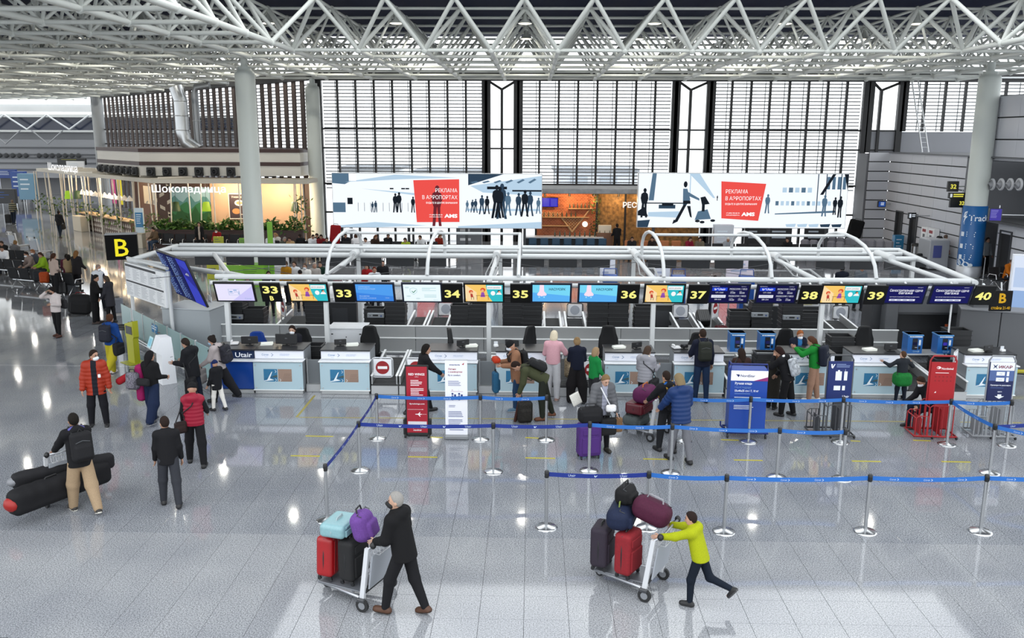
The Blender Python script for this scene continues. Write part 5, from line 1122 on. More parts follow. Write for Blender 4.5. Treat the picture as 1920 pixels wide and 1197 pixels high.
        if inner:
            ms.append(cloth(inner)); pn = pel+u*.4*s
            mi = lambda P_: ((((P_-pel) @ fs) > .06*s) & (np.abs((P_-pel) @ rs) < .055*s) & (((P_-pel) @ u) > -.25)).astype(int)
        if stripe:
            ms.append(cloth(stripe)); mi = lambda P_: ((np.floor(((P_-pel) @ u)/(.07*s)) % 2) == 0).astype(int)
        field_obj({'jacket': 'jacket', 'puffer': 'padded_jacket', 'coat': 'coat', 'sweater': 'sweater', 'tshirt': 'shirt'}[kind] if not vest else 'vest', J, ms, body, None, mi)
        if vest or kind == 'tshirt':
            if vest:
                U = new()
                for sh, el, wr in AR_: U.cone(sh, el, .066*s, .056*s, .03); U.cone(el, el+(wr-el)*.92, .056*s, .046*s, .03)
                field_obj('sleeves', U, [cloth(vest)], body)
        if hood and hood is not True:
            Hd = Field(pel+u*.5*s-.25, pel+u*.5*s+.25, vox); Hd.ell(pel+u*.525*s-fs*.06*s, rows, (.135*s, .085*s, .06*s), .03); Hd.cone(shd[0]*.4+shd[1]*.6+u*.07*s+fs*.03, shd[0]*.6+shd[1]*.4+u*.07*s+fs*.03, .04*s, .04*s, .05); field_obj('hood', Hd, [cloth(hood)], body)
    # --- hair, hat, mask
    hl, hh = hc-.32*s-.0, hc+.26*s; hv = min(vox, .016)
    if style != 'bald':
        R = Field(hc-V3(.28, .28, .5)*s, hh+.02, hv)
        if style == 'hat':
            R.ell(hc+hu*.035*s, HM, (.092*s, .112*s, .118*s), 0); R.clip(H(0, 0, .012), unit_(hf*-.25-hu)); field_obj('knit_hat', R, [cloth(hair)], body)
        else:
            big = {'short': .010, 'crop': .006}.get(style, .016); R.ell(hc+hu*.026*s, HM, ((.078+big)*s, (.098+big)*s, (.110+big)*s), 0)
            if style in ('bob', 'long'): R.ell(H(0, -.035, -.05), HM, (.098*s, .085*s, .10*s), .03)
            if style == 'long': R.cone(H(0, -.085, -.02), H(0, -.12, -.25), .075*s, .06*s, .05, (hf, .6))
            if style == 'pony': R.cone(H(0, -.11, .03), H(0, -.135, -.17), .036*s, .022*s, .03)
            if style == 'bun': R.ell(H(0, -.085, .10), HM, (.045*s,)*3, .02)
            zc = -.055 if style in ('short', 'crop') else -.12; R.clip(H(0, .045, .052), unit_(hf*.82-hu*.57))
            if style in ('short', 'crop', 'pony', 'bun'):
                if style in ('short', 'crop'): R.clip(H(0, -.07, -.075), unit_(-hu+hf*.2))
            field_obj('hair', R, [cloth(hair)], body)
    if mask:
        K = Field(hc-.2*s, hc+.2*s, hv); K.ell(H(0, .034, -.048), HM, (.068*s, .086*s, .058*s), 0); K.cone(H(0, .09, .0), H(0, .118, -.03), .014*s, .022*s, .03); K.clip(H(0, .03, 0), -hf); K.clip(H(0, 0, .006), hu); field_obj('face_mask', K, [mat(mask, .8)], body)
    if glasses:
        m = MB()
        for sx in (-1, 1): m.tube([H(sx*.031+.024*math.cos(a_)*1, .098, .018+.018*math.sin(a_)) for a_ in np.linspace(0, 2*PI, 9)[:-1]], .0035*s, 4, closed=True); m.tube([H(sx*.055, .095, .022), H(sx*.08, .0, .02)], .003*s, 4)
        m.obj('glasses', BLACK, body)
    wm = Matrix.Translation(body.location) @ Matrix.Rotation(math.radians(face), 4, 'Z')
    return dict(o=body, M=wm, s=s, pel=pel, u=u, fs=fs, rs=rs, neck=neck, sh=shd, arm=AR_, hc=hc, t={'none': 0, 'jacket': .026, 'puffer': .038, 'coat': .03, 'sweater': .016, 'tshirt': .012}[kind]*s, vox=vox)
def W3(p, v): return p['M'] @ Vector(v)
def backpack(p, label, col, w=.3, d=.17, h=.44, drop=.02, pocket=None, side=0, print_=None):
    s = p['s']; c = p['pel']+p['u']*(.30-drop)*s-p['fs']*(.115*s+p['t']+d/2)+p['rs']*side*s; Mx = np.array([p['rs'], p['fs'], p['u']])
    F = Field(c-.42, c+.42, min(p['vox'], .016)); F.rbox(c, Mx, (w/2, d/2, h/2), min(.07, d*.42)); F.rbox(c-p['fs']*(d*.42)-p['u']*h*.17, Mx, (w*.4, d*.24, h*.24), .04, .02)
    o = field_obj('backpack', F, [mat(col, .75, spec=.25, noise=(.5 if print_ else .12), nscale=(14 if print_ else 60))]); o.matrix_world = p['M']; tag(o, label, 'backpack'); m = MB()
    for sx in (-1, 1):
        q = p['rs']*sx*.10*s; t_ = p['t']+.012
        m.tube([c+q+p['u']*h*.42+p['fs']*d*.4, p['pel']+p['u']*(.535*s+t_)+q-p['fs']*.02, p['pel']+p['u']*.43*s+q+p['fs']*(.125*s+t_), p['pel']+p['u']*.24*s+q*1.25+p['fs']*(.10*s+t_), c+q*1.3-p['u']*h*.35+p['fs']*d*.5], .017, 6)
    m.tube([c+p['rs']*.04+p['u']*h*.47, c+p['u']*(h*.5+.05), c-p['rs']*.04+p['u']*h*.47], .01, 6); m.obj('strap', mat(pocket or '#121315', .8), o); z = MB()
    z.tube([c-p['fs']*(d*.5)+p['u']*h*.16-p['rs']*w*.33, c-p['fs']*(d*.52)+p['u']*h*.22, c-p['fs']*(d*.5)+p['u']*h*.16+p['rs']*w*.33], .006, 4); z.obj('zip', mat('#55585c', .5), o)
    return o
def soft_bag(name, label, cat, loc, rz, size, col, rad=.06, strap=None, vox=.016, lean=0, handle=True, pocket=True, tilt=0, noise=.12, lid=None):
    w, d, h = size; I = np.eye(3); c = V3(0, 0, h/2); F = Field((-w/2-.05, -d/2-.08, -.03), (w/2+.05, d/2+.08, h+.06), vox); F.rbox(c, I, (w/2, d/2, h/2), rad)
    if pocket: F.rbox(c+V3(0, -d/2, -h*.12), I, (w*.36, .035, h*.26), .03, .02)
    o = field_obj(name, F, [mat(col, .75, spec=.25, noise=noise, nscale=40)]); tag(o, label, cat)
    o.matrix_world = Matrix.Translation(loc) @ Matrix.Rotation(rz, 4, 'Z') @ Matrix.Rotation(tilt, 4, 'Y') @ Matrix.Rotation(lean, 4, 'X')
    if handle: MB().tube([(-w*.22, 0, h-.01), (-w*.18, 0, h+.06), (w*.18, 0, h+.06), (w*.22, 0, h-.01)], .012, 6).obj('handle', mat(strap or '#15161a', .7), o)
    m = MB(); m.tube([(-w*.4, -d*.3, h*.9), (-w*.42, -d*.1, h*.985), (w*.42, -d*.1, h*.985), (w*.4, -d*.3, h*.9)], .006, 4); m.obj('zip', mat('#3b3d41', .5), o)
    return o
def suitcase(label, loc, rz, size, col, ribs=True, handle=0, lean=0, tilt=0, rough=.35, dark='#16171a', soft=False, wheels=True):
    w, d, h = size; t = link('suitcase', None); t.matrix_world = Matrix.Translation(loc) @ Matrix.Rotation(rz, 4, 'Z') @ Matrix.Rotation(tilt, 4, 'Y') @ Matrix.Rotation(lean, 4, 'X'); tag(t, label, 'suitcase'); z0 = .06 if wheels else 0
    F = Field((-w/2-.04, -d/2-.04, z0-.02), (w/2+.04, d/2+.04, z0+h+.04), .016); F.rbox(V3(0, 0, z0+h/2), np.eye(3), (w/2, d/2, h/2), min(.06, d*.3))
    field_obj('shell', F, [mat(col, rough if not soft else .8, noise=.06 if not soft else .12, nscale=30)], t)
    m = MB()
    if ribs:
        for k in (-2, -1, 0, 1, 2): m.box((k*w*.16, -d/2-.002, z0+h/2), (w*.06, .012, h*.78), 0, ch=.005); m.box((k*w*.16, d/2+.002, z0+h/2), (w*.06, .012, h*.78), 0, ch=.005)
        m.obj('ribs', mat(col, rough), t)
    else: m.box((0, -d/2-.006, z0+h*.36), (w*.78, .03, h*.5), 0, ch=.012).box((0, -d/2-.004, z0+h*.78), (w*.72, .02, h*.18), 0, ch=.008); m.obj('front_pocket', mat(col, .8), t)
    MB().tube([(-w*.47, 0, z0+.05), (-w*.49, 0, z0+h/2), (-w*.46, 0, z0+h-.03), (0, 0, z0+h+.006), (w*.46, 0, z0+h-.03), (w*.49, 0, z0+h/2), (w*.47, 0, z0+.05)], .012, 6).obj('seam', mat(dark, .5), t)
    MB().tube([(-.08, 0, z0+h), (-.07, 0, z0+h+.035), (.07, 0, z0+h+.035), (.08, 0, z0+h)], .011, 6).obj('handle', mat(dark, .5), t)
    MB().tube([(w/2, -.03, z0+h*.4), (w/2+.03, -.03, z0+h*.43), (w/2+.03, -.03, z0+h*.57), (w/2, -.03, z0+h*.6)], .011, 6).obj('side_handle', mat(dark, .5), t)
    if handle: MB().tube([(-.09, .06, z0+h), (-.09, .06, z0+h+handle), (.09, .06, z0+h+handle), (.09, .06, z0+h)], .010, 6).obj('telescopic_handle', mat('#8d9094', .35, .6), t)
    if wheels:
        for x in (-1, 1):
            for y in (-1, 1): MB().cyl((x*(w/2-.05)-.012, y*(d/2-.045), .028), (x*(w/2-.05)+.012, y*(d/2-.045), .028), .028, n=10).box((x*(w/2-.05), y*(d/2-.045), .055), (.045, .045, .03), 0, ch=.008).obj('wheel', mat(dark, .5), t)
    return t
# ================================================================ TRAVELLERS IN THE HALL AND THEIR LUGGAGE
def trolley(label, x, y, rz):
    t = thing('luggage_trolley', label, 'luggage trolley', (x, y, 0), math.radians(rz), 'luggage trolleys'); AL = mat('#b9bcc2', .3, .7); R = math.radians(rz)
    MB().tube([(-.34, .0, .13), (-.3, .1, .17), (-.16, .85, .16), (.16, .85, .16), (.3, .1, .17), (.34, 0, .13)], .022, 8).cyl((-.28, .25, .17), (.28, .25, .17), .015, n=6).cyl((-.22, .55, .165), (.22, .55, .165), .015, n=6).obj('base_frame', AL, t)
    MB().box((0, .45, .195), (.46, .76, .02), 0, ch=.006).obj('platform', mat('#6d7076', .4, .4), t)
    for s in (-1, 1): MB().prism([(-.035, 0), (.035, 0), (.03, .8), (-.03, .8)], .05, 0, Matrix.Translation((s*.33-.025, .02, .14)) @ Matrix.Rotation(math.radians(8), 4, 'X') @ Matrix.Rotation(PI/2, 4, 'Z') @ UP).obj('upright', mat('#d5d7db', .35, .2), t)
    MB().box((0, -.03, .58), (.62, .02, .5), 0, ch=.006, mx=Matrix.Rotation(math.radians(8), 4, 'X')).obj('back_panel', mat('#a3a8b0', .4), t)
    MB().box((0, -.03, .30), (.64, .03, .09), 0, ch=.008).obj('lower_panel', BLACK, t)
    MB().tube([(-.32, -.1, .92), (-.33, -.2, 1.0), (.33, -.2, 1.0), (.32, -.1, .92)], .018, 8).obj('handle_bar', AL, t)
    for s in (-1, 1): MB().ell((s*.34, -.19, 1.0), (.045, .045, .05), n=10).obj('handle_knob', BLACK, t)
    b = MB()
    for k in range(7): q = -.26+.087*k; b.tube([(q, -.12, .96), (q, -.14, .84), (q, -.24, .84), (q, -.25, .96)], .005, 4)
    for z in (.86, .96): b.tube([(-.27, -.25, z), (.27, -.25, z)], .006, 4)
    b.obj('wire_basket', mat('#d9dbde', .3, .5), t)
    for wx, wy, r in ((-.36, 0, .095), (.36, 0, .095), (0, .84, .06)):
        w = MB().cyl((wx-.02, wy, r), (wx+.02, wy, r), r, n=18).obj('wheel', RUBBER, t); MB().cyl((wx-.023, wy, r), (wx+.023, wy, r), r*.55, n=12).obj('hub', mat('#8e9196', .35, .5), w)
        MB().box((wx, wy+.02, r+.07), (.065, .12, .06), 0, ch=.015).obj('wheel_fork', mat('#3a3c40', .4), t)
    T = Matrix.Translation((x, y, 0)) @ Matrix.Rotation(R, 4, 'Z')
    def on(lx, ly, z): v = T @ Vector((lx, ly, z)); return v
    def man(dist=.68, dx=0): v = T @ Vector((dx, -dist, 0)); return Vector((v.x, v.y, 0))
    return on, man, R
def carry(p, k, name, label, cat, size, col, drop=.0, dx=0, dy=0, strap=True, **kw):   # a bag in a hand (0 left, 1 right)
    w = p['arm'][k][2]; h = size[2]; q = W3(p, (w[0]+dx, w[1]+dy, 0)); z = max(.0, w[2]-.1-h-drop)
    return soft_bag(name, label, cat, (q.x, q.y, z), p['o'].rotation_euler.z+kw.pop('turn', 0), size, col, **kw)
def shoulder_bag(p, label, col, side=1, size=(.32, .14, .26), z=.92, back=0.0, strapcol='#15161a', noise=.12):
    s = p['s']; c = p['pel']+p['rs']*side*(.2*s+p['t'])-p['fs']*back; q = W3(p, (c[0], c[1], 0)); zz = z*s-size[2]
    o = soft_bag('shoulder_bag', label, 'bag', (q.x, q.y, zz), p['o'].rotation_euler.z+PI/2*(1 if back < .1 else .3), size, col, rad=.05, handle=False, strap=strapcol, noise=noise); inv = o.matrix_world.inverted(); t = p['t']+.02
    P_ = [p['pel']+p['u']*.3*s+p['rs']*side*(.17*s+t)+p['fs']*.06, p['pel']+p['u']*.50*s+p['rs']*-side*.06*s+p['fs']*(.09*s+t*.6), p['pel']+p['u']*(.535*s)+p['rs']*-side*.1*s+p['u']*t, p['pel']+p['u']*.36*s-p['fs']*(.12*s+t), p['pel']+p['u']*.2*s+p['rs']*side*(.14*s+t)-p['fs']*.09*s]
    top = [W3(p, v) for v in P_]; a = o.matrix_world @ Vector((-size[0]*.4, 0, size[2]*.9)); b = o.matrix_world @ Vector((size[0]*.4, 0, size[2]*.9))
    MB().tube([inv @ v for v in [a]+top+[b]], .012, 6).obj('strap', mat(strapcol, .8), o); return o
# ---- man in black with the full trolley
on, man, R1 = trolley('loaded luggage trolley pushed by the grey-haired man in black', -2.11, 10.96, 67)
hand = lambda x, d=.48, z=1.03: ('t', x, d, z)
person('grey-haired man in black padded jacket and brown shoes pushing a trolley', man(.55, -.16), 1.76, 67, .014, '#131315', 'coat', .47, '#18181b', 1.15, '#5e3a24', '#3a2618', '#8d8a86', 'crop', '#cfa58c', '#141416', 10, ((22, 12), (-12, 10, -18)), (hand(-.12, .36), hand(.28, .36)), (25, 8), hood=True)
suitcase('red suitcase with black corners at the front of the man\'s trolley', on(-.02, .74, .205), R1+.1, (.46, .26, .58), '#c3161f', True, tilt=.08)
suitcase('black fabric suitcase with white label standing beside the red one', on(.02, .38, .205), R1, (.44, .26, .60), '#131315', False, soft=True)
suitcase('pale teal hard suitcase lying on top of the red and black ones', on(.0, .58, .90), R1+.12, (.52, .38, .20), '#8db8bf', False, wheels=False, dark='#9fb3b8')
soft_bag('backpack', 'violet backpack with black straps on top of the man\'s luggage', 'backpack', on(-.02, .12, .88), R1+.2, (.36, .28, .42), '#7b4fa6', .12, '#141318', lean=-.25)
# ---- boy in yellow
on, man, R2 = trolley('luggage trolley piled with bags and pushed by the boy in yellow', 1.77, 11.32, 61)
person('running boy in bright yellow jacket and dark boots pushing a piled trolley', man(.66, -.06), 1.37, 61, .014, '#c9d31c', 'coat', .50, '#16202e', 1.0, '#18181a', '#4a4a4c', '#2a1d19', 'short', '#d7a68c', None, 16, ((14, 14), (-22, 52, -55)), (('t', -.22, .5, .98), ('t', .22, .5, .98)), (10, 0), hood='#c9d31c')
suitcase('dark plum suitcase at the front of the boy\'s trolley', on(-.08, .78, .205), R2+.15, (.42, .26, .6), '#2a2030', False, soft=True)
suitcase('crimson suitcase standing next to the plum one', on(-.12, .36, .205), R2-.1, (.40, .26, .62), '#a81425', False, soft=True)
soft_bag('duffel_bag', 'navy duffel bag with green straps lying on the crimson suitcase', 'bag', on(-.04, .52, .9), R2+.2, (.62, .34, .32), '#1f2a48', .13, '#7d8f3a')
soft_bag('handbag', 'small black bag perched on the navy duffel', 'bag', on(.06, .5, 1.2), R2, (.36, .24, .26), '#121214', .09)
soft_bag('backpack', 'maroon hiking backpack lying across the trolley handle', 'backpack', on(.02, .12, 1.02), R2+PI/2, (.56, .34, .34), '#571f3c', .14, '#8e8d93', tilt=-.25)
# ---- man in black with ski bags
on, man, R3 = trolley('trolley with long black bags laid across it', -8.1, 14.08, 50)
p = person('young man with black backpack, purple hood and beige trousers pushing a trolley', man(.66), 1.77, 45, .015, '#161619', 'jacket', .48, '#b39a7c', 1.5, '#26221f', '#e8e4da', '#17130f', 'crop', '#b98a70', None, 8, ((16, 6), (-18, 10, -20)), (hand(-.25), hand(.25)), (0, 0), hood='#6a68b4')
backpack(p, 'big black backpack on the man in beige trousers', '#17171a', .34, .18, .5, .05)
def long_bag(label, a, b, r, col, end=None):
    a, b = Vector(a), Vector(b); d = b-a; o = link('long_bag', None); o.matrix_world = Matrix.Translation(a) @ d.to_track_quat('X', 'Z').to_matrix().to_4x4(); tag(o, label, 'bag', 'long bags across the trolley'); L = d.length; F = Field((-.1, -r-.05, -r-.05), (L+.1, r+.05, r+.05), .018)
    F.rbox(V3(L/2, 0, 0), np.eye(3), (L/2, r*.8, r*1.05), r*.55); F.cone(V3(L*.1, 0, r*.4), V3(L*.9, 0, r*.3), r*.8, r*.7, .05, None, (.008, 6)); field_obj('shell', F, [mat(col, .75, spec=.25)], o)
    MB().tube([(L*.3, 0, r*.7), (L*.36, 0, r*1.25), (L*.46, 0, r*1.25), (L*.5, 0, r*.7)], .014, 6).obj('handle', BLACK, o); MB().tube([(.05, -r*.3, r*.78), (L*.5, -r*.1, r*.84), (L-.1, -r*.3, r*.6)], .006, 4).obj('zip', mat('#8f9297', .5), o)
    if end: MB().ell((.02, 0, 0), (.1, r*.75, r*.6), n=12).obj('end_cap', mat(end, .5), o)
long_bag('long black ski bag with a red end cap in front on the trolley', G(18, 948, .42), G(205, 880, .42)+Vector((.0, -.05, .02)), .2, '#151518', '#c22018')
long_bag('grey-black ski bag behind the red-capped one', G(22, 905, .62), G(213, 862, .6), .13, '#1c1c1f', '#7d7f84')
# ---- left group
p = person('teenage boy in black fleece and charcoal trousers walking away', (322, 948), 1.62, 20, .015, '#17171a', 'sweater', .48, '#33353b', 1.25, '#1b1b1d', None, '#2b1f1a', 'crop', '#c79a80', None, 2, ((10, 6), (-10, 8)), ((6, 10, 12, 0), (4, 10, 10, 0)), (25, 0), spread=.06)
p = person('woman in raspberry padded vest with black hat and white-striped sleeves', (370, 872), 1.68, 12, .016, '#b81e3f', 'puffer', .49, '#17171a', 1.3, '#1c1c1e', None, '#161618', 'hat', SKIN, None, 0, ((14, 6), (-12, 4)), ((8, 12, 20, 0), (20, 14, 40, 10)), (0, -10), vest='#18181b', hood='#c22a4b', spread=.09)
shoulder_bag(p, 'small black and rust shoulder bag on the raspberry vest', '#2a1c1a', -1, (.24, .12, .24), .98, .12)
p = person('young man in orange-red padded jacket, white mask and glasses', (187, 800), 1.75, 200, .016, '#c23a1c', 'puffer', .43, '#15151a', 1.25, '#19191b', '#e6e6e6', '#221814', 'short', SKIN, '#dfe6ee', 0, ((4, 2), (-2, 2)), ((2, 16, 8, 0), (4, 14, 10, 0)), (48, -2), inner='#1a1c24', glasses=True, spread=.08, hood='#1d1a1b')
m = soft_bag('paper_tag', 'white tag hanging at the waist of the man in orange', 'tag', W3(p, p['pel']+p['fs']*.22+p['rs']*-.12+p['u']*.2), 3.4, (.07, .02, .09), '#eceff2', .01, handle=False, pocket=False)
p = person('woman in blue jacket and yellow trousers seen from behind', (214, 703), 1.66, -12, .02, '#1d4f9e', 'jacket', .50, '#d8c832', 1.7, '#e8d8d6', None, '#5a3a28', 'bun', SKIN, None, 2, ((10, 4), (-20, 24)), ((8, 12, 20, 0), (6, 12, 12, 0)), (0, 0), hood='#1d4f9e')
backpack(p, 'dark backpack with a white badge on the woman in blue', '#23252f', .32, .17, .46); shoulder_bag(p, 'black soft bag at the right hip of the woman in yellow trousers', '#16161a', 1, (.34, .16, .34), .95)
p = person('woman in black sweater and wide blue jeans carrying a pink coat', (290, 793), 1.66, -18, .016, '#141416', 'sweater', .53, '#1f2d4d', 1.9, '#2b2f38', '#d6d6d8', '#141214', 'long', SKIN, None, 0, ((12, 8), (-16, 10)), ((10, 18, 80, 20), (6, 12, 70, 10)), (-10, 0), spread=.06)
soft_bag('coat', 'magenta padded coat carried over the arm of the woman in jeans', 'coat', W3(p, p['pel']+p['rs']*-.3+p['fs']*.12-V3(0, 0, .42)), -.3, (.2, .42, .84), '#b81d6e', .08, handle=False, pocket=False)
soft_bag('backpack', 'silver patterned backpack in front of the magenta coat', 'backpack', W3(p, p['pel']+p['rs']*-.36-p['fs']*.16-V3(0, 0, .12)), -.2, (.3, .18, .4), '#6d6a74', .08, '#17171a', noise=.7)
soft_bag('plush_toy', 'red and white soft toy hanging by the silver backpack', 'toy', W3(p, p['pel']+p['rs']*-.62-p['fs']*.1+V3(0, 0, .02)), .4, (.34, .16, .16), '#cf2433', .07, handle=False, pocket=False, tilt=-.5)
soft_bag('waist_bag', 'small black waist bag on the woman in jeans', 'bag', W3(p, p['pel']-p['fs']*.24+p['u']*.02), -.3, (.32, .1, .17), '#1b1b1e', .04, handle=False)
p = person('young man in black hooded coat looking at his phone', (366, 768), 1.74, 72, .018, '#17181c', 'coat', .46, '#1f2636', 1.3, '#1a1a1c', None, '#231a16', 'short', SKIN, None, 4, ((6, 4), (-6, 4)), ((14, 8, 78, 10), (14, 8, 78, 10)), (0, -24), hood='#15161a')
soft_bag('phone', 'phone held by the young man in black', 'phone', W3(p, (p['arm'][0][2]+p['arm'][1][2])/2+p['fs']*.12), 1.2, (.07, .012, .14), '#101114', .004, handle=False, pocket=False, lean=-.8); shoulder_bag(p, 'large round black bag hanging behind the young man in black', '#131316', -1, (.42, .2, .4), .86, .12)
p = person('small child in navy knit hat with white leggings', (410, 770), 1.22, 60, .018, '#16171b', 'jacket', .42, '#d9d6d0', 1.0, '#17171a', None, '#1f2f63', 'hat', SKIN, None, 0, ((10, 6), (-12, 8)), ((8, 10, 20, 0), (8, 10, 20, 0)), (0, 0))
p = person('woman in grey hooded jacket and face mask with flowery backpack', (416, 753), 1.66, 82, .018, '#a89f9f', 'jacket', .5, '#17171b', 1.8, '#1a1a1c', None, '#1d1715', 'bun', SKIN, '#9fc0dc', 8, ((12, 4), (-22, 14)), ((20, 8, 40, 0), (16, 10, 50, 0)), (0, -18), hood='#a89f9f')
backpack(p, 'dark flowery backpack on the woman in grey hood', '#26262f', .32, .18, .44, .02, print_=1); carry(p, 0, 'shopping_bag', 'grey and orange shopping bag held by the masked woman in grey', 'bag', (.38, .14, .36), '#8d8988', .0, .0, .05, rad=.03)
p = person('woman in cream hooded jacket with hand at her face', (110, 632), 1.62, 160, .022, '#c9bfbd', 'jacket', .50, '#151517', .95, '#5a2f1f', None, '#161212', 'bun', SKIN, '#1b1a1c', 0, ((4, 2), (-4, 2)), ((10, 14, 88, 26), ('t', .12, .2, 1.46)), (-20, -14)); soft_bag('handbag', 'small dark handbag behind the woman in cream', 'bag', W3(p, p['pel']-p['fs']*.22+p['rs']*-.12), 2.6, (.26, .12, .3), '#2b2b2e', .05)
person('person all in black with crossed arms beside the big black bag', (182, 607), 1.7, -70, .022, '#111113', 'coat', .45, '#131315', 1.3, '#3b2a22', None, '#17120f', 'short', SKIN, None, 3, ((3, 2), (-3, 2)), ((20, 8, 70, 30), (20, 8, 70, 30)), (-10, -15))
person('bald man in white vest over navy shirt', (190, 583), 1.72, 215, .024, '#c8ccd2', 'jacket', .5, '#1b1d24', 1.2, '#1a1a1c', None, '#8a7a70', 'crop', SKIN, '#e6e9ee', 0, ((3, 2), (-3, 2)), ((16, 12, 60, 10), (10, 10, 40, 0)), (30, -10), vest='#1c2436')
p = person('woman in long charcoal padded coat with dark bob hair', (210, 606), 1.64, 85, .022, '#303036', 'coat', .36, '#17171a', 1.0, '#1a1a1c', None, '#4a3f36', 'bob', SKIN, None, 2, ((4, 2), (-4, 2)), ((10, 8, 30, 6), (8, 8, 30, 0)), (0, -8))
suitcase('grey suitcase half hidden behind the charcoal coat', G(222, 590), .5, (.38, .24, .55), '#7b7f88', True)
o = soft_bag('duffel_bag', 'huge black wheeled bag with red strap standing on the floor', 'bag', Vector((G(150, 592).x, G(150, 592).y, .05)), .35, (.78, .5, .72), '#161618', .2, '#a01f2a', vox=.02, tilt=.12)
for k in (-1, 1): MB().cyl((k*.3, -.2, .0), (k*.3, -.16, .0), .05, n=10).obj('wheel', RUBBER, o)
person('woman with long braid in beige cardigan seen from behind', (106, 556), 1.72, -25, .026, '#b7a398', 'sweater', .5, '#161618', 1.2, '#d8d8d8', None, '#4a2f22', 'pony', SKIN, None, 2, ((3, 2), (-3, 2)), ((0, 10, 60, 40), (0, 10, 60, 40)), (0, -5))
suitcase('small black suitcase beside the woman in beige cardigan', G(118, 553), .2, (.36, .24, .5), '#1d1d20', True)
person('woman with long blond hair in dark coat', (148, 547), 1.68, -10, .026, '#201d1f', 'coat', .42, '#1a1a1d', 1.0, '#1a1a1c', None, '#8b6238', 'long', SKIN, None, 3, ((3, 2), (-3, 2)), ((10, 8, 40, 0), (10, 8, 40, 0)), (10, -6))
person('dark-haired girl in beige jacket next to the blond woman', (134, 545), 1.5, 20, .026, '#a8916e', 'jacket', .5, '#2a2a2e', 1.0, '#1a1a1c', None, '#1a1512', 'long', SKIN, None, 4, ((3, 2), (-3, 2)), ((14, 8, 50, 0), (10, 8, 40, 0)), (0, -20))
suitcase('charcoal suitcase in front of the two women', G(139, 552), .1, (.42, .26, .5), '#33353a', False, soft=True)
# ---- at the counters
p = person('masked clerk in dark uniform behind the first glass counter', Vector((XA(550, 21.85, 1.2), 21.85, 0)), 1.66, 180, .022, '#1b1c24', 'jacket', .5, '#1b1c24', 1, '#1a1a1c', None, '#2a1c17', 'long', '#d3ab93', '#e9eef4', 4, ((85, 88), (85, 88)), ((20, 8, 60, 10), (20, 8, 60, 10)), (0, -6), sit=.66)
p = person('red-haired clerk in navy jacket and blue scarf behind counter 38', Vector((XA(1494, 21.95, 1.0), 21.95, .55)), 1.66, 190, .02, '#1a2033', 'jacket', .5, '#1b1c24', 1, '#1a1a1c', None, '#b26a3c', 'short', '#d9b09a', '#e3ebf4', 6, ((85, 88), (85, 88)), ((24, 8, 60, 10), (24, 8, 60, 10)), (0, -16), sit=.66, inner='#3f8fd6')
person('person in black walking behind the red banner', (790, 776), 1.70, -68, .02, '#17171a', 'jacket', .5, '#151517', 1.1, '#1a1a1c', None, '#16120f', 'bob', SKIN, None, 12, ((22, 8), (-20, 14)), ((26, 8, 40, 0), ('t', .1, .45, .95)), (0, 0))
p = person('woman in tan coat, black knit cap and face mask', (968, 769), 1.72, 105, .018, '#a4775c', 'coat', .40, '#2c4a6e', 1.0, '#5c7f98', '#dfe3e6', '#141416', 'hat', SKIN, '#c9ced6', 6, ((6, 4), (-8, 6)), ((18, 10, 80, 10), (18, 10, 80, 10)), (0, -20))
backpack(p, 'black backpack on the woman in tan coat', '#18181b', .28, .15, .4); carry(p, 0, 'jacket_bundle', 'bright orange-red jacket bundled in the arms of the woman in tan', 'jacket', (.26, .18, .14), '#e0431f', -.3, .1, .12, rad=.06, handle=False, pocket=False); carry(p, 1, 'tote_bag', 'light blue and black bag hanging from the woman in tan', 'bag', (.24, .14, .5), '#2f6f98', .1, -.1, .1, rad=.05)
p = person('man in olive jacket bending down with a black backpack', (1017, 786), 1.76, 95, .018, '#474b34', 'jacket', .48, '#23261f', 1.2, '#7a4526', '#4a2c1a', '#2a1c16', 'crop', SKIN, None, 62, ((4, 6), (-14, 4)), (('t', -.1, .55, .62), ('t', .16, .5, .58)), (0, -30))
backpack(p, 'black and yellow backpack on the bending man', '#1b1c1e', .3, .17, .44, .05, '#2b2b20'); soft_bag('backpack', 'black and orange backpack standing on the floor before the bending man', 'backpack', G(984, 792), .25, (.34, .22, .5), '#24221f', .08, '#e0662a', noise=.5)
soft_bag('skateboard', 'brown board with wheels leaning behind the orange backpack', 'board', G(966, 793)+Vector((0, .1, .0)), 1.3, (.16, .06, .5), '#4a2a22', .02, handle=False, pocket=False, lean=.2)
p = person('blond woman in pink sweater and pale grey joggers', (1036, 750), 1.72, -12, .018, '#dca9b3', 'sweater', .53, '#b9b9bd', 1.35, '#a08076', '#e6e0dc', '#d9cdb4', 'bob', SKIN, None, 4, ((6, 4), (-4, 2)), ((14, 14, 70, 10), ('t', .22, .36, 1.2)), (0, -8))
soft_bag('backpack', 'beige and black patterned backpack standing on the belt', 'backpack', Vector((1.0, 20.95, .42)), .1, (.34, .22, .5), '#a39379', .08, '#17171a', noise=.75)
p = person('woman in navy sweater and wide black trousers, hair in a bun', (1081, 756), 1.62, 4, .018, '#161c30', 'sweater', .52, '#191719', 1.95, '#1a1a1c', None, '#9a7e5a', 'bun', SKIN, None, 6, ((3, 2), (-3, 2)), ((14, 8, 60, 14), (14, 8, 60, 14)), (0, -16), spread=.1)
person('older woman in bright green sweater at the gate plate', (1112, 770), 1.52, -60, .018, '#1c9a4c', 'sweater', .52, '#2a2a2e', 1.1, '#2a2a2c', None, '#a58a6a', 'bob', SKIN, None, 2, ((3, 2), (-3, 2)), ((8, 10, 30, 0), (8, 10, 30, 0)), (0, 0))
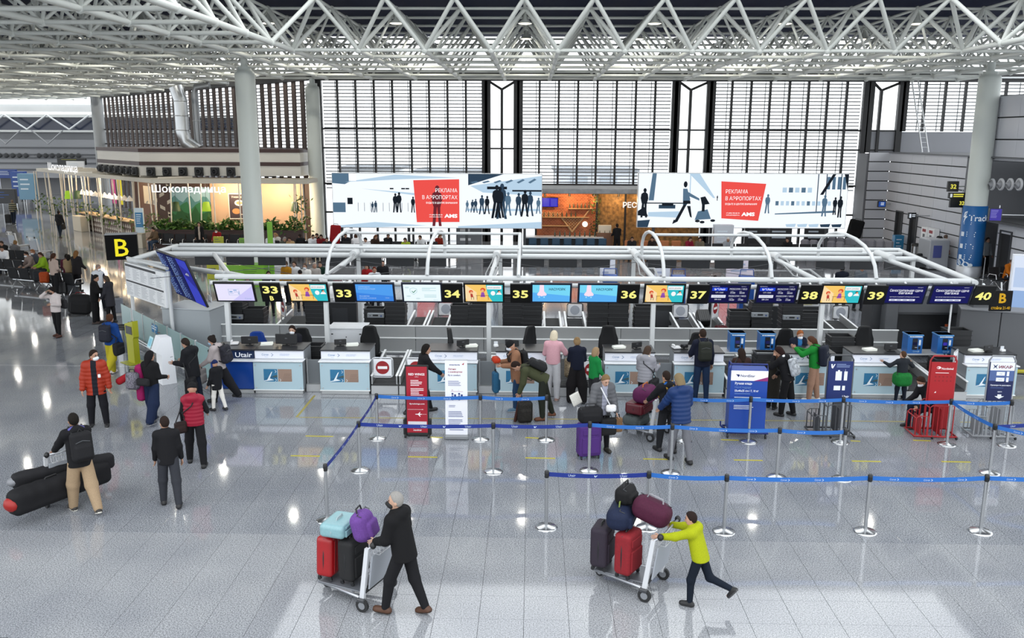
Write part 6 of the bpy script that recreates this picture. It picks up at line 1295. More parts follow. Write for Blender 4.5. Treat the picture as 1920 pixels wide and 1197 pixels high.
p = person('blond woman in grey padded jacket holding bags, with white crossbody bag', (1126, 846), 1.70, 196, .016, '#5b5c60', 'puffer', .47, '#18181a', 1.0, '#2d2a22', None, '#8f7450', 'short', '#d9ad95', None, 6, ((4, 2), (-4, 4)), ((8, 14, 14, 0), ('t', .3, .2, .86)), (8, -24), inner='#9a9cab')
suitcase('large purple suitcase standing behind a stanchion', G(1103, 858), .25, (.46, .3, .66), '#5a2a8c', False, soft=True); soft_bag('handbag', 'black rounded bag on top of the purple suitcase', 'bag', G(1103, 858)+Vector((.02, .0, .74)), .2, (.5, .26, .32), '#17171a', .1)
soft_bag('paper_sheaf', 'white papers held above the black rounded bag', 'papers', G(1092, 846)+Vector((-.1, .12, .95)), .4, (.22, .04, .28), '#dcdad2', .02, handle=False, pocket=False, tilt=-.4); soft_bag('crossbody_bag', 'white crossbody bag on the grey padded jacket', 'bag', W3(p, p['pel']+p['fs']*.21+p['rs']*-.12-V3(0, 0, .02)), 3.3, (.22, .09, .16), '#e6e5e6', .05, handle=False)
MB().tube([Vector(W3(p, q)) for q in (p['pel']+p['fs']*.2+p['rs']*-.1+p['u']*.12, p['pel']+p['fs']*.2+p['u']*.3, p['pel']+p['fs']*.14+p['rs']*.1+p['u']*.5)], .014, 6).obj('strap', mat('#dcdce0', .7), bpy.data.objects['crossbody_bag']).matrix_parent_inverse = bpy.data.objects['crossbody_bag'].matrix_world.inverted()
carry(p, 0, 'paper_bag', 'brown paper bag in the hand of the woman in grey padded jacket', 'bag', (.2, .12, .3), '#8a6a4c', .02, -.02, .02, rad=.02); carry(p, 0, 'tote_bag', 'black tote beside the brown paper bag', 'bag', (.36, .14, .36), '#1d1c1d', .0, .2, .06, rad=.05)
p = person('woman in light grey quilted coat with cream collar at counter 36', Vector((XA(1210, 19.5, 1.0), 19.5, 0)), 1.58, -25, .018, '#8f8f96', 'puffer', .47, '#17171a', 1.0, '#1a1a1c', None, '#4a3a30', 'bob', SKIN, None, 4, ((3, 2), (-3, 2)), ((14, 8, 50, 10), (18, 10, 80, 0)), (-20, -8), hood='#d9cdb9'); shoulder_bag(p, 'black shoulder bag on the light grey quilted coat', '#17171a', 1, (.4, .16, .34), .92)
p = person('tall man in navy jacket and jeans with dark backpack at counter 37', (1313, 753), 1.80, 4, .018, '#1a1f33', 'jacket', .50, '#24395a', 1.1, '#1a1a1c', None, '#33241c', 'crop', SKIN, None, 3, ((4, 2), (-4, 2)), ((16, 18, 50, 20), (0, 12, 14, 0)), (0, -6)); backpack(p, 'dark green-black backpack on the tall man in navy', '#22251f', .32, .17, .48, .0)
on, man, R4 = trolley('luggage trolley with a purple bag beside the person in blue quilted coat', 2.75, 17.75, 52)
suitcase('maroon suitcase lying on the trolley behind the tape', on(-.02, .5, .42), R4+.1, (.58, .42, .26), '#6e1426', False, wheels=True, rough=.3); soft_bag('duffel_bag', 'dark grey bag underneath the maroon suitcase', 'bag', on(-.05, .55, .205), R4, (.6, .4, .24), '#4d5556', .1)
soft_bag('duffel_bag', 'purple duffel with orange zip on top of the trolley', 'bag', on(0, .38, .74), R4+.15, (.62, .4, .34), '#6a2458', .14, '#e07a2a')
p = person('boy in black and white jacket with bright blue hood straps', (1248, 847), 1.70, 25, .017, '#18191d', 'jacket', .5, '#232428', 1.2, '#151517', None, '#2d211b', 'crop', SKIN, None, 4, ((8, 4), (-6, 6)), (('t', -.2, .42, 1.0), (10, 10, 30, 0)), (10, -4), hood='#2f6fc4'); backpack(p, 'black backpack with white curve and yellow pocket on the boy', '#1b1b1f', .3, .16, .46, .06, '#c99a2a')
person('short-haired person in royal blue quilted coat and grey trousers', Vector((2.95, 16.35, 0)), 1.80, 20, .016, '#1b3f7c', 'puffer', .46, '#6f7076', 1.1, '#161618', None, '#8f7d5e', 'bob', SKIN, None, 6, ((12, 4), (-10, 8)), (('t', -.24, .4, 1.02), (12, 12, 36, 0)), (10, -10), hood='#1b3f7c')
p = person('long-haired girl in brown jacket behind the blue luggage gauge', (1385, 776), 1.56, 5, .02, '#3b2722', 'jacket', .5, '#9c6a50', .8, '#1a1a1c', None, '#241812', 'long', SKIN, None, 2, ((4, 2), (-8, 4)), ((6, 10, 14, 0), (10, 10, 30, 0)), (0, -10)); backpack(p, 'blue patterned backpack on the girl in brown', '#26386b', .28, .15, .38, .1, side=-.16, print_=1)
p = person('dark-haired woman in black and white jacket leaning to the child', (1472, 780), 1.66, 50, .018, '#151518', 'jacket', .52, '#141416', 1.3, '#141416', None, '#2a1512', 'bob', SKIN, None, 18, ((6, 4), (-8, 4)), (('t', -.05, .34, 1.36), (14, 8, 40, 0)), (0, -20), hood='#dfe5ea'); backpack(p, 'grey patterned backpack on the woman in black and white', '#a3a8ad', .28, .15, .42, .06, print_=1)
person('child with brown hair in long dark olive coat', (1446, 766), 1.30, -40, .018, '#26241f', 'coat', .16, '#1c1b19', 1.6, '#151515', None, '#5a3a26', 'bob', SKIN, None, 6, ((3, 2), (-3, 2)), ((8, 8, 20, 0), (8, 8, 20, 0)), (0, -14), hood='#26241f', wide=1.25)
p = person('girl with ponytail in bright green hooded jacket and beige trousers', (1522, 752), 1.62, 60, .018, '#1f9a3a', 'jacket', .52, '#b08a74', 1.3, '#cfcbc4', '#e8e8e6', '#5a3a28', 'pony', SKIN, None, 6, ((5, 2), (-5, 4)), (('t', -.16, .44, 1.3), ('t', .1, .46, 1.24)), (0, -14), hood='#1f9a3a'); backpack(p, 'dark navy backpack on the girl in green', '#1c2233', .34, .2, .5, .02)
p = person('small boy in charcoal shirt with green jacket tied round his waist', (1686, 757), 1.30, 8, .017, '#262a30', 'sweater', .52, '#1b2230', .9, '#3a3c44', '#dfdfdf', '#5a3e2a', 'short', '#d9ae96', None, 4, ((4, 2), (-4, 2)), (('t', -.34, .26, .98), ('t', .34, .22, .96)), (30, 8))
soft_bag('jacket', 'green jacket knotted round the waist of the small boy', 'jacket', W3(p, p['pel']+V3(0, -.02, -.26)), .1, (.42, .34, .34), '#1c8f3c', .12, handle=False, pocket=False, noise=.2)
t = thing('stool', 'low dark seat behind the red size checker', 'stool', G(1738, 800)); MB().box((0, 0, .42), (.4, .34, .06), 0, ch=.02).obj('seat', mat('#2a2b2e', .6), t)
for a in (-1, 1):
    for b in (-1, 1): MB().cyl((a*.15, b*.12, 0), (a*.15, b*.12, .42), .016, n=6).obj('leg', BLACK, t)
person('seated person in black with boots, half hidden behind the red checker', G(1740, 799)+Vector((0, 0, .42)), 1.66, 105, .02, '#1b1b1f', 'jacket', .5, '#1d2436', 1.2, '#161618', None, '#3a2a20', 'short', SKIN, '#dfe5ec', 22, ((80, 74), (86, 80)), ((28, 8, 50, 0), (28, 8, 50, 0)), (0, -30), sit=.42)

suitcase('black suitcase lying on the far-side belt below sign 37', Vector((suitcase_spot[0], suitcase_spot[1], .68)), .1, (.4, .3, .5), '#17181a', True, lean=-.9, wheels=False)
soft_bag('handbag', 'dark red bag on the far-side belt next to the black suitcase', 'bag', Vector((suitcase_spot[0]+.3, 25.3, .62)), .3, (.34, .3, .22), '#5a1820', .08, vox=.025)
# ================================================================ FAR SIDE OF THE HALL
# ---- light boxes
def lightbox(px0, px1, label, draw, mats):
    Y = 46.0; a, b = P(px0, 426, Y), P(px1, 327, Y); w, h = b.x-a.x, b.z-a.z; t = thing('lightbox', label, 'lightbox', ((a.x+b.x)/2, Y, 0))
    MB().box((0, .2, a.z+h/2), (w+.06, .36, h+.06), 0, ch=.015).obj('case', mat('#c9ccd0', .4), t)
    for q in (-.42, -.14, .14, .42): MB().box((q*w, .2, a.z/2), (.14, .14, a.z), 0, ch=.01).obj('leg', mat('#3a3c40', .5), t)
    m = MB(); draw(m, w, h); o = m.obj('backlit_print', mats, t); o.matrix_local = Matrix.Translation((-w/2, .012, a.z)) @ UP
def figure(m, x, y, hh, mi, z=.004, stride=.0, lean=0):
    w = hh*.13; L = lambda q, r: (x+q*hh+lean*r*hh, y+r*hh)
    poly(m, [L(-.09, .48), L(-.13, .66), L(-.11, .8), L(-.04, .85), L(.05, .85), L(.11, .79), L(.13, .64), L(.08, .46)], mi, z); disc(m, *L(.01, .92), hh*.055, hh*.075, mi, z)
    poly(m, [L(-.08, .5), L(.0, .5), L(-.01-stride*.5, .25), L(-.03-stride, .0), L(-.1-stride, .0), L(-.09-stride*.5, .26)], mi, z); poly(m, [L(.0, .5), L(.08, .5), L(.07+stride*.5, .26), L(.09+stride, .0), L(.02+stride, .0), L(.01+stride*.5, .25)], mi, z)
LBM = [glow('#f4faff', 1.0), glow('#f0524c', .95), glow('#ffffff', 1.0), glow('#1d2733', .5), glow('#5d7c96', .8), glow('#b5cfe4', 1.0), glow('#39536c', .6), glow('#7d2c36', .7)]
def card(m, x0, y0, x1, y1, sk, al, w):
    poly(m, [(x0-sk*.3, y1+sk*.0), (x1+sk*.1, y1+sk*.25), (x1+sk*.1, y0+sk*.1), (x0+sk*.3, y0)] if sk > 0 else [(x0, y1), (x1, y1-.12), (x1-.3, y0), (x0+.1, y0+.12)], 1, .006)
    X = x1-.08 if al == 'r' else x0+.26; text(m, 'РЕКЛАМА', X, y1-.62, .2, 2, align=al, z=.012, width=1.15); text(m, 'В АЭРОПОРТАХ', X, y1-.98, .2, 2, align=al, z=.012, width=1.85); text(m, 'БУДЬТЕ В ЦЕНТРЕ ВНИМАНИЯ', X, y1-1.22, .09, 2, align=al, z=.012, width=1.65, bold=.015)
    q = X if al == 'r' else x1-.5; text(m, 'AMS', q, y0+.26, .18, 2, align='r', bold=.05, z=.012, width=.7); text(m, '+7 (495) 755 83 70', q-.8, y0+.37, .06, 2, align='r', z=.012, width=.7, bold=.02); text(m, 'www.ams-airport.ru', q-.8, y0+.27, .06, 2, align='r', z=.012, width=.7, bold=.02)
def pic1(m, w, h):
    rect(m, 0, 0, w, h, 0, 0); r = random.Random(3); poly(m, [(0, h), (w*.09, h), (w*.09, h*.86), (w*.06, h*.8), (0, h*.82)], 4, .002); rect(m, w*.08, h*.86, w*.115, h, 2, .003); poly(m, [(w*.65, h*.79), (w*.82, h), (w*.65, h)], 6, .002); poly(m, [(w*.66, h*.78), (w, h*.97), (w, h*.6), (w*.72, h*.66)], 5, .002)
    poly(m, [(w*.06, h*.84), (w*.3, h*.98), (w*.6, h*.93), (w*.35, h*.9)], 5, .0022); poly(m, [(w*.14, h*.72), (w*.4, h*.64), (w*.4, h*.6)], 5, .0022); poly(m, [(0, h*.02), (w*.2, h*.1), (w*.45, h*.04), (w*.2, 0), (0, 0)], 5, .0022); poly(m, [(w*.6, h*.03), (w, h*.12), (w, 0), (w*.6, 0)], 5, .0022)
    for k in range(6): poly(m, [(w*(.66+.055*k), h*.85), (w*(.69+.055*k), h*(.87+.01*k)), (w*(.7+.055*k), h*(.85+.01*k)), (w*(.67+.055*k), h*.83)], 4, .0035)
    rect(m, w*.64, h*.32, w*.99, h*.36, 5, .0024)
    rect(m, w*.0, h*.28, w*.06, h*.46, 4, .003); rect(m, w*.07, h*.43, w*.095, h*.55, 3, .004)
    for k in range(9): x = w*(.12+.03*k); rect(m, x, h*.3, x+.02, h*.46, 6, .003); 
    for x, hh in ((.19, .2), (.205, .22), (.3, .36), (.318, .38), (.385, .3)): figure(m, w*x, h*.28, h*hh, 3 if hh > .25 else 6, .005, .03)
    for x in (.275, .33, .35): rect(m, w*x, h*.71, w*(x+.018), h*.735, 3, .004)
    rect(m, w*.74, h*.72, w*.835, h*.77, 3, .004); rect(m, w*.86, h*.68, w, h*.71, 3, .004)
    for x, hh, mi in ((.645, .22, 4), (.67, .24, 6), (.685, .26, 6), (.715, .36, 6), (.74, .34, 3), (.785, .62, 3), (.81, .66, 6), (.8, .58, 3), (.84, .44, 4), (.89, .42, 6), (.92, .5, 3), (.945, .46, 6), (.985, .3, 4)): figure(m, w*x, h*(.3-.28*(hh-.2)), h*hh, mi, .004+.001*r.random(), .06)
    card(m, w*.395, h*.1, w*.605, h*.88, .25, 'r', w); figure(m, w*.5, h*.03, h*.76, 7, .009, .02)
def pic2(m, w, h):
    rect(m, 0, 0, w, h, 0, 0); r = random.Random(5); poly(m, [(w*.05, h*.5), (w*.075, h*.5), (w*.085, h), (w*.065, h)], 4, .002); poly(m, [(w*.24, h), (w*.29, h), (w*.37, h*.55), (w*.36, h*.55)], 5, .002); rect(m, w*.245, h*.6, w*.25, h, 5, .002)
    poly(m, [(0, 0), (w*.05, 0), (w*.06, h*.14), (0, h*.12)], 6, .003); poly(m, [(w*.05, h*.2), (w*.2, h*.18), (w*.2, h*.3), (w*.05, h*.28)], 5, .002); rect(m, w*.02, h*.44, w*.24, h*.46, 3, .003); rect(m, w*.1, h*.35, w*.18, h*.42, 6, .003); rect(m, w*.115, h*.4, w*.17, h*.45, 3, .0035)
    figure(m, w*.03, h*.18, h*.55, 3, .005, .02); poly(m, [(0, h*.3), (w*.03, h*.38), (w*.05, h*.2), (0, h*.22)], 3, .004)
    # woman striding with a trolley
    x = w*.225; disc(m, x, h*.8, .1, .16, 3, .005); poly(m, [(x-.12, h*.72), (x+.1, h*.72), (x+.28, h*.52), (x+.1, h*.42), (x-.1, h*.42)], 4, .005); poly(m, [(x+.05, h*.68), (x+.75, h*.54), (x+.75, h*.5), (x+.08, h*.6)], 4, .0045)
    poly(m, [(x-.1, h*.44), (x+.3, h*.44), (x+.28, h*.5), (x-.08, h*.5)], 3, .006); poly(m, [(x-.05, h*.44), (x+.12, h*.44), (x-.35, h*.1), (x-.5, h*.12)], 3, .005); poly(m, [(x-.62, h*.06), (x-.38, h*.1), (x-.42, h*.14), (x-.55, h*.14)], 3, .005); poly(m, [(x+.12, h*.4), (x+.3, h*.4), (x+.4, h*.18), (x+.3, h*.2)], 3, .005)
    for q, yy in ((.7, .12), (.95, .1), (1.5, .13)): disc(m, x+q, h*yy, .13, .07, 3, .005)
    poly(m, [(x+.55, h*.14), (x+1.4, h*.16), (x+1.2, h*.34), (x+.7, h*.3)], 4, .004); poly(m, [(x+.8, h*.56), (x+1.05, h*.58), (x+1.3, h*.44), (x+.9, h*.42)], 3, .005); rect(m, x+.9, h*.3, x+1.05, h*.5, 3, .0045)
    figure(m, w*.38, h*.5, h*.1, 3, .005)
    card(m, w*.395, h*.13, w*.61, h*.86, -1, 'l', w)
    figure(m, w*.622, h*.27, h*.36, 4, .005, .03)
    for k in range(11): rect(m, w*(.66+.025*k), h*(.42+.0*k), w*(.675+.025*k), h*.5, 5 if k % 3 else 4, .003)
    for k in range(5): rect(m, w*(.69+.03*k), h*.66, w*(.71+.03*k), h*.75, 4 if k % 2 else 5, .003)
    poly(m, [(w*.66, h*.27), (w*.95, h*.33), (w*.95, h*.29), (w*.66, h*.25)], 4, .003)
    for a, b in ((.855, .855), (.895, .895), (.965, .965)): rect(m, w*a, h*.3, w*a+.05, h, 6, .003)
    poly(m, [(w*.87, h*.62), (w*.885, h*.62), (w*.94, h), (w*.925, h)], 3, .004); poly(m, [(w*.98, h), (w, h), (w, h*.7)], 3, .004)
    for k in range(4): rect(m, w*(.9+.025*k), h*.72, w*(.915+.025*k), h*.95, 4, .0035)
    figure(m, w*.895, h*.22, h*.4, 4, .005, .02); figure(m, w*.945, h*.25, h*.33, 3, .0055); figure(m, w*.97, h*.2, h*.4, 3, .006)
    for k in range(5): poly(m, [(w*(.72+.055*k), h*.02), (w*(.76+.055*k), h*.02), (w*(.765+.055*k), h*.08), (w*(.715+.055*k), h*.07)], 5 if k < 3 else 6, .003)
lightbox(626, 1016, 'wide backlit light box with a red card over blurred walking crowds, left of the restaurant', pic1, LBM)
lightbox(1195, 1592, 'wide backlit light box with a red card beside a striding woman, right of the restaurant', pic2, LBM)
# ---- restaurant between the light boxes
def brick_mat():
    m = bpy.data.materials.new('brick_wall'); m.use_nodes = True; nt = m.node_tree; b = nt.nodes['Principled BSDF']; tc = nt.nodes.new('ShaderNodeTexCoord'); br = nt.nodes.new('ShaderNodeTexBrick')
    mp = nt.nodes.new('ShaderNodeMapping'); mp.inputs['Rotation'].default_value = (PI/2, 0, 0); nt.links.new(tc.outputs['Object'], mp.inputs['Vector']); nt.links.new(mp.outputs['Vector'], br.inputs['Vector'])
    br.inputs['Scale'].default_value = 3; br.inputs['Color1'].default_value = (*lin('#b5643f'), 1); br.inputs['Color2'].default_value = (*lin('#8f4a2e'), 1); br.inputs['Mortar'].default_value = (*lin('#c98e6a'), 1); nt.links.new(br.outputs['Color'], b.inputs['Base Color']); b.inputs['Roughness'].default_value = .8; return m
YR_ = 50.4; x0, x1, x2 = P(1005, 400, YR_).x, P(1118, 400, YR_).x, P(1312, 400, YR_).x; zr = 3.28
t = thing('restaurant', 'brick-walled restaurant bar glowing orange between the two light boxes', 'restaurant', (0, YR_, 0)); WOOD = mat('#d8b184', .5)
MB().box(((x0+x1)/2, .1, zr/2), (x1-x0, .2, zr), 0).obj('brick_wall', brick_mat(), t); MB().box(((x1+x2)/2, .1, zr/2), (x2-x1, .2, zr), 0).obj('textured_wall', mat('#a9824a', .6, noise=.6, nscale=5, bump=1.0), t)
MB().box(((x0+x2)/2, -1.3, zr+.12), (x2-x0+.3, 3.2, .28), 0, ch=.03).obj('roof_slab', mat('#8f9194', .6, noise=.2, nscale=3), t)
for x in (x0, x1, P(1171, 400, YR_).x): MB().box((x, -.35, zr/2), (.12, .12, zr), 0, ch=.01).obj('post', BLACK, t)
MB().box(((x0+x2)/2, -.4, zr-.06), (x2-x0, .1, .1), 0, ch=.01).obj('spot_rail', BLACK, t)
for k in range(6):
    x = x0+.5+k*1.4; MB().cyl((x, -.45, zr-.1), (x, -.35, zr-.3), .05, .07, n=10).obj('spot_lamp', BLACK, t)
    L = bpy.data.lights.get('restaurant_spot') or bpy.data.lights.new('restaurant_spot', 'POINT'); L.energy = 26; L.color = (1, .62, .3); L.shadow_soft_size = .08; o = link('restaurant_spot_light', L); o.location = (x, YR_-.8, zr-.5)
for xa, xb, z in ((1065, 1112, 2.25), (1016, 1104, 1.75), (1016, 1068, 1.25)): a, b = P(xa, 400, YR_).x, P(xb, 400, YR_).x; MB().box(((a+b)/2, -.18, z), (b-a, .3, .05), 0, ch=.01).obj('shelf', WOOD, t)
def lattice(px0, px1, zt, zb, vee, nm):
    a, b = P(px0, 400, YR_).x, P(px1, 400, YR_).x; w = b-a; m = MB(); n = 9
    for k in range(-n, n+1):
        for s in (-1, 1):
            pts = []
            for q in np.linspace(0, 1, 30):
                x = q*w; z = s*(x-w/2)+k*w/n*1.2+(zt+zb)/2; lim = zb if not vee else zt-(zt-zb)*(1-abs(x-w/2)/(w/2))
                if lim <= z <= zt: pts.append((x, z))
            if len(pts) > 1: m.cyl((a+pts[0][0], -.2, pts[0][1]), (a+pts[-1][0], -.2, pts[-1][1]), .018, n=4)
    m.obj(nm, WOOD, t)
lattice(1016, 1051, 2.05, 1.78, False, 'wine_lattice'); lattice(1052, 1094, 1.75, .95, True, 'wine_lattice')
for pa, pb in (((1052, 1.75), (1073, .9)), ((1073, .9), (1108, 2.3))): MB().cyl((P(pa[0], 400, YR_).x, -.2, pa[1]), (P(pb[0], 400, YR_).x, -.2, pb[1]), .05, n=6).obj('shelf_beam', WOOD, t)
MB().cyl((P(1097, 400, YR_).x, -.16, 1.35), (P(1097, 400, YR_).x, -.1, 1.35), .16, n=18).obj('round_lamp', glow('#fff3dc', 1.6), t)
m = MB(); text(m, 'РЕСТОРАН', P(1168, 380, YR_-.5).x, 2.35, .3, 0, bold=.03); o = m.obj('sign_letters', glow('#f6f3ee', 1.0), t); o.matrix_local = Matrix.Translation((0, -.5, 0)) @ UP
m = MB(); rr = random.Random(4)
for k in range(160): q = Vector((P(1114, 400, YR_).x+rr.uniform(-.22, .28), -.45+rr.uniform(-.15, .15), rr.uniform(.6, 3.1))); d = Vector((rr.uniform(-1, 1), rr.uniform(-1, 1), rr.uniform(-1, .3))).normalized()*.16; n_ = d.orthogonal().normalized()*.04; m.add([q, q+d*.5+n_, q+d, q+d*.5-n_], [(0, 1, 2, 3)])
o = m.obj('hanging_vine', mat('#3c5a24', .6), t); o['kind'] = 'stuff'
t = thing('wall_screen', 'violet-blue menu screen on the brick wall of the restaurant', 'screen', (P(1031, 383, YR_).x, YR_-.25, 2.35)); MB().box((0, .03, .25), (.95, .06, .55), 0, ch=.01).obj('casing', BLACK, t); m = MB(); rect(m, -.45, 0, .45, .5, 0)
for k in range(7): rect(m, -.4, .05+.06*k, -.05, .07+.06*k, 1, .004); rect(m, .05, .05+.06*k, .4, .07+.06*k, 1, .004)
o = m.obj('display', [glow('#2a22b8', .9), glow('#6f74ea', .8)], t); o.matrix_local = Matrix.Translation((0, -.002, 0)) @ UP
xb0, xb1 = P(985, 445, 47).x, P(1128, 445, 47).x; t = thing('bar_counter', 'long bar counter with a pale top in front of the brick wall', 'counter', ((xb0+xb1)/2, 47.2, 0))
MB().box((0, 0, .45), (xb1-xb0, .6, .9), 0, ch=.02).obj('front', mat('#20262c', .5), t); MB().box((0, -.1, .96), (xb1-xb0+.2, .9, .07), 0, ch=.015).obj('bar_top', mat('#b9bcc0', .3), t)
bs = None
for k in range(7):
    loc = (xb0+.4+k*.62, 46.35, 0); lab = 'blue upholstered bar stool, %s from the left along the bar' % ('first' if k == 0 else ORD[k])
    if bs is None:
        bs = thing('bar_stool', lab, 'stool', loc, 0, 'blue bar stools'); BS = mat('#2f5470', .7); MB().box((0, .05, .62), (.42, .4, .1), 0, ch=.04).obj('seat', BS, bs); MB().box((0, -.14, .82), (.42, .08, .36), 0, ch=.035).obj('backrest', BS, bs)
        for a in (-1, 1):
            for b in (-1, 1): MB().cyl((a*.14, .05+b*.13, .58), (a*.2, .05+b*.19, 0), .018, n=6).obj('leg', BLACK, bs)
    else: dup(bs, loc, 0, lab)
bo = None
for k in range(26):
    z = 1.775 if k < 8 else 2.275 if k < 14 else .995; x = (P(1020, 400, YR_).x+.26*k) if k < 8 else (P(1068, 400, YR_).x+.22*(k-8)) if k < 14 else xb0+1.6+(k-14)*.27; y = YR_-.18 if k < 14 else 47.1
    bi = k if k < 8 else k-8 if k < 14 else k-14; blab = 'dark green bottle, %s from left on the %s of the restaurant' % ('first' if bi == 0 else ORD[bi], 'middle shelf' if k < 8 else 'top shelf' if k < 14 else 'bar top')
    if bo is None:
        bo = thing('bottle', blab, 'bottle', (x, y, z), 0, 'bottles of the restaurant bar'); MB().lathe([(.04, 0), (.042, .17), (.015, .24), (.015, .31)], 8).obj('glass', mat('#3f4a30', .2), bo); MB().cyl((0, 0, .31), (0, 0, .33), .017, n=6).obj('cork', mat('#c9b060', .5), bo)
    else: dup(bo, (x, y, z), rr.uniform(0, 6), blab)
t = thing('bench_screen', 'brown wooden bench back with white lettering under the right light box', 'bench', ((P(1185, 455, 45.6).x+P(1300, 455, 45.6).x)/2+1.2, 44.9, 0)); Lb = 6.6
for k in range(3): MB().box((0, 0, .18+.24*k), (Lb, .05, .225), 0, ch=.008).obj('plank', mat('#8d5a34', .5), t)
MB().box((0, .5, .42), (Lb, .6, .12), 0, ch=.03).obj('seat', mat('#b0603a', .7), t); m = MB(); text(m, 'СОЧИИЗУМИТЕЛЬНЫЙ РЕСТОРАН', -Lb/2+.3, .6, .14, 0, bold=.03, width=3.4); text(m, 'БАР', Lb/2-1.0, .6, .14, 0, bold=.03); o = m.obj('lettering', mat('#efe9df', .5), t); o.matrix_local = Matrix.Translation((0, -.028, 0)) @ UP
cu = None
for k, px in enumerate((1178, 1205, 1243, 1265)):
    x = XA(px, 46.1, .9); lab = ('terracotta', 'terracotta', 'terracotta', 'terracotta')[k]+' cushion on the restaurant sofa, %s from the left' % ('first' if k == 0 else ORD[k])
    if cu is None: cu = tag(soft_bag('cushion', lab, 'cushion', (x, 45.6, .48), 0, (.5, .14, .5), '#d88a5c', .06, handle=False, pocket=False, vox=.03), lab, 'cushion', 'sofa cushions')
    else: dup(cu, (x, 45.6, .48), rr.uniform(-.2, .2), lab)
t = thing('serving_cart', 'wooden waiter station with a white box beside the waiter', 'cabinet', (P(1148, 455, 47).x-.4, 47.3, 0)); MB().box((0, 0, .6), (.9, .5, 1.2), 0, ch=.02).obj('body', mat('#8a5a3a', .5), t); MB().box((0, 0, 1.35), (.7, .3, .5), 0, ch=.02).obj('bread_box', mat('#e6d4bc', .5), t)
person('waiter dressed in black at the wooden station of the restaurant', Vector((XA(1157, 46.6, 1.0), 46.6, 0)), 1.75, 10, .03, '#131315', 'sweater', .52, '#131315', 1.2, '#111113', None, '#17120f', 'crop', SKIN, None, 4, ((3, 2), (-3, 2)), ((20, 8, 60, 0), (20, 8, 60, 0)))
# ---- chocolate cafe with the striped box roof
YS = 49.2; CR = Vector((-21.6, YS, 0)); dS = Vector((-15.2, 15.2, 0)); LS = dS.length; aS = math.atan2(dS.y, dS.x)
t = thing('cafe', 'cafe pavilion with brown and white striped roof box and slim wooden posts', 'cafe', (0, 0, 0)); BR = mat('#4a2a24', .5); WP = mat('#d9d5cc', .5); TIM = mat('#e0d8ca', .6)
C0 = Vector((-23.1, 51.3, 0)); XE = -13.6; dB_ = Vector((-.7, .714, 0))*7.2
def band(z0, z1, m_, nm, off=0.0):
    m = MB(); p = [(C0.x-off*.4, C0.y-off), (XE, C0.y-off), (XE, C0.y+6), (C0.x+dB_.x+4, C0.y+dB_.y+4), (C0.x+dB_.x-off, C0.y+dB_.y-off*.4)]; m.prism(p, z1-z0, 0, None, z0); m.obj(nm, m_, t)
band(5.31, 5.52, BR, 'brown_band', .05); band(4.76, 5.31, WP, 'white_band'); band(4.54, 4.76, BR, 'brown_band', .05); band(3.95, 4.54, WP, 'white_band')
nz = MB().box((0, 0, 0), (.5, .16, .5), 0, ch=.03).lathe([(.2, .08), (.2, .2), (.12, .24), (.1, .12), (.01, .1)], 14, m=0, mx=UP).mesh('air_nozzle', mat('#222326', .5))
for px in (283, 313, 343, 373, 403, 433): o = link('air_nozzle', nz, t); o.location = (P(px, 322, 51.2).x, 51.2, P(px, 322, 51.2).z)
for k in range(7): q = C0+dB_*(.06+.135*k); o = link('air_nozzle', nz, t); o.location = (q.x-.1, q.y-.1, 4.2); o.rotation_euler = (0, 0, math.atan2(dB_.y, dB_.x)-PI)
m = MB(); e = CR+dS; m.prism([(CR.x, CR.y), (-12.7, YS), (-12.7, YS+2.4), (CR.x+1.6, YS+2.4), (e.x+3, e.y+2), (e.x, e.y)], .22, 0, None, 3.62); m.obj('canopy', mat('#c9c3b6', .6), t)
for k in range(8): m = MB(); q0 = CR+dS*(k/8)+Vector((.3, .3, 0)); m.box((0, 0, 0), (2.0, .12, .1), 0, ch=.01, mx=Matrix.Translation((q0.x+.7, q0.y+.7, 3.9)) @ Matrix.Rotation(PI/4, 4, 'Z')); m.obj('canopy_beam', TIM, t)
rr = random.Random(9)
def cpost(x, y, n=3):
    for k in range(n): MB().box((0, 0, 1.81), (.055, .07, 3.62), 0, ch=.008, mx=Matrix.Translation((x+rr.uniform(-.25, .25), y+rr.uniform(-.1, .1), 0)) @ Matrix.Rotation(rr.uniform(-.05, .05), 4, 'Y')).obj('post', TIM, t)
vine = MB()
def leaves(mb, x, y, z0, z1, n, rx, sz, mi=0):
    for k in range(n):
        q = Vector((x+rr.gauss(0, rx), y+rr.gauss(0, rx*.6), rr.uniform(z0, z1))); d = Vector((rr.gauss(0, 1), rr.gauss(0, 1), rr.gauss(.2, .7))).normalized()*sz*rr.uniform(.6, 1.3); w = d.cross(Vector((rr.gauss(0, 1), rr.gauss(0, 1), 1))).normalized()*sz*.22; mb.add([q, q+d*.5+w, q+d, q+d*.5-w], [(0, 1, 2, 3)], mi if rr.random() < .6 else mi+1)
for u in (0, .12, .25, .38, .5, .62, .74, .86, 1.0): q = CR+dS*u; cpost(q.x, q.y, 3); leaves(vine, q.x, q.y, .6, 1.9, 50, .25, .28)
for px in (312, 354, 376, 402, 455, 556, 572): q = P(px, 400, YS); cpost(q.x, YS, 1 if px < 500 else 2)
for px in (558, 572): leaves(vine, P(px, 400, YS).x, YS, .9, 3.0, 50, .2, .25)
o = vine.obj('climbing_leaves', [mat('#4c6b2c', .6), mat('#7c9a4a', .6)], t); o['kind'] = 'stuff'
